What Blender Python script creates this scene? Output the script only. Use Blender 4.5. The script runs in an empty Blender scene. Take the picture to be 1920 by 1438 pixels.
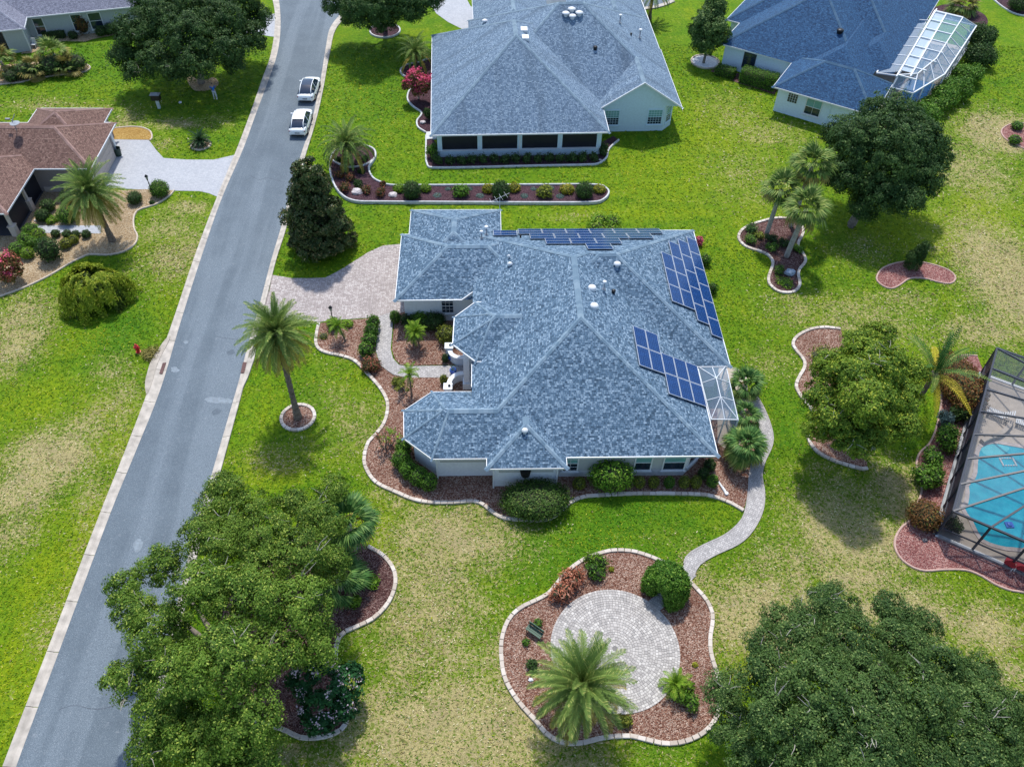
import bpy, bmesh, math, random
import numpy as np
from mathutils import Vector, Matrix
random.seed(7)
rng = np.random.default_rng(11)
SC = bpy.context.scene
COL = SC.collection

# ------------------------------------------------------------------ camera
PITCH, ROLL, FPX, YAW, CAMH = 48.378, 1.395, 1547.7, 2.5057, 45.0
_p, _r, _a = (math.radians(v) for v in (PITCH, ROLL, -YAW))
_fw = np.array([0, math.cos(_p), -math.sin(_p)]); _rt = np.array([1., 0, 0]); _up = np.cross(_rt, _fw)
_R0 = math.cos(_r) * _rt + math.sin(_r) * _up
_U0 = -math.sin(_r) * _rt + math.cos(_r) * _up
_Rz = np.array([[math.cos(_a), -math.sin(_a), 0], [math.sin(_a), math.cos(_a), 0], [0, 0, 1]])
CR, CU, CF = _Rz @ _R0, _Rz @ _U0, _Rz @ _fw
cam = bpy.data.cameras.new('camera')
cam.sensor_width = 36.0
cam.lens = 36.0 * FPX / 1920.0
cam.clip_start = 1.0
cam.clip_end = 3000.0
camo = bpy.data.objects.new('camera', cam)
COL.objects.link(camo)
camo.matrix_world = Matrix(((CR[0], CU[0], -CF[0], 0), (CR[1], CU[1], -CF[1], 0), (CR[2], CU[2], -CF[2], CAMH), (0, 0, 0, 1)))
SC.camera = camo

# ------------------------------------------------------------------ sky, sun, exposure
SUNV = Vector((-0.02, 0.58, 1.0)).normalized()      # towards the sun
world = bpy.data.worlds.new('World')
SC.world = world
world.use_nodes = True
wn = world.node_tree
wn.nodes.clear()
_sky = wn.nodes.new('ShaderNodeTexSky')
_sky.sky_type = 'NISHITA'
_sky.sun_disc = False
_sky.sun_elevation = math.asin(SUNV.z)
_sky.sun_rotation = math.atan2(SUNV.x, SUNV.y)
_bg = wn.nodes.new('ShaderNodeBackground')
_bg.inputs['Strength'].default_value = 0.15
_wo = wn.nodes.new('ShaderNodeOutputWorld')
wn.links.new(_sky.outputs[0], _bg.inputs[0])
wn.links.new(_bg.outputs[0], _wo.inputs[0])
_sl = bpy.data.lights.new('sun', 'SUN')
_sl.energy = 3.0
_sl.angle = math.radians(2.2)
_sl.color = (1.0, 0.965, 0.90)
_so = bpy.data.objects.new('sun', _sl)
_so.rotation_euler = SUNV.to_track_quat('Z', 'Y').to_euler()
_so.location = (0, 0, 120)
COL.objects.link(_so)
SC.view_settings.view_transform = 'Standard'
SC.view_settings.look = 'None'
SC.view_settings.exposure = 0.60
SC.view_settings.gamma = 1.0
SC.view_settings.use_curve_mapping = False
SC.render.engine = 'CYCLES'
SC.cycles.max_bounces = 6
SC.cycles.transparent_max_bounces = 12

# ------------------------------------------------------------------ survey: picture point -> ground point
def ray(px, py):
    return CF + CR * (px - 960) / FPX - CU * (py - 719) / FPX
def G(px, py, z=0.0):
    d = ray(px, py)
    t = (z - CAMH) / d[2]
    return np.array([d[0] * t, d[1] * t, z])
def G2(pts, z=0.0):
    return [tuple(G(x, y, z)[:2]) for x, y in pts]

# ------------------------------------------------------------------ mesh helpers
def mesh_obj(name, V, F, mats, parent=None, mi=None, uv=None, smooth=False, origin=None):
    me = bpy.data.meshes.new(name)
    V = np.asarray(V, float).reshape(-1, 3)
    if origin is None and parent is not None:
        origin = parent.location
    if origin is not None:
        V = V - np.array(origin)
    me.from_pydata(V.tolist(), [], F if isinstance(F, list) else F.tolist())
    if not isinstance(mats, (list, tuple)):
        mats = [mats]
    for m in mats:
        me.materials.append(m)
    if mi is not None:
        me.polygons.foreach_set('material_index', mi)
    if uv is not None:
        l = me.uv_layers.new(name='UVMap')
        l.data.foreach_set('uv', np.asarray(uv, float).ravel())
    if smooth:
        me.polygons.foreach_set('use_smooth', [True] * len(me.polygons))
    me.update()
    o = bpy.data.objects.new(name, me)
    COL.objects.link(o)
    if parent is not None:
        o.parent = parent
    elif origin is not None:
        o.location = origin
    return o

def arr_mesh(name, V, Q):
    """fast mesh from arrays: V (n,3), Q (m,k) all faces k-gons"""
    me = bpy.data.meshes.new(name)
    V = np.ascontiguousarray(V, dtype=np.float32)
    Q = np.ascontiguousarray(Q, dtype=np.int32)
    m, k = Q.shape
    me.vertices.add(len(V)); me.vertices.foreach_set('co', V.ravel())
    me.loops.add(m * k); me.loops.foreach_set('vertex_index', Q.ravel())
    me.polygons.add(m)
    me.polygons.foreach_set('loop_start', np.arange(0, m * k, k, dtype=np.int32))
    me.polygons.foreach_set('loop_total', np.full(m, k, dtype=np.int32))
    me.update(calc_edges=True)
    return me

class MB:
    def __init__(s):
        s.v, s.f, s.m, s.uv, s.hasuv = [], [], [], [], False
    def add(s, V, F, mi=0, uv=None):
        b = len(s.v)
        s.v.extend([tuple(map(float, p)) for p in V])
        for k, f in enumerate(F):
            s.f.append([b + i for i in f]); s.m.append(mi)
            if uv is not None:
                s.hasuv = True; s.uv.extend(uv[k])
            else:
                s.uv.extend([(0, 0)] * len(f))
    def box(s, c, size, rz=0.0, mi=0, M=None):
        x, y, z = (v / 2 for v in size)
        P = [(-x, -y, -z), (x, -y, -z), (x, y, -z), (-x, y, -z), (-x, -y, z), (x, -y, z), (x, y, z), (-x, y, z)]
        F = [(0, 3, 2, 1), (4, 5, 6, 7), (0, 1, 5, 4), (1, 2, 6, 5), (2, 3, 7, 6), (3, 0, 4, 7)]
        if M is not None:
            V = [tuple(M @ Vector(p)) for p in P]
            V = [(a + c[0], b + c[1], d + c[2]) for a, b, d in V]
        else:
            cs, sn = math.cos(rz), math.sin(rz)
            V = [(c[0] + a * cs - b * sn, c[1] + a * sn + b * cs, c[2] + d) for a, b, d in P]
        s.add(V, F, mi)
    def prism(s, poly, z0, z1, mi=0, mi_side=None, bottom=False):
        n = len(poly)
        ar = sum(poly[i][0] * poly[(i + 1) % n][1] - poly[(i + 1) % n][0] * poly[i][1] for i in range(n))
        if ar < 0: poly = poly[::-1]
        V = [(p[0], p[1], z0) for p in poly] + [(p[0], p[1], z1) for p in poly]
        s.add(V, [tuple(range(n, 2 * n))], mi)
        s.add(V, [(i, (i + 1) % n, n + (i + 1) % n, n + i) for i in range(n)], mi if mi_side is None else mi_side)
        if bottom: s.add(V, [tuple(range(n - 1, -1, -1))], mi)
    def tube(s, pts, rad, n=6, mi=0, cap=True):
        pts = [Vector(p) for p in pts]
        if not isinstance(rad, (list, tuple)): rad = [rad] * len(pts)
        V = []; F = []
        up = Vector((0, 0, 1))
        for i, p in enumerate(pts):
            d = (pts[min(i + 1, len(pts) - 1)] - pts[max(i - 1, 0)])
            if d.length < 1e-9: d = Vector((0, 0, 1))
            d.normalize()
            a = d.cross(up if abs(d.z) < 0.95 else Vector((1, 0, 0))).normalized()
            b = a.cross(d)
            for k in range(n):
                t = 2 * math.pi * k / n
                V.append(p + (a * math.cos(t) + b * math.sin(t)) * rad[i])
        for i in range(len(pts) - 1):
            for k in range(n):
                k2 = (k + 1) % n
                F.append((i * n + k, (i + 1) * n + k, (i + 1) * n + k2, i * n + k2))
        if cap:
            F.append(tuple(range(n))); F.append(tuple(range(len(pts) * n - 1, (len(pts) - 1) * n - 1, -1)))
        s.add(V, F, mi)
    def beam(s, a, b, w, h, mi=0):
        """rectangular bar from a to b, width w (horizontal), height h"""
        a = Vector(a); b = Vector(b); d = (b - a)
        L = d.length
        if L < 1e-6: return
        d /= L
        side = d.cross(Vector((0, 0, 1)))
        if side.length < 1e-3: side = Vector((1, 0, 0))
        side.normalize(); upv = side.cross(d)
        V = []
        for q in (a, b):
            for sx, sy in ((-1, -1), (1, -1), (1, 1), (-1, 1)):
                V.append(q + side * sx * w / 2 + upv * sy * h / 2)
        s.add(V, [(0, 1, 2, 3), (7, 6, 5, 4), (0, 4, 5, 1), (1, 5, 6, 2), (2, 6, 7, 3), (3, 7, 4, 0)], mi)
    def lathe(s, c, prof, n=12, mi=0):
        V = []; F = []
        for r, z in prof:
            for k in range(n):
                t = 2 * math.pi * k / n
                V.append((c[0] + r * math.cos(t), c[1] + r * math.sin(t), c[2] + z))
        for i in range(len(prof) - 1):
            for k in range(n):
                k2 = (k + 1) % n
                F.append((i * n + k, i * n + k2, (i + 1) * n + k2, (i + 1) * n + k))
        F.append(tuple(range((len(prof) - 1) * n, len(prof) * n)))
        s.add(V, F, mi)
    def quad(s, a, b, c, d, mi=0):
        s.add([a, b, c, d], [(0, 1, 2, 3)], mi)
    def build(s, name, mats, parent=None, smooth=False, origin=None):
        return mesh_obj(name, s.v, s.f, mats, parent, s.m, s.uv if s.hasuv else None, smooth, origin)

def thing(name, label, cat, loc=(0, 0, 0), group=None, rz=0.0):
    o = bpy.data.objects.new(name, None)
    o.empty_display_size = 0.3
    COL.objects.link(o)
    o.location = tuple(float(v) for v in loc); o.rotation_euler = (0, 0, rz)
    tag(o, label, cat, group)
    return o
def tag(o, label=None, cat=None, group=None, kind=None):
    if label: o['label'] = label
    if cat: o['category'] = cat
    if group: o['group'] = group
    if kind: o['kind'] = kind
    return o
def inst(name, me, parent=None, loc=(0, 0, 0), rot=(0, 0, 0), sc=(1, 1, 1)):
    o = bpy.data.objects.new(name, me)
    COL.objects.link(o)
    o.parent = parent
    o.location = loc; o.rotation_euler = rot
    o.scale = sc if hasattr(sc, '__len__') else (sc, sc, sc)
    return o

def smooth_curve(pts, closed=True, n=6):
    P = [np.array(p, float) for p in pts]
    out = []
    N = len(P)
    rngi = range(N) if closed else range(N - 1)
    for i in rngi:
        p0 = P[(i - 1) % N] if closed or i > 0 else P[i]
        p1 = P[i]; p2 = P[(i + 1) % N]
        p3 = P[(i + 2) % N] if closed or i + 2 < N else P[i + 1]
        for k in range(n):
            t = k / n
            out.append(0.5 * ((2 * p1) + (-p0 + p2) * t + (2 * p0 - 5 * p1 + 4 * p2 - p3) * t * t + (-p0 + 3 * p1 - 3 * p2 + p3) * t ** 3))
    if not closed: out.append(P[-1])
    return out
def resample(curve, step, closed=False):
    C = [np.array(c, float) for c in curve]
    if closed: C = C + [C[0]]
    L = [0.0]
    for i in range(1, len(C)): L.append(L[-1] + np.linalg.norm(C[i] - C[i - 1]))
    n = max(2, int(round(L[-1] / step)))
    out = []
    j = 0
    for k in range(n + (0 if closed else 1)):
        s = L[-1] * k / n
        while j < len(L) - 2 and L[j + 1] < s: j += 1
        t = (s - L[j]) / max(1e-9, L[j + 1] - L[j])
        out.append(C[j] + (C[j + 1] - C[j]) * t)
    return out

# ------------------------------------------------------------------ materials
MATS = {}
def newmat(name):
    m = bpy.data.materials.new(name)
    m.use_nodes = True
    nt = m.node_tree
    return m, nt, nt.nodes['Principled BSDF']
def nd(nt, typ, **kw):
    n = nt.nodes.new(typ)
    for k, v in kw.items():
        if k.startswith('i_'):
            n.inputs[k[2:].replace('_', ' ')].default_value = v
        else:
            setattr(n, k, v)
    return n
def mixc(nt, fac, a, b, blend='MIX'):
    n = nt.nodes.new('ShaderNodeMix')
    n.data_type = 'RGBA'; n.blend_type = blend
    for s, v in ((0, fac), (6, a), (7, b)):
        if hasattr(v, 'node'): nt.links.new(v, n.inputs[s])
        elif s == 0: n.inputs[0].default_value = v
        else: n.inputs[s].default_value = (*v, 1)
    return n.outputs[2]
def ramp(nt, src, stops, interp='LINEAR'):
    n = nt.nodes.new('ShaderNodeValToRGB')
    cr = n.color_ramp
    cr.interpolation = interp
    while len(cr.elements) < len(stops): cr.elements.new(0.5)
    for e, (p, c) in zip(cr.elements, stops):
        e.position = p
        e.color = (c, c, c, 1) if not hasattr(c, '__len__') else (*c, 1)
    nt.links.new(src, n.inputs[0])
    return n.outputs[0]
def noise(nt, vec, scale, detail=3.0, rough=0.55, out=0):
    n = nd(nt, 'ShaderNodeTexNoise')
    n.inputs['Scale'].default_value = scale
    n.inputs['Detail'].default_value = detail
    n.inputs['Roughness'].default_value = rough
    if vec is not None: nt.links.new(vec, n.inputs['Vector'])
    return n.outputs[out]
def math_(nt, op, a, b=None, clamp=False):
    n = nt.nodes.new('ShaderNodeMath'); n.operation = op; n.use_clamp = clamp
    for i, v in enumerate((a, b)):
        if v is None: continue
        if hasattr(v, 'node'): nt.links.new(v, n.inputs[i])
        else: n.inputs[i].default_value = v
    return n.outputs[0]
def bump(nt, b, h, strength=0.4, dist=0.05):
    n = nt.nodes.new('ShaderNodeBump')
    n.inputs['Strength'].default_value = strength
    n.inputs['Distance'].default_value = dist
    nt.links.new(h, n.inputs['Height'])
    nt.links.new(n.outputs[0], b.inputs['Normal'])
def pos(nt):
    return nd(nt, 'ShaderNodeNewGeometry').outputs['Position']
def scaled(nt, vec, sc, rz=0.0):
    n = nt.nodes.new('ShaderNodeMapping')
    n.inputs['Scale'].default_value = sc
    n.inputs['Rotation'].default_value = (0, 0, rz)
    nt.links.new(vec, n.inputs['Vector'])
    return n.outputs[0]

def simple(name, col, rough=0.6, metal=0.0, var=0.12, scale=3.0, spec=None):
    if name in MATS: return MATS[name]
    m, nt, b = newmat(name)
    p = pos(nt)
    f = noise(nt, p, scale, 4)
    lo = tuple(c * (1 - var) for c in col); hi = tuple(min(1, c * (1 + var)) for c in col)
    nt.links.new(mixc(nt, ramp(nt, f, [(0.3, 0.0), (0.7, 1.0)]), lo, hi), b.inputs['Base Color'])
    b.inputs['Roughness'].default_value = rough
    b.inputs['Metallic'].default_value = metal
    if spec is not None: b.inputs['Specular IOR Level'].default_value = spec
    MATS[name] = m
    return m

def leafmat(name, c1, c2, c3=None, trans=0.25, rough=0.55, third=0.12, nscale=0.6):
    """leaf colours differ from leaf to leaf (per island) and from bough to bough"""
    if name in MATS: return MATS[name]
    m, nt, b = newmat(name)
    g = nd(nt, 'ShaderNodeNewGeometry')
    r = g.outputs['Random Per Island']
    oi = nd(nt, 'ShaderNodeObjectInfo')
    n1 = noise(nt, g.outputs['Position'], nscale, 2)
    f = math_(nt, 'ADD', math_(nt, 'MULTIPLY', r, 0.55), math_(nt, 'MULTIPLY', ramp(nt, n1, [(0.38, 0.0), (0.62, 1.0)]), 0.5), True)
    c = mixc(nt, f, c1, c2)
    if c3:
        c = mixc(nt, ramp(nt, r, [(1 - third - 0.02, 0.0), (1 - third + 0.02, 1.0)]), c, c3)
    v = math_(nt, 'ADD', 0.9, math_(nt, 'MULTIPLY', oi.outputs['Random'], 0.2))
    h = nt.nodes.new('ShaderNodeHueSaturation')
    nt.links.new(v, h.inputs['Value']); nt.links.new(c, h.inputs['Color'])
    c = h.outputs[0]
    nt.links.new(c, b.inputs['Base Color'])
    b.inputs['Roughness'].default_value = rough
    b.inputs['Specular IOR Level'].default_value = 0.15
    t = nd(nt, 'ShaderNodeBsdfTranslucent'); nt.links.new(c, t.inputs['Color'])
    mx = nd(nt, 'ShaderNodeMixShader'); mx.inputs[0].default_value = trans
    nt.links.new(b.outputs[0], mx.inputs[1]); nt.links.new(t.outputs[0], mx.inputs[2])
    nt.links.new(mx.outputs[0], nt.nodes['Material Output'].inputs['Surface'])
    MATS[name] = m
    return m

def mulchmat(name, cols, scale=17.0, rough=0.95):
    if name in MATS: return MATS[name]
    m, nt, b = newmat(name)
    p = pos(nt)
    warp = scaled(nt, p, (1, 1, 1))
    v = nd(nt, 'ShaderNodeTexVoronoi'); v.inputs['Scale'].default_value = scale
    v.inputs['Randomness'].default_value = 1.0
    nt.links.new(warp, v.inputs['Vector'])
    sep = nd(nt, 'ShaderNodeSeparateColor'); nt.links.new(v.outputs['Color'], sep.inputs[0])
    st = [(i / (len(cols) - 1), c) for i, c in enumerate(cols)]
    c = ramp(nt, sep.outputs[0], st)
    big = noise(nt, p, 0.55, 4)
    c = mixc(nt, ramp(nt, big, [(0.4, 0.0), (0.7, 0.5)]), c, cols[0])
    nt.links.new(c, b.inputs['Base Color'])
    b.inputs['Roughness'].default_value = rough
    b.inputs['Specular IOR Level'].default_value = 0.1
    h = math_(nt, 'ADD', math_(nt, 'MULTIPLY', sep.outputs[1], 1.0), math_(nt, 'MULTIPLY', v.outputs['Distance'], -2.0))
    bump(nt, b, h, 0.9, 0.05)
    MATS[name] = m
    return m

def shinglemat(name, c1, c2, c3, blot=0.25, w=0.21, h=0.125, streak=0.0):
    m, nt, b = newmat(name)
    uv = nd(nt, 'ShaderNodeUVMap').outputs[0]
    br = nd(nt, 'ShaderNodeTexBrick')
    br.offset = 0.37; br.offset_frequency = 2; br.squash = 0.7; br.squash_frequency = 3
    br.inputs['Color1'].default_value = (0, 0, 0, 1); br.inputs['Color2'].default_value = (1, 1, 1, 1)
    br.inputs['Mortar'].default_value = (0.5, 0.5, 0.5, 1)
    br.inputs['Scale'].default_value = 1.0
    br.inputs['Mortar Size'].default_value = 0.010
    br.inputs['Mortar Smooth'].default_value = 0.3
    br.inputs['Brick Width'].default_value = w; br.inputs['Row Height'].default_value = h
    nt.links.new(uv, br.inputs['Vector'])
    # a second, coarser layer: the laminated tabs that lie double
    br2 = nd(nt, 'ShaderNodeTexBrick')
    br2.offset = 0.61; br2.offset_frequency = 3
    for k in ('Color1', 'Color2', 'Mortar'): br2.inputs[k].default_value = br.inputs[k].default_value
    br2.inputs['Scale'].default_value = 1.0; br2.inputs['Mortar Size'].default_value = 0.0
    br2.inputs['Brick Width'].default_value = w * 0.61; br2.inputs['Row Height'].default_value = h
    nt.links.new(uv, br2.inputs['Vector'])
    p = pos(nt)
    fine = noise(nt, p, 9.0, 4, 0.7)
    f = math_(nt, 'ADD', math_(nt, 'MULTIPLY', br.outputs[0], 0.36), math_(nt, 'MULTIPLY', br2.outputs[0], 0.30))
    f = math_(nt, 'ADD', f, math_(nt, 'MULTIPLY', fine, 0.42))
    c = ramp(nt, f, [(0.24, c1), (0.52, c2), (0.84, c3)])
    big = noise(nt, p, 0.33, 4, 0.6)
    c = mixc(nt, math_(nt, 'MULTIPLY', ramp(nt, big, [(0.35, 0.0), (0.7, 1.0)]), blot), c, tuple(v * 0.72 for v in c2))
    if streak > 0:       # algae running down the slope
        s = noise(nt, scaled(nt, uv, (0.55, 0.05, 1)), 1.0, 3)
        c = mixc(nt, math_(nt, 'MULTIPLY', ramp(nt, s, [(0.5, 0.0), (0.68, 1.0)]), streak), c, tuple(v * 0.5 for v in c1))
    c = mixc(nt, math_(nt, 'MULTIPLY', br.outputs['Fac'], 0.75), c, tuple(v * 0.45 for v in c1))
    nt.links.new(c, b.inputs['Base Color'])
    b.inputs['Roughness'].default_value = 0.85
    b.inputs['Specular IOR Level'].default_value = 0.35
    hh = math_(nt, 'SUBTRACT', math_(nt, 'ADD', math_(nt, 'MULTIPLY', br2.outputs[0], 0.6), fine), math_(nt, 'MULTIPLY', br.outputs['Fac'], 1.0))
    bump(nt, b, hh, 0.5, 0.02)
    MATS[name] = m
    return m

def pavermat(name, cols, w=0.24, h=0.16, rz=0.0, mortar=0.012, bw=None):
    if name in MATS: return MATS[name]
    m, nt, b = newmat(name)
    p = pos(nt)
    v = scaled(nt, p, (1, 1, 1), rz)
    br = nd(nt, 'ShaderNodeTexBrick'); br.offset = 0.5; br.squash = 0.62; br.squash_frequency = 2
    br.inputs['Color1'].default_value = (0, 0, 0, 1); br.inputs['Color2'].default_value = (1, 1, 1, 1)
    br.inputs['Mortar'].default_value = (0.2, 0.2, 0.2, 1)
    br.inputs['Scale'].default_value = 1.0; br.inputs['Mortar Size'].default_value = mortar
    br.inputs['Brick Width'].default_value = w; br.inputs['Row Height'].default_value = h
    nt.links.new(v, br.inputs['Vector'])
    n = noise(nt, p, 5.0, 4, 0.65)
    f = math_(nt, 'ADD', math_(nt, 'MULTIPLY', br.outputs[0], 0.6), math_(nt, 'MULTIPLY', n, 0.4))
    c = ramp(nt, f, [(i / (len(cols) - 1), q) for i, q in enumerate(cols)])
    big = noise(nt, p, 0.4, 3)
    c = mixc(nt, ramp(nt, big, [(0.45, 0.0), (0.75, 0.45)]), c, cols[0])
    c = mixc(nt, math_(nt, 'MULTIPLY', br.outputs['Fac'], 0.6), c, tuple(q * 0.5 for q in cols[0]))
    nt.links.new(c, b.inputs['Base Color'])
    b.inputs['Roughness'].default_value = 0.85
    bump(nt, b, math_(nt, 'SUBTRACT', n, br.outputs['Fac']), 0.4, 0.02)
    MATS[name] = m
    return m
def islandmat(name, cols, rough=0.85, nscale=8.0, use_obj=False):
    if name in MATS: return MATS[name]
    m, nt, b = newmat(name)
    g = nd(nt, 'ShaderNodeNewGeometry')
    r = g.outputs['Random Per Island']
    if use_obj: r = nd(nt, 'ShaderNodeObjectInfo').outputs['Random']
    n = noise(nt, g.outputs['Position'], nscale, 4, 0.65)
    f = math_(nt, 'ADD', math_(nt, 'MULTIPLY', r, 0.72), math_(nt, 'MULTIPLY', n, 0.28))
    c = ramp(nt, f, [(i / (len(cols) - 1), q) for i, q in enumerate(cols)])
    nt.links.new(c, b.inputs['Base Color'])
    b.inputs['Roughness'].default_value = rough
    bump(nt, b, n, 0.3, 0.02)
    MATS[name] = m
    return m
def screenmat(name, col, alpha, rough=0.5):
    if name in MATS: return MATS[name]
    m, nt, b = newmat(name)
    b.inputs['Base Color'].default_value = (*col, 1)
    b.inputs['Roughness'].default_value = rough
    p = pos(nt)
    n = noise(nt, p, 1.2, 2)
    t = nd(nt, 'ShaderNodeBsdfTransparent')
    mx = nd(nt, 'ShaderNodeMixShader')
    nt.links.new(math_(nt, 'ADD', alpha - 0.04, math_(nt, 'MULTIPLY', n, 0.08)), mx.inputs[0])
    nt.links.new(t.outputs[0], mx.inputs[1]); nt.links.new(b.outputs[0], mx.inputs[2])
    nt.links.new(mx.outputs[0], nt.nodes['Material Output'].inputs['Surface'])
    MATS[name] = m
    return m
# ------------------------------------------------------------------ palette
WHITE = simple('white_paint', (0.68, 0.70, 0.72), 0.5, var=0.04)
WALL_MAIN = simple('stucco_main', (0.70, 0.73, 0.76), 0.9, var=0.06, scale=6)
WALL_BAND = simple('stucco_grey', (0.42, 0.44, 0.44), 0.9, var=0.06, scale=6)
WALL_H2 = simple('stucco_pale_blue', (0.54, 0.69, 0.77), 0.9, var=0.06, scale=6)
WALL_H3 = simple('stucco_blue_white', (0.66, 0.78, 0.87), 0.9, var=0.05, scale=6)
WALL_H4 = simple('stucco_taupe', (0.26, 0.22, 0.21), 0.9, var=0.08, scale=5)
WALL_H4B = simple('stucco_beige', (0.50, 0.43, 0.38), 0.9, var=0.08, scale=5)
WALL_H5 = simple('stucco_sage', (0.42, 0.46, 0.46), 0.9, var=0.06, scale=6)
FRAME_DARK = simple('bronze_frame', (0.022, 0.028, 0.045), 0.5, 0.0, var=0.1)
BLACKMETAL = simple('black_metal', (0.02, 0.02, 0.022), 0.45, 0.3, var=0.2)
GREYMETAL = simple('grey_metal', (0.30, 0.32, 0.34), 0.4, 0.6, var=0.15)
GLASS = simple('window_glass', (0.02, 0.035, 0.055), 0.08, 0.0, var=0.3, scale=1.2, spec=0.9)
GLASS_TEAL = simple('window_blind', (0.16, 0.36, 0.36), 0.25, 0.0, var=0.12, scale=2.0, spec=0.6)
CONCRETE = simple('kerb_concrete', (0.43, 0.39, 0.34), 0.9, var=0.25, scale=1.6)
CONCRETE_D = simple('inlet_concrete', (0.36, 0.32, 0.27), 0.9, var=0.25, scale=2.0)
CURBWHITE = simple('white_curbing', (0.52, 0.53, 0.54), 0.85, var=0.18, scale=3)
CURBTAN = simple('tan_curbing', (0.52, 0.44, 0.36), 0.9, var=0.14, scale=3)
CURBPINK = simple('rose_curbing', (0.46, 0.31, 0.26), 0.9, var=0.14, scale=3)
RUST = simple('rusty_iron', (0.11, 0.055, 0.05), 0.8, var=0.35, scale=12)
RED = simple('hydrant_red', (0.55, 0.02, 0.03), 0.45, var=0.15)
BARK = simple('grey_bark', (0.20, 0.17, 0.14), 0.95, var=0.35, scale=5)
BARKPALE = simple('pale_bark', (0.36, 0.33, 0.29), 0.95, var=0.3, scale=5)
PALMBARK = simple('palm_bark', (0.17, 0.13, 0.10), 0.95, var=0.4, scale=7)
SABALBARK = simple('sabal_bark', (0.33, 0.31, 0.28), 0.95, var=0.25, scale=6)
CARPAINT = simple('white_car_paint', (0.80, 0.83, 0.85), 0.22, var=0.02, spec=0.6)
CARGLASS = simple('car_glass', (0.008, 0.02, 0.045), 0.06, var=0.2, spec=0.9)
TYRE = simple('tyre_rubber', (0.02, 0.02, 0.02), 0.9)
LAMPRED = simple('tail_lamp', (0.16, 0.015, 0.02), 0.2)
ROCK = simple('pale_rock', (0.55, 0.50, 0.50), 0.95, var=0.3, scale=6)
BLUEGLAZE = simple('blue_glaze', (0.04, 0.13, 0.55), 0.25, var=0.2)
DECK = simple('pool_deck', (0.44, 0.38, 0.32), 0.9, var=0.14, scale=2)
TERRACOTTA = simple('terracotta', (0.42, 0.20, 0.12), 0.9, var=0.2)

SH_MAIN = shinglemat('shingle_main', (0.028, 0.060, 0.100), (0.088, 0.158, 0.240), (0.290, 0.395, 0.500), 0.12)
SH_H2 = shinglemat('shingle_neighbour', (0.075, 0.125, 0.190), (0.148, 0.222, 0.315), (0.300, 0.400, 0.50), 0.2, streak=0.45)
SH_H3 = shinglemat('shingle_blue', (0.007, 0.032, 0.085), (0.016, 0.070, 0.165), (0.045, 0.135, 0.270), 0.2)
SH_H4 = shinglemat('shingle_red', (0.080, 0.042, 0.034), (0.175, 0.098, 0.078), (0.28, 0.175, 0.14), 0.35)
SH_H5 = shinglemat('shingle_grey', (0.10, 0.11, 0.15), (0.18, 0.19, 0.25), (0.28, 0.29, 0.36), 0.2)
RIDGE_MAIN = islandmat('ridge_main', [(0.10, 0.17, 0.24), (0.165, 0.245, 0.32), (0.25, 0.335, 0.405)])
RIDGE_H2 = islandmat('ridge_neighbour', [(0.14, 0.21, 0.28), (0.19, 0.27, 0.34), (0.26, 0.35, 0.42)])
RIDGE_H3 = islandmat('ridge_blue', [(0.03, 0.085, 0.16), (0.045, 0.11, 0.19), (0.07, 0.14, 0.23)])
RIDGE_H4 = islandmat('ridge_red', [(0.20, 0.12, 0.10), (0.26, 0.16, 0.135), (0.33, 0.21, 0.18)])
RIDGE_H5 = islandmat('ridge_grey', [(0.17, 0.18, 0.23), (0.22, 0.23, 0.29), (0.30, 0.31, 0.37)])

MULCH_BROWN = mulchmat('mulch_brown', [(0.12, 0.048, 0.032), (0.26, 0.125, 0.088), (0.42, 0.255, 0.19), (0.62, 0.48, 0.39)])
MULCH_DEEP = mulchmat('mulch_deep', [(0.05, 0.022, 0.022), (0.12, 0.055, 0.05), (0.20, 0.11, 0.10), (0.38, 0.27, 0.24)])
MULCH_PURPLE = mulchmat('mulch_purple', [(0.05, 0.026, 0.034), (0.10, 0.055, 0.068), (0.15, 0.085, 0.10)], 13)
MULCH_RED = mulchmat('mulch_red', [(0.16, 0.045, 0.045), (0.33, 0.13, 0.12), (0.46, 0.23, 0.20), (0.62, 0.42, 0.37)])
MULCH_TAN = mulchmat('mulch_tan', [(0.26, 0.17, 0.09), (0.46, 0.33, 0.19), (0.60, 0.46, 0.29), (0.68, 0.58, 0.42)], 17)
MULCH_GOLD = mulchmat('mulch_gold', [(0.36, 0.20, 0.05), (0.50, 0.32, 0.10), (0.60, 0.42, 0.16)], 13)
PAVE_MAIN = pavermat('paver_main', [(0.23, 0.195, 0.185), (0.35, 0.305, 0.29), (0.46, 0.41, 0.39), (0.62, 0.58, 0.56)])
PAVE_H4 = pavermat('paver_h4', [(0.32, 0.335, 0.37), (0.39, 0.405, 0.435), (0.46, 0.47, 0.495)], 0.22, 0.16, mortar=0.004)
PAVE_PATH = pavermat('paver_path', [(0.25, 0.24, 0.24), (0.35, 0.335, 0.33), (0.45, 0.43, 0.42), (0.58, 0.56, 0.54)], 0.20, 0.14, 0.6)
PATIO_PAVER = islandmat('patio_paver', [(0.27, 0.255, 0.245), (0.345, 0.325, 0.31), (0.41, 0.385, 0.365), (0.48, 0.455, 0.43), (0.64, 0.615, 0.58)])
EDGESTONE = islandmat('edging_stone', [(0.36, 0.30, 0.25), (0.47, 0.41, 0.35), (0.56, 0.50, 0.44), (0.62, 0.58, 0.54)], 0.9, 6.0, True)

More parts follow.
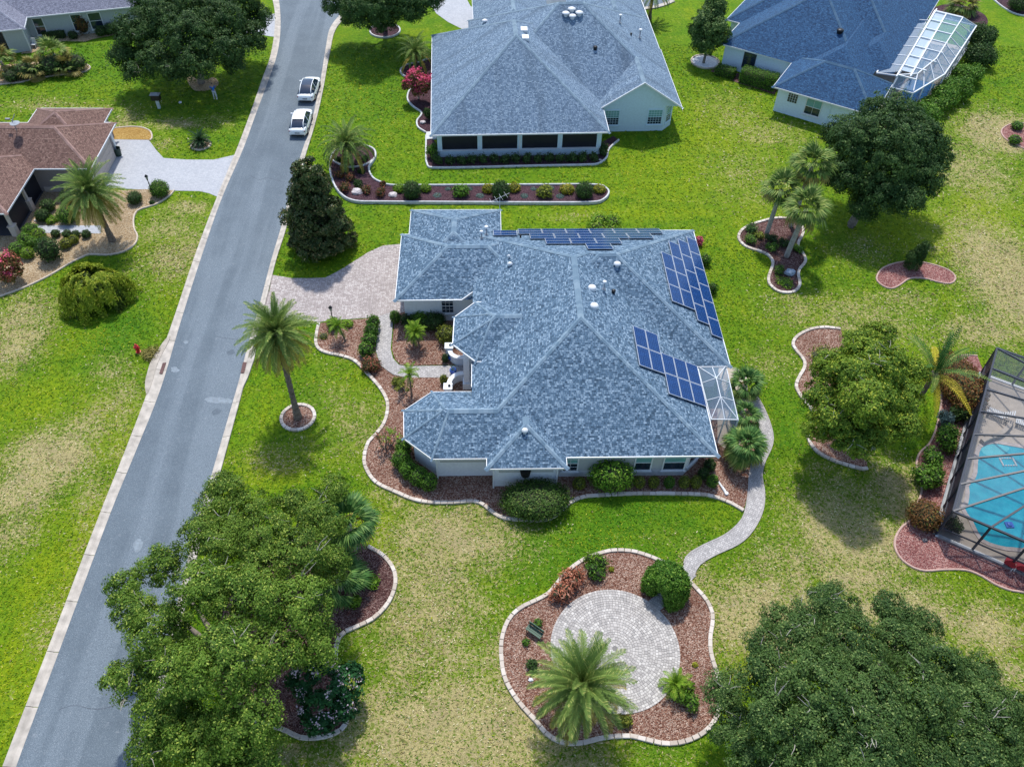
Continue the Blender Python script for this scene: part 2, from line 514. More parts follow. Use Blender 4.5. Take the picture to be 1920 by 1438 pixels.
# ------------------------------------------------------------------ lawn
DEAD = [  # picture x, y, half-width, half-height, how dry
 (860, 1370, 270, 110, .92), (800, 1130, 120, 170, .70), (850, 1010, 130, 70, .85), (760, 900, 60, 60, .65), (820, 960, 60, 40, .5), (520, 860, 70, 30, .45), (680, 800, 70, 60, .45),
 (930, 1250, 60, 90, .55), (520, 1420, 80, 30, .7), (1440, 1160, 130, 80, .95), (1600, 1010, 120, 110, .80), (1690, 1150, 130, 60, .85), (1850, 1180, 90, 60, .75), (1480, 1060, 80, 60, .6), (1690, 930, 60, 70, .8), (1860, 1270, 90, 60, .6),
 (1560, 900, 60, 40, .4), (1890, 520, 90, 110, .95), (1850, 620, 110, 30, .7), (1800, 470, 60, 40, .5), (1620, 600, 130, 50, .50), (1500, 580, 70, 40, .45), (1880, 250, 80, 40, .95), (1820, 320, 80, 60, .6), (1700, 560, 60, 20, .5), (1620, 470, 60, 30, .35),
 (1440, 250, 80, 30, .42), (1370, 210, 60, 40, .35), (1400, 330, 80, 60, .32), (1080, 405, 60, 8, .3), (1450, 680, 60, 30, .35),
 (95, 855, 85, 50, 1.0), (50, 910, 70, 60, .9), (170, 800, 60, 50, .55), (220, 760, 50, 60, .5), (30, 640, 60, 60, .75), (40, 590, 60, 40, .7), (210, 690, 40, 25, .45), (330, 480, 60, 50, .62), (350, 390, 40, 14, .75), (300, 500, 60, 30, .45), (320, 430, 60, 40, .5), (60, 560, 60, 20, .45),
 (170, 930, 30, 60, .5), (330, 232, 60, 10, .70), (300, 270, 30, 12, .5), (410, 230, 30, 12, .4), (120, 200, 140, 10, .35), (80, 195, 60, 12, .5), (240, 225, 30, 20, .6), (20, 1000, 50, 50, .6), (100, 1160, 40, 60, .4), (190, 940, 20, 200, .38),
 (560, 830, 40, 20, .2), (1080, 1435, 90, 30, .75), (700, 1330, 60, 50, .7), (1240, 1010, 30, 14, .25), (1600, 1080, 70, 30, .9), (1310, 1080, 30, 60, .6), (660, 660, 60, 30, .2), (760, 660, 30, 20, .2), (620, 740, 50, 30, .25)]
LUSH = [(1090, 1020, 230, 60, 1.), (1200, 970, 120, 40, 1.), (1250, 1400, 60, 40, .8), (260, 1280, 60, 100, .6), (1340, 700, 60, 200, .7), (1000, 330, 300, 20, .5), (680, 180, 80, 120, .8), (200, 110, 160, 40, .8), (600, 730, 70, 40, .6), (1480, 780, 40, 80, .6), (230, 620, 60, 60, .9), (380, 250, 60, 40, .4), (1650, 770, 60, 40, .2)]
YEL = [(190, 985, 70, 60, 1.), (110, 1090, 90, 80, .9), (40, 1250, 60, 130, .9), (230, 830, 60, 40, .8), (200, 770, 70, 30, .7), (90, 1330, 40, 80, .8), (150, 640, 60, 30, .5), (1230, 330, 180, 40, .8), (1350, 240, 90, 50, .7), (1180, 400, 160, 14, .8), (1720, 440, 120, 40, .9), (1850, 400, 80, 40, .8), (650, 190, 60, 90, .6), (700, 250, 60, 40, .6), (1420, 420, 60, 60, .5), (1620, 640, 90, 20, .6), (640, 715, 60, 26, .7), (500, 760, 30, 40, .5), (1130, 1010, 90, 26, .5), (700, 1000, 40, 60, .8), (1540, 180, 60, 30, .5), (250, 290, 100, 20, .5), (1880, 1190, 60, 40, .8), (1330, 560, 30, 120, .5), (60, 760, 80, 40, .6), (520, 880, 50, 30, .8), (1400, 1240, 40, 40, .6), (330, 550, 50, 40, .4)]
def _mark(L, X, Y):
    out = np.zeros_like(X)
    for px, py, hx, hy, w in L:
        c = G(px, py); a = G(px + hx, py); b = G(px, py - hy)
        rx = max(0.4, abs(a[0] - c[0])); ry = max(0.4, abs(b[1] - c[1]))
        d = ((X - c[0]) / rx) ** 2 + ((Y - c[1]) / ry) ** 2
        out = np.maximum(out, w * np.exp(-0.75 * d ** 1.3))
    return out
xs = np.concatenate([[-420, -250, -150, -100], np.arange(-75, 80.1, 0.6), [100, 150, 250, 420]])
ys = np.concatenate([[-300, -150, -60, -20], np.arange(0, 116.1, 0.6), [130, 170, 260, 420]])
XX, YY = np.meshgrid(xs, ys)
ZZ = np.zeros_like(XX)
nx, ny = len(xs), len(ys)
idx = np.arange(nx * ny).reshape(ny, nx)
Q = np.stack([idx[:-1, :-1], idx[:-1, 1:], idx[1:, 1:], idx[1:, :-1]], -1).reshape(-1, 4)
me = arr_mesh('lawn', np.stack([XX, YY, ZZ], -1).reshape(-1, 3), Q)
for nm, L in (('dead', DEAD), ('lush', LUSH), ('yel', YEL)):
    at = me.attributes.new(nm, 'FLOAT', 'POINT')
    at.data.foreach_set('value', _mark(L, XX, YY).ravel().astype(np.float32))
m, nt, b = newmat('grass_turf')
p = pos(nt)
dead = nd(nt, 'ShaderNodeAttribute', attribute_name='dead').outputs['Fac']
lush = nd(nt, 'ShaderNodeAttribute', attribute_name='lush').outputs['Fac']
n_big = noise(nt, p, 0.10, 4, 0.6)
n_med = noise(nt, p, 0.7, 4, 0.6)
n_tuft = noise(nt, p, 3.2, 5, 0.7)
n_fine = noise(nt, p, 13.0, 3, 0.7)
stripe = noise(nt, scaled(nt, p, (0.9, 0.06, 1), 0.3), 1.0, 2)
g = mixc(nt, ramp(nt, n_big, [(0.35, 0.0), (0.65, 1.0)]), (0.050, 0.150, 0.003), (0.115, 0.225, 0.003))
g = mixc(nt, ramp(nt, n_med, [(0.40, 0.0), (0.70, 0.70)]), g, (0.215, 0.278, 0.005))
g = mixc(nt, ramp(nt, noise(nt, p, 0.26, 5, 0.65), [(0.50, 0.0), (0.68, 0.65)]), g, (0.250, 0.300, 0.006))
yel = nd(nt, 'ShaderNodeAttribute', attribute_name='yel').outputs['Fac']
g = mixc(nt, math_(nt, 'MULTIPLY', yel, 0.75), g, (0.270, 0.330, 0.004))
g = mixc(nt, math_(nt, 'MULTIPLY', lush, 0.75), g, (0.034, 0.150, 0.006))
g = mixc(nt, ramp(nt, stripe, [(0.45, 0.0), (0.6, 0.45)]), g, (0.125, 0.235, 0.006))
g = mixc(nt, ramp(nt, n_tuft, [(0.34, 0.75), (0.58, 0.0)]), g, (0.022, 0.085, 0.004))
g = mixc(nt, ramp(nt, n_fine, [(0.48, 0.0), (0.72, 0.60)]), g, (0.205, 0.325, 0.016))
n_t2 = noise(nt, p, 5.5, 4, 0.75)
tan = mixc(nt, ramp(nt, n_fine, [(0.3, 0.0), (0.7, 1.0)]), (0.225, 0.175, 0.075), (0.530, 0.460, 0.225))
tan = mixc(nt, ramp(nt, noise(nt, p, 0.5, 3), [(0.45, 0.0), (0.75, 0.7)]), tan, (0.28, 0.225, 0.135))
tan = mixc(nt, ramp(nt, n_t2, [(0.32, 0.8), (0.48, 0.0)]), tan, (0.13, 0.15, 0.035))
dz = math_(nt, 'MULTIPLY', dead, 1.15)
amp = math_(nt, 'MULTIPLY', math_(nt, 'SUBTRACT', n_t2, 0.5), 1.9)
k = math_(nt, 'ADD', math_(nt, 'MULTIPLY', dz, 0.66), amp)
k = math_(nt, 'ADD', k, math_(nt, 'MULTIPLY', math_(nt, 'SUBTRACT', n_tuft, 0.5), 1.3))
k = math_(nt, 'ADD', k, math_(nt, 'MULTIPLY', math_(nt, 'SUBTRACT', n_med, 0.5), 1.0))
half = math_(nt, 'MULTIPLY', dead, 0.68)
olive = mixc(nt, ramp(nt, n_t2, [(0.35, 0.0), (0.62, 1.0)]), (0.085, 0.130, 0.010), (0.300, 0.305, 0.045))
g = mixc(nt, half, g, olive)
c = mixc(nt, ramp(nt, k, [(0.26, 0.0), (0.62, 0.95)]), g, tan)
n_t3 = noise(nt, scaled(nt, p, (1, 1, 1), 1.1), 3.6, 3, 0.6)
c = mixc(nt, math_(nt, 'MULTIPLY', ramp(nt, n_t3, [(0.55, 0.0), (0.66, 0.85)]), math_(nt, 'MULTIPLY', dead, 1.2, True)), c, (0.095, 0.155, 0.012))
nt.links.new(c, b.inputs['Base Color'])
b.inputs['Roughness'].default_value = 0.95
b.inputs['Specular IOR Level'].default_value = 0.15
bump(nt, b, math_(nt, 'ADD', math_(nt, 'MULTIPLY', n_tuft, 1.2), n_fine), 0.75, 0.10)
me.materials.append(m)
lawn = bpy.data.objects.new('lawn', me); COL.objects.link(lawn)
tag(lawn, 'mown green lawn with dry tan patches between the houses', kind='structure')

# ------------------------------------------------------------------ road and kerbs
L_IN = [(-60, 1700), (30, 1438), (117, 1205), (208, 960), (252, 853), (301, 730), (340, 600), (380, 475), (416, 372), (456, 280), (480, 214), (505, 147), (519, 105), (525, 70), (526, 35), (523, 0), (515, -40), (500, -90)]
L_OUT = [(-90, 1700), (6, 1438), (96, 1205), (190, 960), (233, 853), (280, 730), (326, 600), (368, 475), (407, 372), (445, 280), (473, 205), (493, 147), (506, 112), (514, 70), (516, 30), (511, 0), (503, -40), (487, -90)]
R_IN = [(180, 1700), (245, 1438), (320, 1180), (359, 1020), (396, 893), (428, 783), (452, 700), (463, 654), (485, 578), (508, 490), (528, 423), (548, 345), (567, 282), (582, 239), (592, 195), (599, 163), (606, 120), (611, 89), (618, 55), (634, 32), (665, 0), (700, -50)]
R_OUT = [(205, 1700), (268, 1438), (340, 1180), (376, 1020), (412, 893), (442, 783), (464, 700), (475, 654), (496, 578), (518, 490), (537, 430), (556, 352), (575, 287), (588, 245), (599, 203), (608, 160), (614, 125), (620, 95), (627, 63), (642, 40), (675, 8), (712, -50)]
def sm(px, n=5): return smooth_curve(G2(px), False, n)
li, lo_, ri, ro = (resample(sm(q), 1.0) for q in (L_IN, L_OUT, R_IN, R_OUT))
m, nt, b = newmat('asphalt')
p = pos(nt)
n1 = noise(nt, p, 22, 3, 0.8); n2 = noise(nt, p, 0.35, 5, 0.6); n3 = noise(nt, p, 2.2, 5, 0.65)
lane = noise(nt, scaled(nt, p, (1.0, 0.045, 1), 0.30), 0.62, 3, 0.5)
c = mixc(nt, ramp(nt, n2, [(0.3, 0.0), (0.7, 1.0)]), (0.098, 0.130, 0.160), (0.145, 0.185, 0.220))
c = mixc(nt, ramp(nt, lane, [(0.47, 0.0), (0.58, 0.6)]), c, (0.190, 0.235, 0.275))
c = mixc(nt, ramp(nt, n3, [(0.60, 0.0), (0.74, 0.5)]), c, (0.30, 0.33, 0.36))
c = mixc(nt, ramp(nt, n3, [(0.26, 0.5), (0.38, 0.0)]), c, (0.085, 0.105, 0.135))
c = mixc(nt, ramp(nt, n1, [(0.35, 0.75), (0.58, 0.0)]), c, (0.05, 0.066, 0.085))
c = mixc(nt, ramp(nt, n1, [(0.58, 0.0), (0.75, 0.75)]), c, (0.36, 0.39, 0.41))
nt.links.new(c, b.inputs['Base Color']); b.inputs['Roughness'].default_value = 0.9
bump(nt, b, n1, 0.35, 0.02)
ASPHALT = m
n = min(len(li), len(ri))
def strip(A, B, zA, zB, name, mat, parent=None):
    A = resample(A, 1.0); N = len(A); B2 = resample(B, 1.0)
    Bq = []
    L = len(B2)
    for i in range(N):
        t = i * (L - 1) / (N - 1); j = min(L - 2, int(t)); Bq.append(B2[j] + (B2[j + 1] - B2[j]) * (t - j))
    V = [(a[0], a[1], zA) for a in A] + [(q[0], q[1], zB) for q in Bq]
    F = [(i, N + i, N + i + 1, i + 1) for i in range(N - 1)]
    return mesh_obj(name, V, F, mat, parent)
mid = None
road = strip(li, ri, 0.012, 0.012, 'road', ASPHALT)
tag(road, 'blue grey asphalt street curving up the left side', kind='structure')

def kerb(label, inn, out, seg=3.05):
    t = thing('kerb', label, 'kerb', (inn[len(inn) // 2][0], inn[len(inn) // 2][1], 0.0), 'concrete kerbs along the street')
    A = resample(inn, seg / 4); B = resample(out, seg / 4)
    N = len(A); L = len(B)
    Bq = []
    for i in range(N):
        # nearest matching point across
        d = [np.linalg.norm(A[i] - q) for q in B[max(0, i - 8):i + 9]]
        Bq.append(B[max(0, i - 8) + int(np.argmin(d))])
    for s in range(0, N - 4, 4):
        V = []; F = []
        for k in range(5):
            a = A[s + k].copy(); q = Bq[s + k]
            if k == 0 or k == 4:
                dirn = A[s + 4] - A[s]; dirn = dirn / np.linalg.norm(dirn) * (0.018 if k == 0 else -0.018)
                a = a + dirn; q = q + dirn
            w = q - a
            for f, z in ((0.0, 0.0), (0.0, 0.022), (0.40, 0.03), (0.68, 0.11), (0.94, 0.13), (1.0, 0.12), (1.0, -0.03)):
                pp = a + w * f
                V.append((pp[0], pp[1], z))
        for k in range(4):
            for j in range(6):
                F.append((k * 7 + j, (k + 1) * 7 + j, (k + 1) * 7 + j + 1, k * 7 + j + 1))
        F.append(tuple(range(7))); F.append(tuple(range(34, 27, -1)))
        o = mesh_obj('kerb_segment', V, F, CONCRETE, t)
    return t
STAIN = simple('pale_road_patch', (0.195, 0.235, 0.27), 0.9, var=0.2, scale=5)
DSTAIN = simple('dark_road_patch', (0.095, 0.122, 0.15), 0.9, var=0.2, scale=5)
SEAL = simple('crack_sealant', (0.07, 0.085, 0.11), 0.8, var=0.2)
def patch(px, mat, z, nm, lab):
    P = [tuple(q) for q in smooth_curve(G2(px), True, 4)]
    P = [(x + random.uniform(-.05, .05), y + random.uniform(-.05, .05)) for x, y in P]
    mb = MB(); mb.add([(x, y, z) for x, y in P], [tuple(range(len(P)))]); o = mb.build(nm, mat, road)
    if mb.v and o.data.polygons[0].normal.z < 0: o.data.flip_normals()
patch([(384, 748), (400, 744), (428, 748), (436, 750), (432, 756), (405, 756), (390, 754)], STAIN, .017, 'road_patch', '')
patch([(322, 690), (328, 688), (336, 694), (332, 698), (322, 697)], STAIN, .017, 'road_patch', '')
patch([(345, 640), (350, 638), (353, 642), (348, 645)], STAIN, .017, 'road_patch', '')
patch([(400, 770), (410, 766), (414, 772), (404, 778), (398, 776)], DSTAIN, .017, 'road_patch', '')
patch([(425, 660), (438, 656), (440, 662), (428, 666)], DSTAIN, .017, 'road_patch', '')
patch([(300, 1210), (318, 1196), (322, 1216), (306, 1232)], DSTAIN, .017, 'road_patch', '')
patch([(250, 1020), (262, 1010), (268, 1022), (256, 1036)], STAIN, .017, 'road_patch', '')
for A in ([(405, 631), (420, 634), (446, 637)], [(440, 1040), (420, 1010), (395, 975), (380, 930)][1:], [(246, 1120), (262, 1122), (290, 1118)], [(470, 330), (486, 338), (502, 334), (530, 342)], [(110, 1330), (140, 1322), (180, 1330), (215, 1322)]):
    c = resample(smooth_curve(G2(A), False, 4), .3); mb = MB()
    for a, q in zip(c[:-1], c[1:]):
        a = a + np.array([random.uniform(-.03, .03), random.uniform(-.03, .03)]); d = (q - a); d = d / np.linalg.norm(d); n_ = np.array([-d[1], d[0]]) * random.uniform(.012, .03)
        mb.add([(*(a - n_), .0165), (*(q - n_), .0165), (*(q + n_), .0165), (*(a + n_), .0165)], [(0, 1, 2, 3)])
    mb.build('road_crack', SEAL, road)['kind'] = 'stuff'
kerb('pale concrete kerb in segments along the left edge of the street', li, lo_)
kerb('pale concrete kerb in segments along the right edge of the street', ri, ro)
# storm inlets: grate in the gutter and a broad concrete apron behind it
def inlet(px_grate, px_apron, label):
    c = G(*px_grate[0])
    t = thing('storm_drain', label, 'storm drain', c, 'storm drains in the gutters')
    ap = smooth_curve(G2(px_apron), True, 3)
    mb = MB(); mb.prism([tuple(q) for q in ap], -0.02, 0.155); mb.build('apron', CONCRETE_D if px_grate[0][0] < 380 else CONCRETE, t)
    q = [np.array(G(*w)) for w in px_grate]
    mb = MB(); mb.prism([tuple(w[:2]) for w in q], -0.02, 0.048); mb.build('grate_frame', RUST, t)
    a, bq, cq, d = q
    for i in range(8):
        f = (i + 0.5) / 8
        s = a + (bq - a) * f; e = d + (cq - d) * f
        mb = MB(); mb.beam((s[0], s[1], 0.062), (e[0], e[1], 0.062), 0.05, 0.03); mb.build('grate_bar', RUST, t)
inlet([(303, 682), (312, 681), (305, 702), (294, 702)], [(320, 632), (316, 645), (303, 670), (296, 685), (289, 710), (283, 728), (276, 742), (273, 722), (277, 702), (284, 680), (296, 660), (310, 640)], 'rusty storm drain grate with a broad concrete apron in the left gutter')
inlet([(456, 680), (465.5, 681), (461, 701), (451.5, 700)], [(480, 652), (478, 672), (472, 690), (466, 708), (458, 725), (452, 740), (455, 718), (461, 700), (466, 682), (472, 664)], 'rusty storm drain grate beside the tall palm in the right gutter')

HARD = []      # outlines of everything that is not turf
HARD.append([tuple(q) for q in lo_] + [tuple(q) for q in ro[::-1]])
# ------------------------------------------------------------------ driveways and paths
def sheet(name, px, z, mat, label, sm_n=0, kind='structure', base=-0.05):
    P = G2(px)
    if sm_n: P = [tuple(q) for q in smooth_curve(P, True, sm_n)]
    HARD.append(P)
    mb = MB(); mb.prism(P, base, z, 0)
    o = mb.build(name, mat, None)
    return tag(o, label, kind=kind)
sheet('driveway', [(505, 545), (511, 516), (547, 522), (580, 522), (610, 521), (630, 511), (650, 499), (672, 485), (691, 473), (718, 461), (751, 458), (790, 458), (790, 600), (737, 588), (710, 595), (664, 598), (620, 601), (599, 604), (560, 604), (520, 606), (484, 598)], 0.020, PAVE_MAIN, 'pinkish grey paver driveway of the solar house')
sheet('driveway', [(214, 262), (279, 263), (293, 282), (307, 297), (350, 300), (401, 300), (440, 291), (411, 371), (392, 363), (374, 359), (325, 358), (244, 355), (200, 352), (190, 330)], 0.020, PAVE_H4, 'pale grey driveway of the red roofed house')
sheet('driveway', [(440, 48), (472, 35), (517, 26), (516, 70), (500, 68), (488, 65), (450, 62)], 0.020, PAVE_H4, 'pale driveway stub behind the far left oak')
sheet('driveway', [(796, -10), (870, -10), (882, 12), (905, 28), (930, 40), (900, 70), (868, 56), (840, 42), (818, 26)], 0.020, PAVE_H4, 'pale curving driveway behind the screened porch house')
sheet('road', [(860, -60), (1290, -60), (1262, 2), (1235, 12), (1200, 18), (1060, 16), (985, 16), (940, 2), (895, -8)], 0.010, ASPHALT, 'strip of side street at the far edge')
_k = MB()
for A in ([(985, 17), (962, 12), (940, 3)], [(1200, 19), (1236, 13), (1262, 3)]):
    c = resample(smooth_curve(G2(A), False, 4), 0.8)
    for a, q in zip(c[:-1], c[1:]): _k.beam((a[0], a[1], 0.06), (q[0], q[1], 0.06), 0.6, 0.14)
tag(_k.build('kerb', CONCRETE), 'pale kerb of the far side street behind the grey roofed house', 'kerb', 'concrete kerbs along the street')
PATHL = [(711, 594), (707, 630), (705, 658), (712, 685), (737, 703), (758, 708), (800, 709), (884, 708), (900, 708), (900, 686), (868, 686), (800, 687), (762, 688), (748, 685), (737, 673), (732.6, 655), (737, 605), (734.5, 586)]
sheet('path', PATHL, 0.065, PAVE_PATH, 'paver walk from the driveway to the front door')
PATHR = [(1282, 1057), (1290, 1040), (1320, 1022), (1360, 1003), (1388, 978), (1398, 955), (1403, 920), (1405, 890), (1413, 855), (1424, 825), (1424, 800), (1414, 775), (1400, 752), (1396, 735), (1418, 742), (1430, 762), (1442, 790), (1449, 818), (1446, 840), (1434, 865), (1428, 893), (1433, 925), (1429, 960), (1411, 995), (1385, 1020), (1340, 1041), (1310, 1060), (1300, 1082)]
sheet('path', PATHR, 0.068, PAVE_PATH, 'winding paver path from the round patio to the lanai', 4)
_e = MB()
for seq in (PATHR[:14], PATHR[14:]):
    c = resample(smooth_curve(G2(seq), False, 4), 0.5)
    for a, q in zip(c[:-1], c[1:]): _e.beam((a[0], a[1], 0.04), (q[0], q[1], 0.04), 0.10, 0.09)
tag(_e.build('path_border', simple('path_border_stone', (0.33, 0.31, 0.30), 0.9, var=0.2)), kind='structure')
sheet('path', [(62, 424), (190, 424), (190, 439), (74, 438)], 0.066, PAVE_H4, 'pale concrete walk across the pebble bed')
sheet('patio_slab', [(1345, 690), (1378, 690), (1400, 702), (1402, 740), (1396, 790), (1390, 830), (1370, 852), (1345, 830)], 0.060, DECK, 'beige slab under the small screened lanai')

# ------------------------------------------------------------------ planting beds
STONES = []
for k in range(4):
    mb = MB()
    lx, wy, hz = 0.395 + 0.02 * (k - 1.5), 0.235, 0.15
    c = 0.018
    P = [(-lx/2, -wy/2), (lx/2, -wy/2), (lx/2, wy/2), (-lx/2, wy/2)]
    P2 = [(a - math.copysign(c, a), q - math.copysign(c, q)) for a, q in P]
    V = [(*q, -0.05) for q in P] + [(*q, hz - c) for q in P] + [(*q, hz) for q in P2]
    F = [(i, (i + 1) % 4, 4 + (i + 1) % 4, 4 + i) for i in range(4)] + [(4 + i, 4 + (i + 1) % 4, 8 + (i + 1) % 4, 8 + i) for i in range(4)] + [(8, 9, 10, 11)]
    mb.add(V, F)
    o = mb.build('edging_stone', EDGESTONE); STONES.append(o.data); bpy.data.objects.remove(o)
def edge_stones(parent, curve, step=0.42):
    pts = resample(curve, step)
    for a, q in zip(pts[:-1], pts[1:]):
        c = (a + q) / 2; d = q - a
        o = inst('edging_stone', random.choice(STONES), parent, (c[0] - parent.location.x, c[1] - parent.location.y, random.uniform(-0.012, 0.012)), (random.uniform(-.02, .02), random.uniform(-.02, .02), math.atan2(d[1], d[0]) + random.uniform(-.03, .03)), (float(np.linalg.norm(d)) / 0.415, 1, 1))
def curb_sweep(parent, curve, mat, w=0.17, h=0.16, closed=False, z0=-0.05):
    pts = resample(curve, 0.35, closed)
    N = len(pts); V = []; F = []
    for i, q in enumerate(pts):
        d = (pts[(i + 1) % N] - pts[(i - 1) % N]) if closed else (pts[min(i + 1, N - 1)] - pts[max(i - 1, 0)])
        d = d / max(1e-9, np.linalg.norm(d)); nn = np.array([-d[1], d[0]])
        for s, z in ((-.5, z0), (-.5, h - .04), (-.3, h), (.3, h), (.5, h - .04), (.5, z0)):
            e = q + nn * w * s; V.append((e[0], e[1], z))
    for i in range(N if closed else N - 1):
        j = (i + 1) % N
        for k in range(5): F.append((i * 6 + k, i * 6 + k + 1, j * 6 + k + 1, j * 6 + k))
    return mesh_obj('curbing', V, F, mat, parent)
def bed(label, px, mat, z=0.05, edge=None, edge_px=None, closed_edge=True, smooth_n=4, edgemat=None, h=0.16, w=0.17, world=None):
    P = world if world is not None else G2(px)
    C = smooth_curve(P, True, smooth_n) if smooth_n else [np.array(q) for q in P]
    c0 = np.mean(np.array([q[:2] for q in C]), 0)
    HARD.append([tuple(q[:2]) for q in C])
    t = thing('planting_bed', label, 'flower bed', (c0[0], c0[1], 0))
    mb = MB(); mb.prism([tuple(q) for q in C], -0.05, z); mb.build('mulch', mat, t)
    E = (resample(C, 0.2, True) + [C[0]]) if edge_px is None and closed_edge else (smooth_curve(G2(edge_px), False, 5) if edge_px is not None else None)
    if edge == 'stone' and E is not None: edge_stones(t, E)
    elif edge == 'curb' and E is not None: curb_sweep(t, E, edgemat or CURBWHITE, w, h, False)
    return t
def circ(px, py, r, n=22):
    c = G(px, py); return [(c[0] + r * math.cos(2 * math.pi * k / n), c[1] + r * math.sin(2 * math.pi * k / n)) for k in range(n)]
FRONT = [(598, 607), (592, 640), (598, 655), (612, 662), (640, 668), (665, 677), (690, 702), (712, 727), (725, 750), (727, 770), (720, 795), (705, 815), (690, 832), (683, 860), (687, 880), (705, 905), (740, 922), (770, 935), (800, 942), (850, 943), (888, 940), (905, 946), (925, 962), (945, 972), (980, 975), (1020, 975), (1042, 967), (1065, 946), (1090, 933), (1130, 929), (1200, 926), (1300, 927), (1335, 931), (1370, 944), (1394, 958)]
bed('long curving bed of brown bark mulch along the solar house, stone edged', FRONT + [(1402, 925), (1408, 885), (1420, 830), (1418, 790), (1405, 755), (1385, 740), (1340, 745), (1330, 760), (1250, 800), (1000, 800), (900, 790), (880, 709), (760, 709), (737, 704), (712, 686), (704, 660), (706, 630), (710, 597), (664, 600), (630, 603)], MULCH_BROWN, 0.05, 'stone', FRONT, smooth_n=0)
bed('bark mulch bed in the nook between the garage and the front walk', [(737, 592), (739, 610), (736, 640), (735, 656), (740, 673), (750, 684), (764, 686), (800, 685), (880, 684), (900, 640), (892, 590), (760, 585)], MULCH_BROWN, 0.052, None, closed_edge=False, smooth_n=0)
bed('round stone ring of bark mulch under the tall date palm', None, MULCH_BROWN, 0.06, 'stone', world=circ(559, 783, 1.16))
PATB = [(1145, 1033), (1186, 1034), (1233, 1050), (1275, 1075), (1308, 1107), (1327, 1130), (1336, 1158), (1331, 1197), (1333, 1228), (1341, 1254), (1350, 1290), (1348, 1330), (1336, 1356), (1317, 1375), (1282, 1391), (1244, 1394), (1212, 1387), (1180, 1380), (1132, 1383), (1090, 1393), (1053, 1392), (1024, 1375), (1005, 1352), (973, 1317), (948, 1276), (940, 1235), (941, 1197), (952, 1165), (973, 1142), (1005, 1126), (1030, 1112), (1052, 1085), (1078, 1060), (1104, 1045), (1129, 1037)]
bed('stone edged bark mulch bed ringing the round paver patio', PATB, MULCH_BROWN, 0.05, 'stone')
OAKB = [(640, 1010), (690, 1025), (716, 1040), (735, 1062), (742, 1085), (738, 1110), (725, 1135), (700, 1160), (670, 1175), (645, 1186), (632, 1206), (630, 1250), (640, 1300), (652, 1345), (640, 1368), (620, 1378), (590, 1384), (560, 1382), (532, 1368), (470, 1350), (410, 1300), (400, 1200), (450, 1090), (550, 1025)]
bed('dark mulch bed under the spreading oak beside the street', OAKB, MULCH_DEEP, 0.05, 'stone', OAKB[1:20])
LONGB = [(623, 294), (619.5, 319), (623, 338), (631, 356), (647, 373), (670, 381), (709, 382), (800, 382.5), (900, 383), (1000, 383.5), (1106, 383), (1130, 378), (1141, 366), (1136, 356.5), (1114, 350), (1000, 350), (900, 350.5), (800, 351), (737, 351), (719, 347), (702, 339), (694, 328), (692, 316), (700, 304), (704.7, 295), (702, 284), (690, 278), (673, 276), (652, 278), (634, 284)]
tb = bed('long purple mulch bed with white curbing and a round end', LONGB, MULCH_PURPLE, 0.16, 'curb', h=0.30, w=0.17)
curb_sweep(tb, smooth_curve(G2([(625, 305), (638, 312), (655, 317), (678, 315), (692, 309), (701, 302)]), False, 5), CURBWHITE, 0.15, 0.30)
PORCHB = [(799, 256), (799, 266), (799, 300), (802, 310), (812, 316), (900, 315), (1000, 312.5), (1100, 310.5), (1122, 308), (1137, 297), (1140, 284), (1148, 274), (1160, 264)]
bed('dark mulch bed with white curbing in front of the screened porch', PORCHB + [(1150, 256), (1125, 270), (1000, 280), (825, 284), (812, 262)], MULCH_PURPLE, 0.06, 'curb', PORCHB, smooth_n=0, h=0.18)
SIDEB = [(812, 112), (800, 113), (785, 119), (766, 122), (752, 131), (753, 140), (765, 147), (782, 149), (770, 168), (765, 178), (765, 190), (776, 202), (790, 212), (789, 219), (782, 228), (784, 240), (799, 250)]
bed('wavy purple mulch bed along the left side of the grey roofed house', SIDEB + [(826, 252), (826, 112)], MULCH_PURPLE, 0.06, 'curb', SIDEB, smooth_n=0, h=0.18)
bed('round bed with white curbing below the far street oak', None, MULCH_PURPLE, 0.08, 'curb', world=circ(722, 59, 1.75), h=0.2)
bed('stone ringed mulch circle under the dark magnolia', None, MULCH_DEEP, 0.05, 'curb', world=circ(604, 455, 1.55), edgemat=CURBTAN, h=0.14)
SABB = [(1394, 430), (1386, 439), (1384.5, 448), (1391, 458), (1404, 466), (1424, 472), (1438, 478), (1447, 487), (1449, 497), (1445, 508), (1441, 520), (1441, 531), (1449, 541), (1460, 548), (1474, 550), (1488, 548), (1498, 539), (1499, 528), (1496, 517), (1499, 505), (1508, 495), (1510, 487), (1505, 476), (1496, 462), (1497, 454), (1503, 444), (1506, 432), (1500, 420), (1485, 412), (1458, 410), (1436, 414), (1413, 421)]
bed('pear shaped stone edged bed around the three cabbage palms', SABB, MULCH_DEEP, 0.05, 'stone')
bed('kidney shaped bed of rose red mulch with one small conifer', [(1643, 523), (1652, 506), (1673, 496), (1705, 491), (1740, 495), (1775, 506), (1791, 520), (1783, 532), (1760, 530), (1734, 523), (1705, 523), (1687, 535), (1670, 542), (1652, 535)], MULCH_RED, 0.05, 'curb', edgemat=CURBPINK, h=0.11, w=0.14)
TREEB = [(1576, 618), (1550, 615), (1521, 618), (1495, 631), (1486, 646), (1494, 660), (1507, 676), (1508, 690), (1499, 706), (1492, 724), (1500, 742), (1514, 760), (1526, 774), (1526, 788), (1516, 806), (1516, 826), (1530, 846), (1553, 860), (1580, 870), (1616, 880), (1626, 879)]
bed('stone edged bed of leaf litter under the yellow green tree', TREEB + [(1621, 830), (1640, 760), (1620, 690), (1588, 655)], MULCH_BROWN, 0.05, 'stone', TREEB, smooth_n=0)
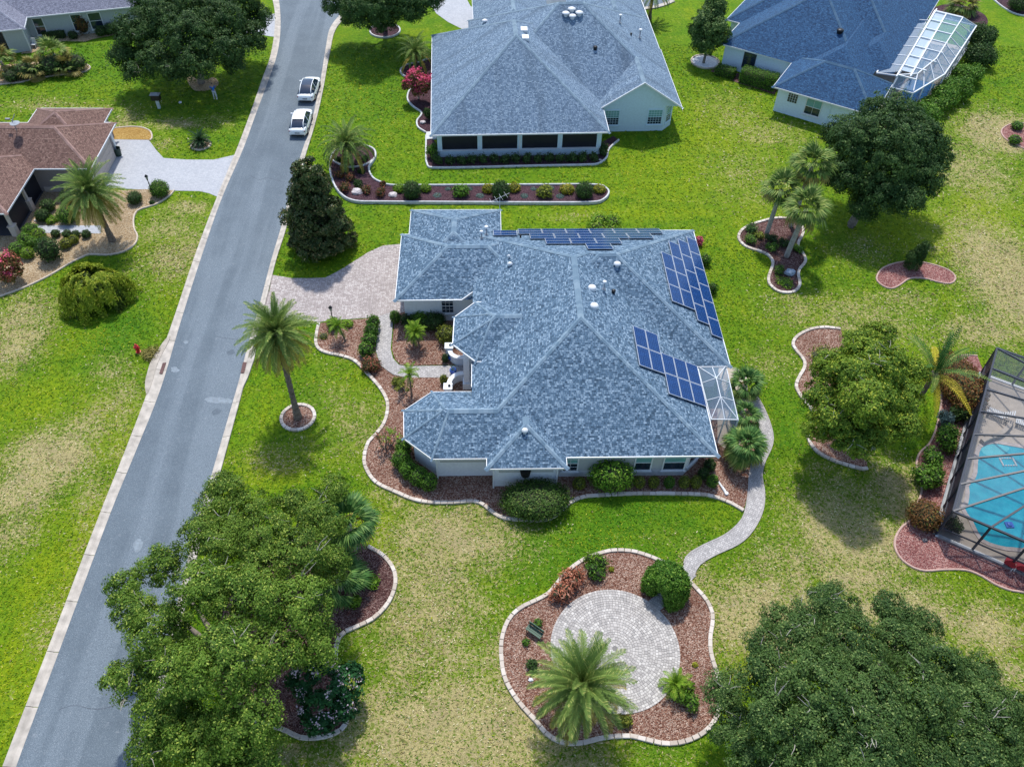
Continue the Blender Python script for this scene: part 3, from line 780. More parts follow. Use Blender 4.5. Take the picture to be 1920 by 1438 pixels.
POOLB = [(1832, 668), (1800, 668), (1778, 688), (1766, 720), (1764, 760), (1756, 800), (1744, 830), (1724, 850), (1718, 872), (1724, 892), (1729, 915), (1722, 940), (1709, 972), (1688, 991), (1677, 1015), (1682, 1038), (1701, 1058), (1731, 1070), (1772, 1068), (1810, 1069), (1838, 1079), (1866, 1096), (1895, 1107), (1920, 1111), (1990, 1128)]
bed('rose red mulch bed wrapping the corner of the near pool cage', POOLB + [(2010, 1105), (1920, 1072), (1760, 1000), (1822, 770), (1845, 700)], MULCH_RED, 0.05, 'curb', POOLB, smooth_n=0, edgemat=CURBPINK, h=0.11, w=0.14)
H4B = [(-40, 572), (0, 557), (51, 538), (96, 516), (131, 495), (153, 484), (168, 478), (204, 479), (234, 472), (253, 459), (258, 443), (252, 430), (251, 410), (260, 395), (293, 384), (317, 369), (327, 358)]
bed('tan pebble bed with clipped shrubs in front of the red roofed house', H4B + [(271, 356), (230, 358), (150, 352), (60, 352), (-40, 480)], MULCH_TAN, 0.05, 'curb', H4B, smooth_n=0, edgemat=CURBTAN, h=0.13, w=0.14)
bed('golden gravel pad beside the garage of the red roofed house', [(200, 246), (217, 241), (244, 238.5), (266, 240), (282, 247), (285, 259), (280, 263), (214, 262), (198, 262)], MULCH_GOLD, 0.04, 'curb', [(205, 243), (217, 241), (244, 238.5), (266, 240), (282, 247), (285, 259), (281, 264)], smooth_n=0, edgemat=CURBTAN, h=0.1, w=0.16)
bed('small round tan curb ring under the sago palm', None, MULCH_TAN, 0.05, 'curb', world=circ(377, 272.5, 0.92), edgemat=CURBTAN, h=0.14)
bed('patch of pale gravel around the trunk of the far left oak', [(350, 146), (356, 141), (372, 150), (385, 151), (400, 146), (410, 155), (404, 165), (385, 171), (365, 170), (355, 160)], MULCH_TAN, 0.04, None, closed_edge=False)
LF = [(-40, 170), (0, 160), (40, 155), (100, 143), (150, 138), (168, 131), (167, 124), (150, 119)]
bed('tan gravel bed of yellow palms and shrubs at the far left', LF + [(80, 116), (-40, 128)], MULCH_TAN, 0.05, 'curb', LF, smooth_n=0, edgemat=CURBTAN, h=0.12, w=0.14)
bed('tan gravel strip along the wall of the far left house', [(40, 102), (60, 100), (75, 95), (88, 86), (105, 80), (120, 78), (160, 79), (175, 74), (215, 66), (245, 62), (262, 60), (262, 50), (65, 70), (50, 85)], MULCH_TAN, 0.05, None, closed_edge=False, smooth_n=0)
bed('pink mulch bed corner at the right edge', [(1877, 246), (1885, 238), (1900, 233), (1935, 235), (1960, 260), (1930, 281), (1905, 272), (1890, 265), (1880, 256)], MULCH_RED, 0.05, 'curb', edgemat=CURBPINK, h=0.11, w=0.14)
bed('dark mulch strip behind the far pool cage', [(1745, 18), (1790, 8), (1840, 25), (1852, 42), (1840, 50), (1800, 40), (1750, 34)], MULCH_PURPLE, 0.05, None, closed_edge=False)
bed('shaded grey mulch bed at the top right corner', [(1862, 0), (1880, 15), (1905, 28), (1940, 34), (1960, -20), (1870, -20)], MULCH_PURPLE, 0.05, 'curb', [(1862, 0), (1880, 15), (1905, 28), (1940, 34)], smooth_n=0)
bed('white pebble circle under the small oval tree', None, simple('white_pebble', (0.60, 0.62, 0.66), 0.9, var=0.25, scale=9), 0.06, 'curb', world=circ(1322, 117, 1.55), edgemat=CURBTAN, h=0.16)
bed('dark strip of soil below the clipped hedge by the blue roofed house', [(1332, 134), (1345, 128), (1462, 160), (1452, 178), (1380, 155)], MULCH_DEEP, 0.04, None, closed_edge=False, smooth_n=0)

# round patio of concentric pavers
pc = G(1153, 1217)
PR = 3.68
pt = thing('round_patio', 'round patio of mottled grey pavers laid in rings', 'patio', (pc[0], pc[1], 0))
mb = MB(); mb.prism([(pc[0] + (PR - .02) * math.cos(t * .1309), pc[1] + (PR - .02) * math.sin(t * .1309)) for t in range(48)], -0.05, 0.070); mb.build('bedding', simple('joint_sand', (0.20, 0.19, 0.18), 0.95), pt)
mb = MB()
r = 0.16
ring = 0
def paver(r0, r1, a0, a1, z):
    V = []
    for zz, g in ((0.05, 0.0), (z - .008, 0.0), (z, 0.010)):
        for rr, aa in ((r0 + g, a0 + g / max(r0, .1)), (r1 - g, a0 + g / r1), (r1 - g, a1 - g / r1), (r0 + g, a1 - g / max(r0, .1))):
            V.append((pc[0] + rr * math.cos(aa), pc[1] + rr * math.sin(aa), zz))
    mb.add(V, [(0, 1, 5, 4), (1, 2, 6, 5), (2, 3, 7, 6), (3, 0, 4, 7), (4, 5, 9, 8), (5, 6, 10, 9), (6, 7, 11, 10), (7, 4, 8, 11), (8, 9, 10, 11)])
while r < PR - 0.1:
    dr = random.choice([0.14, 0.16, 0.19])
    if r + dr > PR - 0.12: dr = PR - r
    n = max(6, int(2 * math.pi * (r + dr / 2) / 0.175)); a = random.random()
    cuts = np.cumsum([random.uniform(.7, 1.3) for _ in range(n)]); cuts = cuts / cuts[-1] * 2 * math.pi
    prev = 0.0
    for q in cuts:
        gp = 0.008 / (r + dr)
        paver(r + .006, r + dr - .006, a + prev + gp, a + q - gp, 0.092 + random.uniform(-.004, .004)); prev = q
    r += dr
o = mb.build('pavers', PATIO_PAVER, pt); o['kind'] = 'stuff'
sheet('path', [(1283, 1058), (1258, 1092), (1240, 1108), (1215, 1128), (1232, 1150), (1262, 1122), (1288, 1096), (1305, 1080)], 0.066, PAVE_PATH, 'short paver link through the hedge arch to the patio')
# ------------------------------------------------------------------ houses
def clip_poly(poly, n, d):
    """keep n.p >= d"""
    out = []
    N = len(poly)
    for i in range(N):
        a = poly[i]; q = poly[(i + 1) % N]
        da = n[0] * a[0] + n[1] * a[1] - d; db = n[0] * q[0] + n[1] * q[1] - d
        if da >= -1e-9: out.append(a)
        if (da > 1e-9 and db < -1e-9) or (da < -1e-9 and db > 1e-9):
            t = da / (da - db); out.append((a[0] + (q[0] - a[0]) * t, a[1] + (q[1] - a[1]) * t))
    return out
class Hip:
    def __init__(s, poly, slope, z0, gable=(), clips=()):
        ar = sum(poly[i][0] * poly[(i + 1) % len(poly)][1] - poly[(i + 1) % len(poly)][0] * poly[i][1] for i in range(len(poly)))
        assert ar > 0, 'ccw'
        s.poly, s.m, s.z0, s.gable, s.clips = [tuple(map(float, q)) for q in poly], slope, z0, set(gable), clips
        s.pl = []
        for i, a in enumerate(s.poly):
            q = s.poly[(i + 1) % len(s.poly)]
            ex, ey = q[0] - a[0], q[1] - a[1]; L = math.hypot(ex, ey)
            n = (-ey / L, ex / L)
            s.pl.append((n, n[0] * a[0] + n[1] * a[1], (ex / L, ey / L), a))
    def d(s, i, p):
        n, c = s.pl[i][:2]; return n[0] * p[0] + n[1] * p[1] - c
    def act(s): return [i for i in range(len(s.pl)) if i not in s.gable]
    def h(s, p):
        if min(s.d(i, p) for i in range(len(s.pl))) < -1e-6: return -1e9
        for n, c in s.clips:
            if n[0] * p[0] + n[1] * p[1] < c - 1e-6: return -1e9
        return s.z0 + s.m * min(s.d(i, p) for i in s.act())
    def faces(s):
        out = []
        for i in s.act():
            P = list(s.poly)
            for n, c in s.clips: P = clip_poly(P, n, c)
            for j in s.act():
                if j == i or not P: continue
                (ni, ci), (nj, cj) = s.pl[i][:2], s.pl[j][:2]
                P = clip_poly(P, (nj[0] - ni[0], nj[1] - ni[1]), cj - ci)
            P2 = []
            for q in P:
                if not P2 or math.hypot(q[0] - P2[-1][0], q[1] - P2[-1][1]) > 1e-5: P2.append(q)
            if len(P2) > 2 and math.hypot(P2[0][0] - P2[-1][0], P2[0][1] - P2[-1][1]) < 1e-5: P2.pop()
            if len(P2) >= 3: out.append((i, P2))
        return out
    def creases(s):
        E = []
        for i, P in s.faces():
            for k in range(len(P)):
                a, q = P[k], P[(k + 1) % len(P)]
                for j in s.act():
                    if j <= i: continue
                    if abs(s.d(i, a) - s.d(j, a)) < 1e-4 and abs(s.d(i, q) - s.d(j, q)) < 1e-4: E.append((i, j, a, q))
        return E
def rect(x0, y0, x1, y1): return [(x0, y0), (x1, y0), (x1, y1), (x0, y1)]
def frame(o, ang):
    c, s = math.cos(ang), math.sin(ang)
    return lambda u, v: (o[0] + u * c - v * s, o[1] + u * s + v * c)
def frect(f, u0, v0, u1, v1): return [f(u0, v0), f(u1, v0), f(u1, v1), f(u0, v1)]

def build_roof(root, blocks, mat, capmat, soffit=WHITE):
    for k, B in enumerate(blocks): B.z0 += 0.004 * k
    mb = MB()
    for B in blocks:
        sl = math.sqrt(1 + B.m ** 2)
        for i, P in B.faces():
            n, c, e, a = B.pl[i]
            V = [(q[0], q[1], B.z0 + B.m * B.d(i, q)) for q in P]
            uv = [((q[0] - a[0]) * e[0] + (q[1] - a[1]) * e[1] + 13.7 * i, B.d(i, q) * sl) for q in P]
            mb.add(V, [tuple(range(len(P)))], 0, [uv])
    roof = mb.build('roof', mat, root)
    caps = MB()
    for bi, B in enumerate(blocks):
        if getattr(B, 'nocap', False): continue
        for i, j, a, q in B.creases():
            L = math.hypot(q[0] - a[0], q[1] - a[1])
            if L < 0.3: continue
            n = max(1, int(L / 0.30))
            za, zq = B.h(((a[0] * .999 + q[0] * .001), (a[1] * .999 + q[1] * .001))), 0
            za = B.z0 + B.m * B.d(i, a); zq = B.z0 + B.m * B.d(i, q)
            if za > zq: a, q, za, zq = q, a, zq, za
            for k in range(n):
                t0, t1 = k / n, (k + 1.12) / n
                pm = (a[0] + (q[0] - a[0]) * (k + .5) / n, a[1] + (q[1] - a[1]) * (k + .5) / n)
                zm = za + (zq - za) * (k + .5) / n
                if any(C.h(pm) > zm - 0.07 for C in blocks if C is not B): continue
                V = []
                for t, lift in ((t0, 0.045), (t1, 0.022)):
                    c = np.array([a[0] + (q[0] - a[0]) * t, a[1] + (q[1] - a[1]) * t]); z = za + (zq - za) * t
                    for side in (i, j):
                        nn = np.array(B.pl[side][0]); w = c - nn * 0.21
                        V.append((w[0], w[1], z - 0.21 * B.m + lift * .7))
                    V.append((c[0], c[1], z + lift + 0.02))
                caps.add(V, [(0, 3, 5, 2), (2, 5, 4, 1), (0, 2, 1)])
    if caps.v:
        o = caps.build('ridge_cap', capmat, root); o.parent = roof; o['kind'] = 'stuff'
    return roof
def eave(root, pts, z, mat=WHITE, closed=True, h=0.13, w=0.085):
    """gutter along the eave line; pts carry an optional own height"""
    P = [(q[0], q[1], q[2] if len(q) > 2 else z) for q in pts]
    N = len(P)
    mb = MB()
    for i in range(N if closed else N - 1):
        a = Vector(P[i]); q = Vector(P[(i + 1) % N]); d = (q - a)
        if d.length < .05: continue
        d = d.normalized() * 0.05
        zz = Vector((0, 0, -0.06 + 0.002 * (i % 3)))
        mb.beam(a - d + zz, q + d + zz, w, h)
    return mb.build('gutter', mat, root)
def walls(root, poly, z1, mat, name='wall', z0=-0.05, band=None):
    mb = MB(); N = len(poly)
    ar = sum(poly[i][0] * poly[(i + 1) % N][1] - poly[(i + 1) % N][0] * poly[i][1] for i in range(N))
    P = poly if ar > 0 else poly[::-1]
    for i in range(N):
        a, q = P[i], P[(i + 1) % N]
        mb.quad((a[0], a[1], z0), (q[0], q[1], z0), (q[0], q[1], z1), (a[0], a[1], z1))
    return mb.build(name, mat, root)
def inset(poly, k):
    N = len(poly); out = []
    ar = sum(poly[i][0] * poly[(i + 1) % N][1] - poly[(i + 1) % N][0] * poly[i][1] for i in range(N))
    P = [np.array(q[:2], float) for q in (poly if ar > 0 else poly[::-1])]
    for i in range(N):
        a, b_, c = P[i - 1], P[i], P[(i + 1) % N]
        e1 = (b_ - a) / np.linalg.norm(b_ - a); e2 = (c - b_) / np.linalg.norm(c - b_)
        n1 = np.array([-e1[1], e1[0]]); n2 = np.array([-e2[1], e2[0]])
        den = 1 + n1 @ n2
        out.append(tuple(b_ + (n1 + n2) * k / max(den, .3)))
    return out
def window(root, c, nrm, w, z0, h, mun=(2, 2), frame_m=WHITE, upper=None, sill=True, fw=0.09, name='window'):
    """c: point on the wall line (x,y); nrm: outward direction"""
    n = Vector((nrm[0], nrm[1], 0)).normalized(); t = Vector((-n.y, n.x, 0)); c = Vector((c[0], c[1], 0))
    def P(u, z, o): return c + t * u + n * o + Vector((0, 0, z))
    mb = MB()
    def bar(u0, z0_, u1, z1_, o0, o1, mi=0):
        V = [P(u0, z0_, o0), P(u1, z0_, o0), P(u1, z1_, o0), P(u0, z1_, o0), P(u0, z0_, o1), P(u1, z0_, o1), P(u1, z1_, o1), P(u0, z1_, o1)]
        mb.add(V, [(0, 3, 2, 1), (4, 5, 6, 7), (0, 1, 5, 4), (1, 2, 6, 5), (2, 3, 7, 6), (3, 0, 4, 7)], mi)
    hw = w / 2
    bar(-hw - fw, z0, -hw, z0 + h, -.02, .06); bar(hw, z0, hw + fw, z0 + h, -.02, .06)
    bar(-hw - fw, z0 + h, hw + fw, z0 + h + fw, -.02, .062); bar(-hw - fw, z0 - fw, hw + fw, z0, -.02, .062)
    bar(-hw, z0 + h / 2 - .025, hw, z0 + h / 2 + .025, -.01, .045)
    for i in range(1, mun[0]): bar(-hw + w * i / mun[0] - .012, z0, -hw + w * i / mun[0] + .012, z0 + h, -.01, .036)
    for i in range(1, mun[1]):
        if abs(i / mun[1] - .5) > .01: bar(-hw, z0 + h * i / mun[1] - .012, hw, z0 + h * i / mun[1] + .012, -.01, .034)
    fr = mb.build(name, frame_m, root)
    for k, (a, q) in enumerate(((z0, z0 + h / 2), (z0 + h / 2, z0 + h))):
        mb = MB(); bar(-hw, a, hw, q, -.01, .02)
        g = mb.build('pane', (upper if (k == 1 and upper) else GLASS), root); g.parent = fr
    if sill:
        mb = MB(); bar(-hw - .16, z0 - .17, hw + .16, z0 - .092, -.02, .12)
        s = mb.build('sill', frame_m, root); s.parent = fr
    return fr
def ray_roof(px, py, blocks):
    d = ray(px, py); o = np.array([0, 0, CAMH])
    lo = (CAMH - 12) / -d[2]; hi = CAMH / -d[2]
    for k in range(4000):
        t = lo + (hi - lo) * k / 4000
        p = o + d * t
        z = max(B.h(p) for B in blocks)
        if z > p[2]: return p
    return o + d * hi
def pipe(root, px, py, blocks, kind='pipe', s=1.0):
    p = ray_roof(px, py, blocks)
    mb = MB()
    if kind == 'pipe':
        mb.lathe((p[0], p[1], p[2] - .3), [(0.17 * s, 0.2), (0.13 * s, .36), (.055 * s, .38), (.055 * s, .95 * s)], 10); mb.lathe((p[0], p[1], p[2] + .62 * s), [(.12 * s, 0), (.15 * s, .05), (.14 * s, .14), (.04, .18)], 10, 1)
        return mb.build('vent_pipe', [GREYMETAL, WHITE], root, smooth=True)
    if kind == 'dome':
        mb.lathe((p[0], p[1], p[2] - .15), [(0.30 * s, 0), (.30 * s, .22), (.27 * s, .30), (.16 * s, .38), (.03, .40)], 14)
        return mb.build('skylight_dome', WHITE, root, smooth=True)
    if kind == 'cap':
        mb.lathe((p[0], p[1], p[2] - .2), [(.16 * s, 0), (.16 * s, .32), (.26 * s, .34), (.26 * s, .40), (.12 * s, .50), (.03, .52)], 12)
        return mb.build('roof_vent', WHITE, root, smooth=True)
    if kind == 'dark':
        mb.lathe((p[0], p[1], p[2] - .2), [(.18 * s, 0), (.18 * s, .30), (.22 * s, .33), (.20 * s, .45), (.03, .48)], 10)
        return mb.build('roof_vent', BLACKMETAL, root, smooth=True)
    if kind == 'sky':
        mb.box((p[0], p[1], p[2] + .02), (.75, .8, .3)); 
        return mb.build('skylight', WHITE, root)

# ---- the solar house
Z0 = 2.75
mroot = thing('house', 'white stucco house with blue shingle hip roof carrying solar panels', 'house', (5.0, 42.0, 0))
MB_ = [Hip(rect(-2.2, 31.2, 14.64, 54.25), .5, Z0, clips=[((1, 0), -1.09)]),
       Hip(rect(0.5, 38.95, 17.0, 54.22), .5, Z0),
       Hip(rect(-6.9, 45.93, 4.0, 53.8), .5, Z0),
       Hip(rect(-6.3, 48.0, 1.15, 57.05), .5, Z0),
       Hip([(-3.58, 31.2), (5.0, 31.2), (5.0, 36.79), (-3.8, 36.79), (-5.6, 35.17), (-5.43, 32.85)], .5, Z0),
       Hip([(-0.83, 38.78), (6.0, 38.78), (6.0, 44.74), (-0.89, 44.74), (-2.38, 43.17), (-2.44, 40.44)], .5, Z0 + .85),
       Hip(rect(-0.11, 30.38, 4.91, 38.0), .5, Z0)]
build_roof(mroot, MB_, SH_MAIN, RIDGE_MAIN)
OUT = [(-6.3, 53.8), (-6.9, 53.8), (-6.9, 45.93), (-1.91, 45.93), (-1.09, 46.37, 3.2), (-1.09, 45.6, 3.2)]
eave(mroot, [(-1.09, 38.8, 3.30), (-1.09, 36.79, 3.30)], Z0, closed=False)
eave(mroot, [(-1.05, 46.3, 3.25), (-1.91, 45.93, 2.78), (-6.9, 45.93), (-6.9, 53.8), (-6.3, 53.8), (-6.3, 57.05), (1.15, 57.05), (1.15, 54.22), (17.0, 54.22), (17.0, 38.95), (14.64, 38.95), (14.64, 31.2), (4.91, 31.2), (4.91, 30.38), (-0.11, 30.38), (-0.11, 31.2), (-3.58, 31.2), (-5.43, 32.85), (-5.6, 35.17), (-3.8, 36.79), (-1.09, 36.79)], Z0, closed=False)
eave(mroot, [(0.2, 38.78), (-0.83, 38.78), (-2.44, 40.44), (-2.38, 43.17), (-0.89, 44.74), (0.2, 44.74)], Z0 + .87, closed=False)
walls(mroot, [(-.3, 39.3), (2.6, 39.3), (2.6, 44.2), (-.5, 44.2), (-1.9, 42.95), (-1.9, 40.7)], Z0 + .95, WALL_MAIN, 'turret_wall', 2.9)
WP = [(-6.35, 46.5), (-0.6, 46.5), (-0.6, 45.0), (0.6, 43.9), (0.6, 38.2), (-0.45, 38.2), (-0.45, 36.25), (-3.55, 36.25), (-5.05, 34.9), (-4.92, 33.1), (-3.35, 31.78), (0.36, 31.78), (0.36, 30.92), (4.42, 30.92), (4.42, 31.62), (12.9, 31.62), (14.1, 32.75), (14.1, 39.45), (16.45, 39.45), (16.45, 53.7), (0.65, 53.7), (0.65, 56.5), (-5.8, 56.5), (-5.8, 53.3), (-6.35, 53.3)]
walls(mroot, WP, Z0 + .18, WALL_MAIN)
# raised stucco panels and bands on the south front
mb = MB()
mb.box((-1.55, 31.755, 2.15), (3.2, .06, 1.05)); mb.box((2.4, 30.895, 2.15), (3.5, .06, 1.05)); mb.box((8.6, 31.595, 1.75), (8.2, .06, 1.9))
mb.build('stucco_panel', WALL_BAND, mroot)
window(mroot, (-3.35 - .82, 31.78 + .69), (-.645, -.765), 1.5, 1.95, .55, (3, 1), WHITE, sill=False)
mb = MB(); mb.lathe((2.35, 30.84, 1.45), [(.30, 0), (.34, .25), (.36, .5)], 12); mb.build('wall_planter', BLACKMETAL, mroot)
window(mroot, (5.3, 31.56), (0, -1), .9, .85, 1.55, (2, 4), WHITE, GLASS_TEAL)
window(mroot, (10.05, 31.56), (0, -1), 1.0, .85, 1.55, (1, 2), WHITE, GLASS_TEAL)
window(mroot, (12.1, 31.56), (0, -1), 1.35, .85, 1.55, (1, 2), WHITE, GLASS_TEAL)
window(mroot, (13.5, 32.19), (.685, -.728), 1.0, .85, 1.55, (1, 2), WHITE, GLASS_TEAL)
window(mroot, (-3.05, 46.5), (0, -1), .85, .95, 1.35, (3, 4), WHITE)
for x, y in ((-3.36, 31.6), (.30, 30.8), (4.40, 30.86)):
    mb = MB(); mb.box((x, y, 1.3), (.10, .09, 2.6)); mb.build('downspout', WHITE, mroot)
cq = G(876, 724); mb = MB(); mb.box((cq[0], cq[1], 1.75), (.42, .42, 3.5)); mb.box((cq[0], cq[1], .3), (.6, .75, .66)); mb.build('column', WALL_MAIN, mroot)
mb = MB(); mb.box((-1.15, 41.6, 1.4), (.5, .5, 2.9)); mb.build('column', WALL_MAIN, mroot)
# garage door on the west wall
mb = MB()
for k in range(4): mb.box((-6.37, 49.9, .32 + k * .56), (.07, 4.7, .53))
mb.build('garage_door', WHITE, mroot)
# front door
mb = MB(); mb.box((.57, 40.6, 1.15), (.08, 1.7, 2.3)); mb.build('door', simple('door_wood', (.10, .05, .03), .5), mroot)
# low curved entry walls
for px, lab in (([(842, 652), (846, 664), (856, 670), (868, 671)], 'n'), ([(840, 728), (845, 712), (856, 703), (869, 700)], 's')):
    mb = MB(); c = resample(smooth_curve(G2(px, .75), False, 6), .12)
    for a, q in zip(c[:-1], c[1:]): mb.beam((a[0], a[1], .36), (q[0], q[1], .36), .22, .78)
    for a, q in zip(c[:-1], c[1:]): mb.beam((a[0], a[1], .79), (q[0], q[1], .79), .34, .09)
    e = c[0]; mb.box((e[0], e[1], .44), (.5, .5, .94)); mb.box((e[0], e[1], .95), (.64, .60, .08)); mb.lathe((e[0] + .1, e[1], .99), [(.06, 0), (.10, .06), (.05, .14), (.02, .2)], 8, 1)
    mb.build('entry_wall', [WALL_MAIN, BLACKMETAL], mroot)
for (px, py, kd, s) in ((1110, 541, 'dome', 1.0), (1114, 575, 'dome', 1.0), (1132, 543, 'pipe', 1.0), (1150, 549, 'dark', .7), (1157, 498, 'cap', 1.0), (954, 484, 'cap', .5), (956, 498, 'cap', .75), (903, 448, 'pipe', 1.0), (912, 441, 'pipe', 1.15), (984, 810, 'cap', .8), (976, 446, 'dark', .35)):
    pipe(mroot, px, py, MB_, kd, s)
# small screened lanai on the east side
lan = thing('screen_enclosure', 'small white framed screen lanai with a hipped roof by the solar house', 'enclosure', (14.0, 34.9, 0))
def cage_roof(root, eavepts, ridge, links, fm, sm_, zb=2.6, beamw=.09):
    return
c0, c1, c2, c3 = (np.array(G(*q, 2.62)) for q in ((1308, 687), (1361, 686), (1384, 787), (1333, 786)))
r0 = np.array(G(1343, 709, 3.25)); r1 = np.array(G(1351, 744, 3.25))
mid_w0 = c0 + (c3 - c0) * .33; mid_w1 = c0 + (c3 - c0) * .66; mid_e0 = c1 + (c2 - c1) * .33; mid_e1 = c1 + (c2 - c1) * .66; nm = (c0 + c1) / 2; s_m = (c3 + c2) / 2
SCR = screenmat('screen_light', (.24, .36, .50), .34)
def panel(root, pts, mat):
    mb = MB(); mb.add([tuple(q) for q in pts], [tuple(range(len(pts)))]); return mb.build('screen_panel', mat, root)
for tri in ((c0, nm, r0), (nm, c1, r0), (c1, mid_e0, r0), (mid_e0, mid_e1, r1, r0), (mid_e1, c2, r1), (c2, s_m, r1), (s_m, c3, r1), (c3, mid_w1, r1), (mid_w1, mid_w0, r0, r1), (mid_w0, c0, r0)): panel(lan, tri, SCR)
for a, q in ((c0, c1), (c1, c2), (c2, c3), (c3, c0), (r0, r1), (c0, r0), (c1, r0), (nm, r0), (mid_w0, r0), (mid_e0, r0), (mid_w1, r1), (mid_e1, r1), (c3, r1), (c2, r1), (s_m, r1)):
    mb = MB(); mb.beam(a, q, .055, .06); mb.build('frame_bar', simple('lanai_frame', (.50, .54, .58), .5), lan)
for q in (c1, c2, c3, s_m, mid_e0, mid_e1):
    mb = MB(); mb.beam((q[0], q[1], 0), (q[0], q[1], 2.6), .08, .08); mb.build('post', WHITE, lan)
for a, q in ((c1, mid_e0), (mid_e0, mid_e1), (mid_e1, c2), (c2, s_m), (s_m, c3)): panel(lan, ((a[0], a[1], .05), (q[0], q[1], .05), (q[0], q[1], 2.55), (a[0], a[1], 2.55)), SCR)

# ---- solar panels
m, nt, b = newmat('solar_cells')
uv = nd(nt, 'ShaderNodeUVMap').outputs[0]
br = nd(nt, 'ShaderNodeTexBrick'); br.offset = 0.0
br.inputs['Color1'].default_value = (0.003, 0.024, 0.105, 1); br.inputs['Color2'].default_value = (0.005, 0.036, 0.150, 1); br.inputs['Mortar'].default_value = (0.06, 0.14, 0.30, 1)
br.inputs['Scale'].default_value = 1.0; br.inputs['Mortar Size'].default_value = 0.006; br.inputs['Brick Width'].default_value = .157; br.inputs['Row Height'].default_value = .157
nt.links.new(uv, br.inputs['Vector']); nt.links.new(br.outputs[0], b.inputs['Base Color'])
b.inputs['Roughness'].default_value = 0.14; b.inputs['Specular IOR Level'].default_value = 0.18
CELLS = m
def solar_mesh(L, S):
    """panel lying in local xy: x along the eave (L), y up the slope (S)"""
    mb = MB(); mb.add([(.035, .035, .045), (L - .035, .035, .045), (L - .035, S - .035, .045), (.035, S - .035, .045)], [(0, 1, 2, 3)], 0, [[(0, 0), (L - .07, 0), (L - .07, S - .07), (0, S - .07)]])
    o = mb.build('cells', CELLS); g = o.data; bpy.data.objects.remove(o)
    mb = MB()
    for c, s in (((L / 2, .0175, .02), (L, .035, .05)), ((L / 2, S - .0175, .02), (L, .035, .05)), ((.0175, S / 2, .021), (.035, S - .075, .05)), ((L - .0175, S / 2, .021), (.035, S - .075, .05))): mb.box(c, s)
    o = mb.build('frame', simple('panel_frame', (.46, .50, .56), .4, .3)); f = o.data; bpy.data.objects.remove(o)
    return g, f
def solar_array(label, loc, cells, L, S, toworld):
    t = thing('solar_array', label, 'solar panels', loc)
    g, f = solar_mesh(L, S)
    for (al, up) in cells:
        M = toworld(al, up)
        p = bpy.data.objects.new('solar_panel', f); COL.objects.link(p); p.parent = t
        M = Matrix.Translation(-Vector(t.location)) @ M
        p.matrix_local = M
        q = bpy.data.objects.new('cells', g); COL.objects.link(q); q.parent = p
def slope_frame(o, along, upv):
    a = Vector(along).normalized(); u = Vector(upv).normalized(); n = a.cross(u)
    def fn(al, up):
        p = Vector(o) + a * al + u * up + n * .12
        return Matrix(((a.x, u.x, n.x, p.x), (a.y, u.y, n.y, p.y), (a.z, u.z, n.z, p.z), (0, 0, 0, 1)))
    return fn
PL, PS = 1.83, 1.0
fe = slope_frame((17.0, 41.45, Z0), (0, 1, 0), (-1, 0, .5))
cells = [(k * 1.86, .13) for k in range(6)] + [(1.0 + k * 1.86, .13 + 1.03) for k in range(5)] + [(2.06 + k * 1.86, .13 + 2.06) for k in range(4)] + [(2.06 + k * 1.86, .13 + 3.09) for k in range(3)]
solar_array('large stepped array of blue solar panels on the right end of the roof', (16.0, 46.0, 3.2), cells, PL, PS, fe)
fs = slope_frame((14.64, 35.12, Z0), (0, 1, 0), (-1, 0, .5))
cells = [(k * 1.87, .13 + j * 1.03) for k in range(2) for j in range(3)] + [(1.72 + k * 1.87, .13 + 3.09 + j * 1.03) for k in range(2) for j in range(2)]
solar_array('small array of ten blue solar panels above the lanai', (12.5, 37.5, 3.6), cells, PL, PS, fs)
fn_ = slope_frame((0, 54.22, Z0), (-1, 0, 0), (0, -1, .5))
cells = []
for row, (x0, n) in enumerate(((2.50, 6), (3.35, 5), (4.45, 3), (7.4, 1))):
    for k in range(n):
        for hlf in range(2): cells.append((-(x0 + (k + 1) * 1.94), .03 + row * 1.86 + hlf * .93))
for hlf in range(2): cells.append((-2.42, .62 + hlf * .93))
solar_array('stepped array of dark solar panels on the far slope of the roof', (7.0, 52.0, 3.5), cells, 1.90, .92, fn_)

# ---- neighbour with the screened porch
a2 = math.radians(1.9)
f2 = frame((-5.12, 68.47), a2)
h2 = thing('house', 'pale blue house with grey shingle hip roof and dark screened porch', 'house', (5, 78, 0))
H2 = [Hip(frect(f2, 0, 0, 16.73, 19.9), .65, Z0), Hip(frect(f2, 4, 5.2, 24.4, 23.3), .65, Z0), Hip(frect(f2, 16.4, 4.1, 24.5, 16), .65, Z0, gable=(0, 2)),
      Hip(frect(f2, 4.6, 16, 13.2, 29.5), .6, Z0), Hip(frect(f2, 15.5, 16, 24.3, 31), .6, Z0)]
build_roof(h2, H2, SH_H2, RIDGE_H2)
eave(h2, [f2(16.4, 4.1), f2(16.73, 4.05), f2(16.73, 0), f2(0, 0), f2(0, 19.9), f2(4.6, 19.9), f2(4.6, 29.5), f2(13.2, 29.5)], Z0, closed=False)
eave(h2, [f2(24.5, 3.9), f2(24.5, 16), f2(24.4, 16), f2(24.4, 31)], Z0, closed=False)
zr = Z0 + .65 * 4.05
eave(h2, [(*f2(16.3, 4.1), Z0), (*f2(20.45, 4.1), zr + .06), (*f2(24.6, 4.1), Z0)], Z0, closed=False)
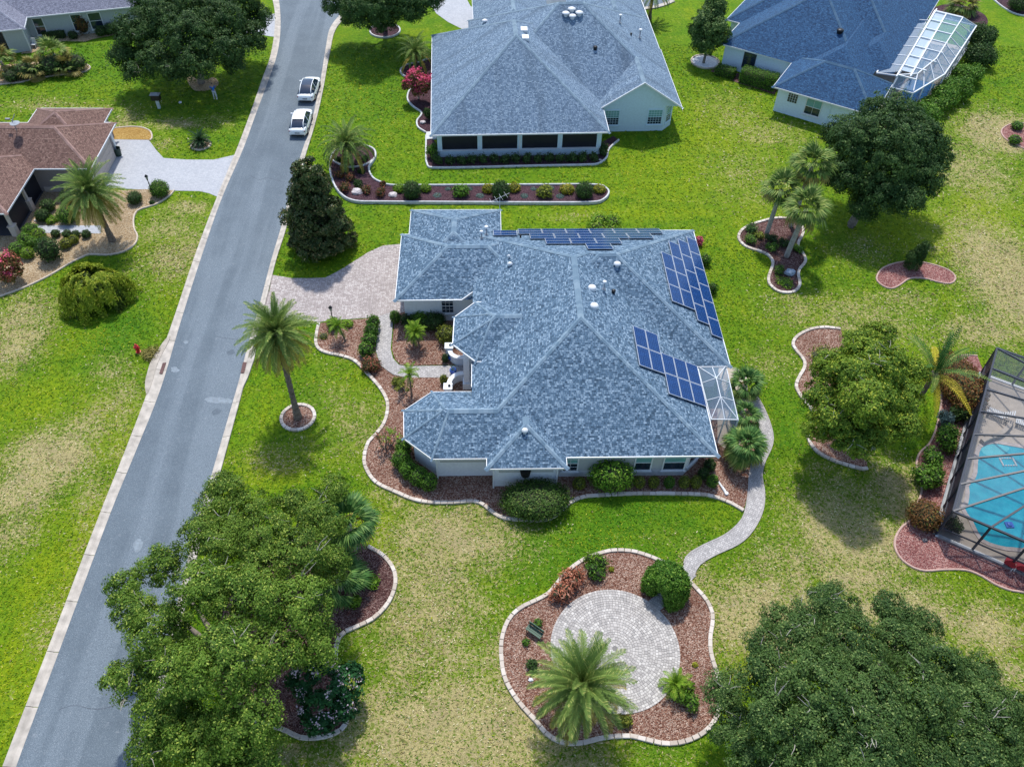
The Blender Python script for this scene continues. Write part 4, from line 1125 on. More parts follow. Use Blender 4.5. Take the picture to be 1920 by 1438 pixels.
# gable front wall with an angled bay on its right
gw = MB()
A = [f2(16.9, 4.55), f2(23.0, 4.55)]
gw.add([(*A[0], -.05), (*A[1], -.05), (*A[1], Z0 - .2 + .65 * 1.0 + .25), (*f2(20.45, 4.55), zr - .12), (*A[0], Z0 + .15)], [(0, 1, 2, 3, 4)])
gw.add([(*f2(23.0, 4.55), -.05), (*f2(24.0, 5.6), -.05), (*f2(24.0, 5.6), 2.7), (*f2(23.0, 4.55), 2.7)], [(0, 1, 2, 3)])
gw.add([(*f2(23.0, 4.55), 2.7), (*f2(24.2, 4.55), 2.66), (*f2(23.0, 4.56), 3.5)], [(0, 1, 2)])
gw.add([(*f2(24.0, 5.6), -.05), (*f2(24.0, 22.6), -.05), (*f2(24.0, 22.6), 2.8), (*f2(24.0, 5.6), 2.8)], [(0, 1, 2, 3)])
gw.add([(*f2(16.2, 5.9), -.05), (*f2(16.9, 5.9), -.05), (*f2(16.9, 4.55), -.05), (*f2(16.9, 4.55), 2.8), (*f2(16.9, 5.9), 2.8), (*f2(16.2, 5.9), 2.8)], [(2, 1, 4, 3), (1, 0, 5, 4)])
gw.build('wall', WALL_H2, h2)
gw = MB(); gw.quad((*f2(.5, 3.6), -.05), (*f2(.5, 19.4), -.05), (*f2(.5, 19.4), 2.9), (*f2(.5, 3.6), 2.9)); gw.build('side_wall', WALL_H2, h2)
nS = (math.sin(a2), -math.cos(a2))
window(h2, f2(17.75, 4.55), nS, 1.35, .8, 1.5, (5, 6), WALL_H2, GLASS_TEAL)
window(h2, f2(22.05, 4.55), nS, 1.35, .8, 1.5, (5, 6), WALL_H2, GLASS_TEAL)
window(h2, f2(23.5, 5.075), (math.sin(a2) + .73, -.68), .8, .8, 1.5, (3, 6), WALL_H2, GLASS_TEAL)
# porch: knee wall, posts, header, screens, floor, back wall
mb = MB()
def hb(u0, v0, u1, v1, z0, z1, mi=0):
    mb.prism([f2(u0, v0), f2(u1, v0), f2(u1, v1), f2(u0, v1)], z0, z1, mi, bottom=True)
hb(.5, .5, 16.2, .72, -.05, .72); hb(.5, .5, .72, 3.6, -.05, .72); hb(16.0, .5, 16.2, 5.9, -.05, .72)
mb.build('knee_wall', WALL_H2, h2)
mb = MB(); hb(.45, .46, 16.25, .78, .72, .80); hb(.45, .46, 16.25, .78, 2.50, 2.85); mb.build('porch_rail', WHITE, h2)
for u in (.75, 4.55, 8.35, 12.2, 15.95):
    mb = MB(); hb(u - .22, .49, u + .22, .75, .80, 2.5); mb.build('porch_post', WALL_H2, h2)
DARKSCR = screenmat('porch_screen', (.006, .009, .020), .90)
for u0, u1 in ((.97, 4.33), (4.77, 8.13), (8.57, 11.98), (12.42, 15.73)):
    mb = MB(); mb.quad((*f2(u0, .62), .8), (*f2(u1, .62), .8), (*f2(u1, .62), 2.5), (*f2(u0, .62), 2.5)); mb.build('screen_panel', DARKSCR, h2)
mb = MB(); mb.quad((*f2(16.1, .7), .8), (*f2(16.1, 4.6), .8), (*f2(16.1, 4.6), 2.6), (*f2(16.1, .7), 2.6)); mb.quad((*f2(.6, 3.6), .8), (*f2(.6, .7), .8), (*f2(.6, .7), 2.6), (*f2(.6, 3.6), 2.6)); mb.build('side_screen', DARKSCR, h2)
mb = MB(); hb(.72, .72, 16.0, 4.4, -.04, .08); mb.build('porch_floor', DECK, h2)
mb = MB(); hb(.6, 4.4, 16.9, 4.6, 0, 2.8); mb.build('back_wall', WALL_H2, h2)
mb = MB(); q = f2(8.35, .42); mb.box((q[0], q[1], 1.3), (.09, .08, 2.6)); mb.build('downspout', WHITE, h2)
for (px, py, kd, s) in ((1072, 20, 'cap', 1.5), (1061, 28, 'cap', 1.5), (1086, 27, 'cap', 1.5), (1073, 33, 'cap', 1.5), (981.5, 57, 'sky', 1), (984, 72, 'sky', 1), (1162, 44, 'pipe', 1.2), (1199, 72, 'pipe', 1.3), (1116, 92, 'dark', 1.0), (1183, 67, 'dark', .5), (909, 42, 'cap', 1.2)):
    pipe(h2, px, py, H2, kd, s)
tag(sheet('step', [(799, 250), (818, 249), (819, 262), (799, 264)], 0.16, CURBWHITE, 'white step'), 'white concrete landing at the left corner of the screened porch', kind='structure')

# ---- blue roofed house at the top right
a3 = math.radians(-32.7)
f3 = frame((25.61, 86.70), a3)
h3 = thing('house', 'white walled house with deep blue shingle roof at top right', 'house', (36, 88, 0))
H3 = [Hip(frect(f3, 0, 0, 15.6, 21), .62, Z0), Hip(frect(f3, -1.6, 5.8, 17.8, 27), .62, Z0), Hip(frect(f3, 8, -5.8, 18.2, 1.5), .6, Z0), Hip(frect(f3, 8.9, -1.6, 16.0, 20), .62, Z0), Hip(frect(f3, 12.2, 3.2, 17.8, 26), .62, Z0)]
H3[3].nocap = H3[4].nocap = True
build_roof(h3, H3, SH_H3, RIDGE_H3)
eave(h3, [f3(8, .1), f3(0, 0), f3(0, 5.8), f3(-1.6, 5.8), f3(-1.6, 27)], Z0, closed=False)
eave(h3, [f3(8, 0), f3(8, -5.8), f3(18.2, -5.8), f3(18.2, 1.5)], Z0, closed=False)
eave(h3, [f3(17.8, 17), f3(17.8, 27)], Z0, closed=False)
walls(h3, [f3(*q) for q in ((.45, .45), (8.5, .45), (8.5, -5.3), (17.7, -5.3), (17.7, 1.0), (15.2, 1.0), (15.2, 17), (17.3, 17), (17.3, 26), (-1.1, 26), (-1.1, 6.3), (.45, 6.3))], Z0 + .15, WALL_H3)
n3 = (math.sin(a3), -math.cos(a3))
window(h3, f3(3.4, .45), n3, 1.2, .7, 1.6, (3, 4), FRAME_DARK, None, False)
window(h3, f3(12.35, -5.3), n3, 1.5, .75, 1.6, (2, 2), WHITE, GLASS_TEAL)
mb = MB(); q = f3(14.0, -5.36); mb.box((q[0], q[1], 1.3), (.09, .09, 2.6), a3); mb.build('downspout', WALL_H3, h3)
gb = thing('glass_block', '', '', (0, 0, 0)); bpy.data.objects.remove(gb)
mb = MB()
for i in range(4):
    for j in range(4):
        q = f3(9.75 + i * .25, -5.32); mb.box((q[0], q[1], 1.55 + j * .25), (.20, .06, .20), a3)
mb.build('glass_block_window', GLASS, h3)
pipe(h3, 1575, 60, H3, 'dark', 1.7)
mb = MB(); q = f3(15.6, -6.0); mb.box((q[0], q[1], .42), (.9, .9, .84), a3); mb.lathe((q[0], q[1], .84), [(.36, 0), (.36, .03), (.1, .05)], 14, 1); t = mb.build('air_conditioner', [WHITE, BLACKMETAL], None); tag(t, 'white air conditioner unit by the wall behind the round oak', 'air conditioner')

# pool cage of that house
def cage(label, loc, eave_pts, top_pts, zE, zT, fm, roofscr, wallscr, base=True, wb=.10, extra_bars=(), skip_wall=(), wallbars=2, zlist=None):
    t = thing('pool_cage', label, 'pool cage', loc)
    N = len(eave_pts)
    E = [np.array((*q, zE)) for q in eave_pts]; T = [np.array((*q, zT)) for q in top_pts]
    bars = MB
    def bar(a, q, w=wb, nm='frame_bar'):
        mb = MB(); mb.beam(a, q, w, w); mb.build(nm, fm, t)
    for i in range(N):
        j = (i + 1) % N
        bar(E[i], E[j], wb * 1.15)
        L = np.linalg.norm(E[j] - E[i]); k = max(1, int(round(L / 2.3)))
        if np.linalg.norm(T[j] - T[i]) > .05 or True:
            for s in range(k):
                a0 = E[i] + (E[j] - E[i]) * s / k; a1 = E[i] + (E[j] - E[i]) * (s + 1) / k
                b0 = T[i] + (T[j] - T[i]) * s / k; b1 = T[i] + (T[j] - T[i]) * (s + 1) / k
                panel(t, (a0, a1, b1, b0), roofscr)
                bar(a0, b0)
                if i not in skip_wall:
                    bar((a0[0], a0[1], 0), a0, wb, 'post')
                    panel(t, ((a0[0], a0[1], .05), (a1[0], a1[1], .05), tuple(a1), tuple(a0)), wallscr)
                    bar((a0[0], a0[1], .9), (a1[0], a1[1], .9), wb * .7, 'rail')
                    mb = MB(); mb.beam((a0[0], a0[1], .04), (a1[0], a1[1], .04), .22, .16); mb.build('base_rail', WHITE, t)
        bar(T[i], T[j])
    return t, E, T
CAGESCR = screenmat('cage_screen', (.16, .30, .46), .46)
CAGEWALL = screenmat('cage_wall_screen', (.05, .09, .16), .42)
e3 = [f3(*q) for q in ((18.3, 1.0), (20.4, 1.0), (22.3, 6.8), (22.95, 20.4), (18.1, 20.2))]
t3 = [f3(*q) for q in ((18.35, 1.6), (20.0, 3.0), (20.9, 7.4), (21.3, 19.0), (18.2, 19.0))]
c3t, E3, T3 = cage('white framed pool cage behind the blue roofed house', (*f3(20, 10), 0), e3, t3, 2.6, 3.7, WHITE, CAGESCR, CAGEWALL, skip_wall=(3, 4), wb=.10)
for k in range(8):
    s = 1.6 + k * 2.45
    a = f3(18.3, s); q = f3(min(21.3, 19.9 + .18 * s if s < 8 else 21.2), s)
    mb = MB(); mb.beam((*a, 3.72), (*q, 3.72), .12, .12); mb.build('frame_bar', WHITE, c3t)
    if s < 17:
        a2_ = f3(16.2, s + 1.2); q2 = f3(18.2, s + .2)
        mb = MB(); mb.beam((*a2_, 2.75), (*q2, 3.5), .11, .11); mb.build('frame_bar', WHITE, c3t)
WHITESCR = screenmat('white_roof_panel', (.55, .68, .80), .60)
panel(c3t, [(*f3(18.25, 3), 3.62), (*f3(19.5, 3), 3.62), (*f3(19.5, 19), 3.62), (*f3(18.25, 19), 3.62)], WHITESCR)
panel(c3t, [(*f3(16.2, 2.8), 2.72), (*f3(18.2, 2.8), 3.5), (*f3(18.2, 16), 3.5), (*f3(16.2, 16), 2.72)], screenmat('pale_roof_panel', (.5, .6, .7), .35))
panel(c3t, [(*f3(19.5, 1.7), 3.66), (*f3(20.8, 7), 3.66), (*f3(21.25, 19), 3.66), (*f3(19.5, 19), 3.66)], CAGESCR)
for a, q in ((f3(16.2, 2.8), f3(16.2, 16)), (f3(18.3, 1.2), f3(18.3, 19.5)), (f3(19.5, 2), f3(19.5, 19))):
    mb = MB(); mb.beam((*a, 2.78 if a[0] < f3(17, 2.8)[0] else 3.7), (*q, 2.78 if a[0] < f3(17, 2.8)[0] else 3.7), .13, .13); mb.build('frame_bar', WHITE, c3t)
m, nt, b = newmat('pool_water')
p = pos(nt); n1 = noise(nt, p, 1.6, 4, .6)
v = nd(nt, 'ShaderNodeTexVoronoi', feature='SMOOTH_F1'); v.inputs['Scale'].default_value = 2.6; nt.links.new(p, v.inputs['Vector'])
c = mixc(nt, ramp(nt, n1, [(.35, 0.), (.7, 1.)]), (0.006, 0.30, 0.43), (0.022, 0.42, 0.54))
c = mixc(nt, ramp(nt, v.outputs['Distance'], [(.70, 0.), (1.0, .12)]), c, (.12, .55, .66))
nt.links.new(c, b.inputs['Base Color']); b.inputs['Roughness'].default_value = .08; b.inputs['Specular IOR Level'].default_value = .5
bump(nt, b, n1, .12, .05)
WATER = m
mb = MB(); mb.prism([f3(*q) for q in ((15.2, 1.0), (20.4, 1.2), (22.2, 6.8), (22.8, 20.3), (15.2, 20))], -.04, .05); o = mb.build('pool_deck', DECK); tag(o, 'grey deck inside the far pool cage', kind='structure')
mb = MB(); mb.prism([f3(*q) for q in ((19.0, 2.0), (20.4, 2.4), (21.6, 7.0), (21.8, 9.5), (19.2, 9.5))], -.04, .06); o = mb.build('pool_water', simple('deep_pool', (.01, .12, .36), .1, var=.2)); tag(o, 'deep blue pool in the far pool cage', kind='structure')

# ---- red roofed house at the left
h4 = thing('house', 'taupe house with reddish brown shingle roof at left', 'house', (-40, 66, 0))
H4 = [Hip(rect(-62, 63.12, -34.7, 70.6), .5, Z0), Hip(rect(-42.8, 66, -35.8, 73.15), .5, Z0), Hip(rect(-60, 56.7, -39.6, 65.5), .5, Z0)]
build_roof(h4, H4, SH_H4, RIDGE_H4)
eave(h4, [(-39.7, 63.12), (-34.7, 63.12), (-34.7, 70.6), (-35.8, 70.65), (-35.8, 73.15), (-42.8, 73.15), (-42.8, 70.6), (-60, 70.6)], Z0, closed=False)
eave(h4, [(-39.6, 65.4), (-39.6, 56.7), (-60, 56.7)], Z0, closed=False)
walls(h4, [(-39.9, 63.6), (-35.2, 63.6), (-35.2, 70.1), (-36.3, 70.1), (-36.3, 72.6), (-42.3, 72.6), (-42.3, 70.1), (-60, 70.1), (-60, 60), (-43, 60), (-43, 63.6)], Z0 + .12, WALL_H4)
mb = MB(); mb.box((-37.5, 63.55, .25), (4.6, .1, .6)); mb.build('wall_base', WALL_H4B, h4)
mb = MB()
for k in range(4): mb.box((-35.16, 66.6, .32 + k * .56), (.09, 4.9, .53))
mb.build('garage_door', WALL_H4B, h4)
mb = MB()
for k in range(8): mb.box((-35.10, 64.5 + k * .58, 2.28), (.05, .40, .28))
mb.build('door_light', GLASS, h4)
mb = MB(); mb.box((-35.18, 69.75, 1.3), (.14, .35, 2.6)); mb.box((-35.18, 63.75, 1.3), (.14, .35, 2.6)); mb.build('trim', WHITE, h4)
for y in (64.4, 60.9, 57.3):
    mb = MB(); mb.box((-40.1, y, 1.35), (.24, .24, 2.7)); mb.box((-40.1, y, .5), (.5, .5, 1.1)); mb.box((-40.1, y, 1.07), (.6, .6, .08)); mb.build('porch_column', WALL_H4B, h4)
mb = MB()
for y0, y1 in ((57.5, 60.7), (61.1, 64.2)): mb.quad((-40.15, y0, .1), (-40.15, y1, .1), (-40.15, y1, 2.6), (-40.15, y0, 2.6))
mb.build('porch_screen', DARKSCR, h4)
mb = MB(); mb.prism(rect(-43, 57.2, -40.0, 64.3), -.04, .07); mb.build('porch_floor', simple('porch_slate', (.06, .06, .07), .8), h4)
mb = MB(); q = ray_roof(32, 246, H4); mb.tube([q, q + np.array([0, 0, 1.1])], .04, 6); mb.lathe((q[0] + .25, q[1] - .2, q[2] + .7), [(.05, 0), (.35, .12), (.42, .2)], 14); mb.tube([q + np.array([0, 0, 1.0]), q + np.array([.3, .3, 1.5])], .03, 5); mb.box((q[0] - .5, q[1] + .3, q[2] + 1.0), (.4, .15, .12)); o = mb.build('satellite_dish', GREYMETAL, None, smooth=False); tag(o, 'grey satellite dish on the ridge of the red roof', 'satellite dish')
# ---- far left house
a5 = math.radians(14.2)
f5 = frame((-50.24, 92.36), a5)
h5 = thing('house', 'sage grey house with slate roof and white windows at top left', 'house', (-48, 97, 0))
H5 = [Hip(frect(f5, -9, 0, 16, 12), .5, Z0), Hip(frect(f5, -9, -2.75, -.45, 8), .5, Z0)]
build_roof(h5, H5, SH_H5, RIDGE_H5)
eave(h5, [f5(-9, -2.75), f5(-.45, -2.75), f5(-.45, 0), f5(16, 0), f5(16, 12)], Z0, closed=False)
walls(h5, [f5(*q) for q in ((-2.9, -2.3), (-.85, -2.3), (-.85, .45), (15.5, .45), (15.5, 11.5), (-8.5, 11.5), (-8.5, .3), (-2.9, .3))], Z0 + .12, WALL_H5)
mb = MB(); mb.quad((*f5(-8.5, -2.2), .1), (*f5(-3.0, -2.2), .1), (*f5(-3.0, -2.2), 2.6), (*f5(-8.5, -2.2), 2.6)); mb.build('porch_screen', DARKSCR, h5)
n5 = (math.sin(a5), -math.cos(a5))
window(h5, f5(.35, .45), n5, .95, .55, 1.75, (1, 2), WHITE)
window(h5, f5(4.35, .45), n5, 1.0, .55, 1.75, (1, 2), WHITE)
window(h5, f5(6.3, .45), n5, 1.25, .55, 1.75, (1, 2), WHITE)
window(h5, f5(11.5, .45), n5, 1.25, .55, 1.75, (1, 2), WHITE)
mb = MB(); q = f5(-.8, -2.36); mb.box((q[0], q[1], 1.3), (.1, .1, 2.6), a5); mb.build('downspout', WHITE, h5)

# ---- near pool cage on the right
sw = G(1753, 1003)[:2]; nw = G(1838, 701)[:2]; sd = (G(1920, 1078)[:2] - sw); sd = sd / np.linalg.norm(sd)
wd = (nw - sw); wl = np.linalg.norm(wd); wd = wd / wl
sd = np.array([wd[1], -wd[0]])
f6 = lambda u, v: tuple(sw + sd * u + wd * v)
e6 = [f6(0, 0), f6(11, 0), f6(11, wl), f6(0, wl)]
t6 = [f6(3.4, 3.0), f6(7.6, 3.0), f6(7.6, wl - 3.0), f6(3.4, wl - 3.0)]
c6, E6, T6 = cage('dark framed screen cage over the turquoise pool at right', (*f6(5, 8), 0), e6, t6, 2.75, 4.3, FRAME_DARK, screenmat('near_cage_screen', (.06, .08, .11), .27), screenmat('near_wall_screen', (.012, .016, .035), .45), wb=.11)
mb = MB(); mb.quad((*f6(.04, .1), .1), (*f6(.04, wl - .1), .1), (*f6(.04, wl - .1), 2.68), (*f6(.04, .1), 2.68)); mb.build('wall_shade_sheet', screenmat('wall_shade_sheet', (.006, .008, .020), .94), c6)  # added near-black sheet, stands in for shade seen through the oblique screen
panel(c6, [(*q, 4.28) for q in t6], MATS['near_cage_screen'])
for k in range(1, 5):
    v_ = 3.0 + (wl - 6) * k / 5
    mb = MB(); mb.beam((*f6(3.4, v_), 4.3), (*f6(7.6, v_), 4.3), .11, .11); mb.build('frame_bar', FRAME_DARK, c6)
mb = MB(); mb.beam((*f6(-.10, -.02), .10), (*f6(-.10, wl), .10), .12, .2); mb.beam((*f6(.2, -.12), .10), (*f6(11, -.12), .10), .14, .22); mb.build('gutter_pipe', GREYMETAL, c6)
mb = MB(); mb.prism([f6(-.02, -.02), f6(11, -.02), f6(11, wl + .02), f6(-.02, wl + .02)], -.04, .056); o = mb.build('pool_deck', DECK); tag(o, 'beige deck around the turquoise pool', kind='structure')
PW = [(1836, 838), (1829, 862), (1826, 893), (1812, 908), (1813, 922), (1810, 944), (1803, 956), (1816, 972), (1823, 987), (1833, 1006), (1844, 1017), (1872, 1027), (1904, 1031), (1935, 1022), (1990, 930), (1975, 860), (1930, 842), (1890, 834), (1860, 830)]
mb = MB(); mb.prism([tuple(q) for q in smooth_curve(G2(PW), True, 4)], -.03, .066); o = mb.build('pool_water', WATER); tag(o, 'turquoise pool water in the near cage', kind='structure')
mb = MB(); mb.prism([tuple(q) for q in smooth_curve(G2([(1838, 841), (1846, 853), (1862, 858), (1880, 852), (1892, 842), (1880, 836), (1858, 833)]), True, 4)], -.03, .071); o = mb.build('pool_step', simple('shallow_step', (.10, .50, .58), .1, var=.1)); tag(o, 'pale shallow shelf of the turquoise pool', kind='structure')
mb = MB()
c = resample(smooth_curve(G2(PW), True, 4), .5, True)
for a, q in zip(c, c[1:] + c[:1]): mb.beam((a[0], a[1], .07), (q[0], q[1], .07), .28, .06)
o = mb.build('pool_coping', simple('coping_stone', (.46, .40, .38), .9, var=.2)); tag(o, kind='structure')
mb = MB()
for dv, wv in ((0, 4), (.9, 4)): pass
c = resample(smooth_curve(G2([(1838, 832), (1850, 826), (1872, 818), (1886, 806), (1892, 795)]), False, 4), .3)
for a, q in zip(c[:-1], c[1:]): mb.beam((a[0], a[1], .22), (q[0], q[1], .22), .3, .36)
o = mb.build('spa_wall', DECK); tag(o, 'low curved beige wall of the spa beside the pool', 'wall')
# ------------------------------------------------------------------ foliage
OAK = leafmat('oak_leaf', (0.042, 0.100, 0.012), (0.155, 0.262, 0.032), (0.33, 0.41, 0.07), third=.13)
OAK_D = leafmat('oak_leaf_dark', (0.030, 0.074, 0.020), (0.098, 0.175, 0.042), (0.21, 0.29, 0.085))
OAK_R = leafmat('round_oak_leaf', (0.020, 0.056, 0.016), (0.062, 0.125, 0.030), (0.125, 0.20, 0.055))
OAK_Y = leafmat('yellow_green_leaf', (0.060, 0.135, 0.014), (0.21, 0.32, 0.030), (0.40, 0.45, 0.05))
MAGN = leafmat('magnolia_leaf', (0.024, 0.046, 0.015), (0.080, 0.115, 0.034), (0.22, 0.18, 0.075), trans=.12, rough=.35)
HEDGE = leafmat('hedge_leaf', (0.040, 0.118, 0.014), (0.115, 0.245, 0.026), (0.22, 0.35, 0.05))
HEDGE_D = leafmat('dark_hedge_leaf', (0.022, 0.058, 0.016), (0.062, 0.125, 0.030), (0.12, 0.19, 0.05))
LIME = leafmat('lime_leaf', (0.09, 0.20, 0.012), (0.20, 0.34, 0.03), (0.33, 0.42, 0.05))
YELLOWSH = leafmat('yellow_shrub_leaf', (0.13, 0.17, 0.015), (0.34, 0.33, 0.03), (0.50, 0.36, 0.04))
OLIVE = leafmat('olive_leaf', (0.095, 0.125, 0.016), (0.22, 0.26, 0.035), (0.38, 0.37, 0.06))
BROWNSH = leafmat('copper_leaf', (0.085, 0.045, 0.016), (0.26, 0.125, 0.042), (0.15, 0.17, 0.035))
BLUEGREY = leafmat('blue_grey_leaf', (0.075, 0.13, 0.125), (0.15, 0.23, 0.22))
REDSH = leafmat('red_shrub_leaf', (0.07, 0.065, 0.022), (0.17, 0.12, 0.035), (0.42, 0.13, 0.085), third=.3)
CORAL = leafmat('dry_coral_leaf', (0.36, 0.115, 0.06), (0.62, 0.26, 0.16), (0.74, 0.42, 0.30))
PINKFL = leafmat('pink_flower', (0.52, 0.05, 0.12), (0.72, 0.13, 0.22), None, trans=.2)
PALEFL = leafmat('pale_pink_flower', (0.62, 0.45, 0.55), (0.78, 0.65, 0.72), None, trans=.2)
MYRTLE = leafmat('myrtle_leaf', (0.010, 0.052, 0.018), (0.032, 0.125, 0.038), (0.06, 0.19, 0.06))
FROND = leafmat('date_frond', (0.080, 0.150, 0.030), (0.190, 0.275, 0.062), (0.36, 0.39, 0.11), trans=.15)
FROND_D = leafmat('old_frond', (0.22, 0.20, 0.035), (0.44, 0.36, 0.07), (0.55, 0.38, 0.10), trans=.15)
FROND_B = leafmat('dead_frond', (0.14, 0.085, 0.035), (0.27, 0.17, 0.07), None, trans=.1)
FROND_Y = leafmat('yellow_frond', (0.36, 0.30, 0.02), (0.60, 0.48, 0.05), None, trans=.2)
FAN = leafmat('fan_leaf', (0.060, 0.120, 0.022), (0.150, 0.235, 0.045), (0.25, 0.31, 0.08), trans=.18)
FAN_D = leafmat('old_fan_leaf', (0.16, 0.15, 0.04), (0.34, 0.28, 0.08), None, trans=.15)
FAN_G = leafmat('green_fan_leaf', (0.030, 0.095, 0.020), (0.085, 0.190, 0.045), (0.16, 0.27, 0.07), trans=.18)
SAGO = leafmat('sago_leaf', (0.010, 0.034, 0.012), (0.035, 0.080, 0.026), None, trans=.1, rough=.35)

INNER = simple('shaded_core', (0.030, 0.036, 0.014), .95, var=.4, scale=6)  # foliage core of twigs, the shade between the leaves painted into its dark colour
def unit(n):
    v = rng.normal(size=(n, 3)); return v / np.linalg.norm(v, axis=1)[:, None]
def leaf_quads(C, Nrm, L, W, jitter=0.8):
    n = len(C)
    nn = Nrm + unit(n) * jitter; nn /= np.linalg.norm(nn, axis=1)[:, None]
    t = np.cross(nn, unit(n)); t /= np.linalg.norm(t, axis=1)[:, None] + 1e-9
    b_ = np.cross(nn, t)
    s = rng.uniform(.65, 1.3, (n, 1))
    a = t * (L / 2) * s; w = b_ * (W / 2) * s
    V = np.stack([C - a, C + w * 1.0 - a * .1, C + a, C - w - a * .1], 1).reshape(-1, 3)
    return V
def crown_arrays(blobs, clump=0.55, cover=1.5, per=46, leaf=(0.22, 0.11), low=-0.35, flat=.75, shell=(.72, 1.02), inner=0, jit=.8):
    """blobs: list of (centre, (rx,ry,rz)); boughs of small leaves spread over them"""
    cs, ns = [], []
    B = [(np.array(c, float), np.array(r, float)) for c, r in blobs]
    for c, r in B:
        area = 2.6 * math.pi * ((r[0] * r[1]) ** .8 + (r[0] * r[2]) ** .8 + (r[1] * r[2]) ** .8) ** 1.0 / 3 * 1.6
        n = max(4, int(cover * area / (clump * clump * math.pi)))
        d = unit(n * 3); d = d[d[:, 2] > low][:n]
        p = c + d * r * rng.uniform(shell[0], shell[1], (len(d), 1))
        keep = np.ones(len(p), bool)
        for c2, r2 in B:
            if c2 is c: continue
            keep &= (((p - c2) / r2) ** 2).sum(1) > .55
        cs.append(p[keep]); ns.append((d / r)[keep])
    P = np.concatenate(cs); D = np.concatenate(ns); D /= np.linalg.norm(D, axis=1)[:, None]
    n = len(P)
    cr = clump * rng.uniform(.65, 1.35, n)
    idx = np.repeat(np.arange(n), per)
    d = unit(len(idx)); up = D[idx] * .55 + np.array([0, 0, .45])
    d = d + up * .9; d /= np.linalg.norm(d, axis=1)[:, None]
    rad = cr[idx] * rng.uniform(.45, 1.06, len(idx))
    C = P[idx] + d * rad[:, None] * np.array([1, 1, flat])
    V = leaf_quads(C, d * .55 + D[idx] * .6, leaf[0], leaf[1], jit)
    if inner:
        Vi = [V]
        for c, r in B:
            ni = int(inner * 4 * math.pi * r[0] * r[2] / (leaf[0] * leaf[1]))
            dd = unit(ni); Vi.append(leaf_quads(c + dd * r * rng.uniform(.35, .74, (ni, 1)), dd, leaf[0] * 1.3, leaf[1] * 1.4, 1.0))
        V = np.concatenate(Vi)
    return V, P
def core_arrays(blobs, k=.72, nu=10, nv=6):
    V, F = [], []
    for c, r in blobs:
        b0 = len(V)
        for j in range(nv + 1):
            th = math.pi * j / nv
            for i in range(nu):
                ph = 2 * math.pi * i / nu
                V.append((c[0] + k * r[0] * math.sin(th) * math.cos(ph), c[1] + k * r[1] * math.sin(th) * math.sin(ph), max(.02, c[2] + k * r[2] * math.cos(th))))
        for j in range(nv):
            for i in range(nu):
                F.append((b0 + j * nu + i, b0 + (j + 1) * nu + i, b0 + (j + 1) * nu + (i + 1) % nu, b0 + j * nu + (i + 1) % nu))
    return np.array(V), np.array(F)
def foliage_obj(name, V, mat, parent, origin, extra=None):
    Q = np.arange(len(V)).reshape(-1, 4)
    mats = [mat]
    if extra is not None:
        Q = np.concatenate([Q, extra[1] + len(V)]); V = np.concatenate([V, extra[0]])
    me = arr_mesh(name, V - np.array(origin), Q)
    me.materials.append(mat)
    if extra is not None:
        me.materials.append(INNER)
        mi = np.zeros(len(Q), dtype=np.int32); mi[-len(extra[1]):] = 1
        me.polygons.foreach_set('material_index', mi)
    o = bpy.data.objects.new(name, me); COL.objects.link(o)
    if parent is not None: o.parent = parent
    else: o.location = origin
    return o
def limbs(root, base, tips, r0, mat, fork=.45, name='trunk', seed=1):
    rd = random.Random(seed)
    base = Vector(base); ctr = Vector(np.mean(np.array(tips), 0))
    top = base.lerp(Vector((ctr.x, ctr.y, base.z + (ctr.z - base.z) * fork)), 1.0)
    top = Vector((base.x * .6 + ctr.x * .4, base.y * .6 + ctr.y * .4, base.z + (ctr.z - base.z) * fork))
    mb = MB()
    mb.tube([base - Vector((0, 0, .2)), base + Vector((0, 0, .25)), base.lerp(top, .5) + Vector((.08, .05, 0)), top], [r0 * 1.5, r0 * 1.08, r0 * .92, r0 * .8], 9)
    for t in tips:
        t = Vector(t); m_ = top.lerp(t, .5) + Vector((rd.uniform(-.3, .3), rd.uniform(-.3, .3), rd.uniform(0, .5)))
        mb.tube([top - Vector((0, 0, .15)), top.lerp(m_, .6) + Vector((rd.uniform(-.15, .15), rd.uniform(-.15, .15), .1)), m_, t], [r0 * .5, r0 * .38, r0 * .25, r0 * .08], 6)
    return mb.build(name, mat, root, smooth=True)
def tree(name, label, base_px, blobs_px, leafm, r0=.3, clump=.55, per=46, cover=1.5, leaf=(.22, .11), twigs=0, barkm=None, group=None, flat=.75, low=-.35, zsq=.8, core=0, rs=1.0):
    """blobs_px: (picture x, y, height above ground, radius)"""
    base = G(*base_px)
    t = thing(name, label, 'tree', base, group)
    blobs = [(G(x, y, z + ((x * 7 + y * 3) % 7 - 3) * .16), (r * rs, r * rs, r * rs * zsq)) for x, y, z, r in blobs_px]
    V, P = crown_arrays(blobs, clump, cover, per, leaf, low, flat, inner=core, jit=.6)
    V[:, 2] = np.maximum(V[:, 2], .05)
    foliage_obj('crown', V, leafm, t, base)
    tips = [c for c, r in blobs]
    limbs(t, base, tips[:14], r0, barkm or BARK, seed=len(blobs_px))
    if twigs:
        mb = MB(); rd = random.Random(3)
        for k in range(twigs):
            q = Vector(P[rd.randrange(len(P))]); 
            for s in range(3):
                e = q + Vector((rd.uniform(-.8, .8), rd.uniform(-.8, .8), rd.uniform(.1, .6)))
                mb.tube([q, q.lerp(e, .5) + Vector((rd.uniform(-.1, .1), rd.uniform(-.1, .1), .08)), e], [.024, .016, .008], 4, cap=False)
        mb.build('twig', BARKPALE, t)['kind'] = 'stuff'
    return t
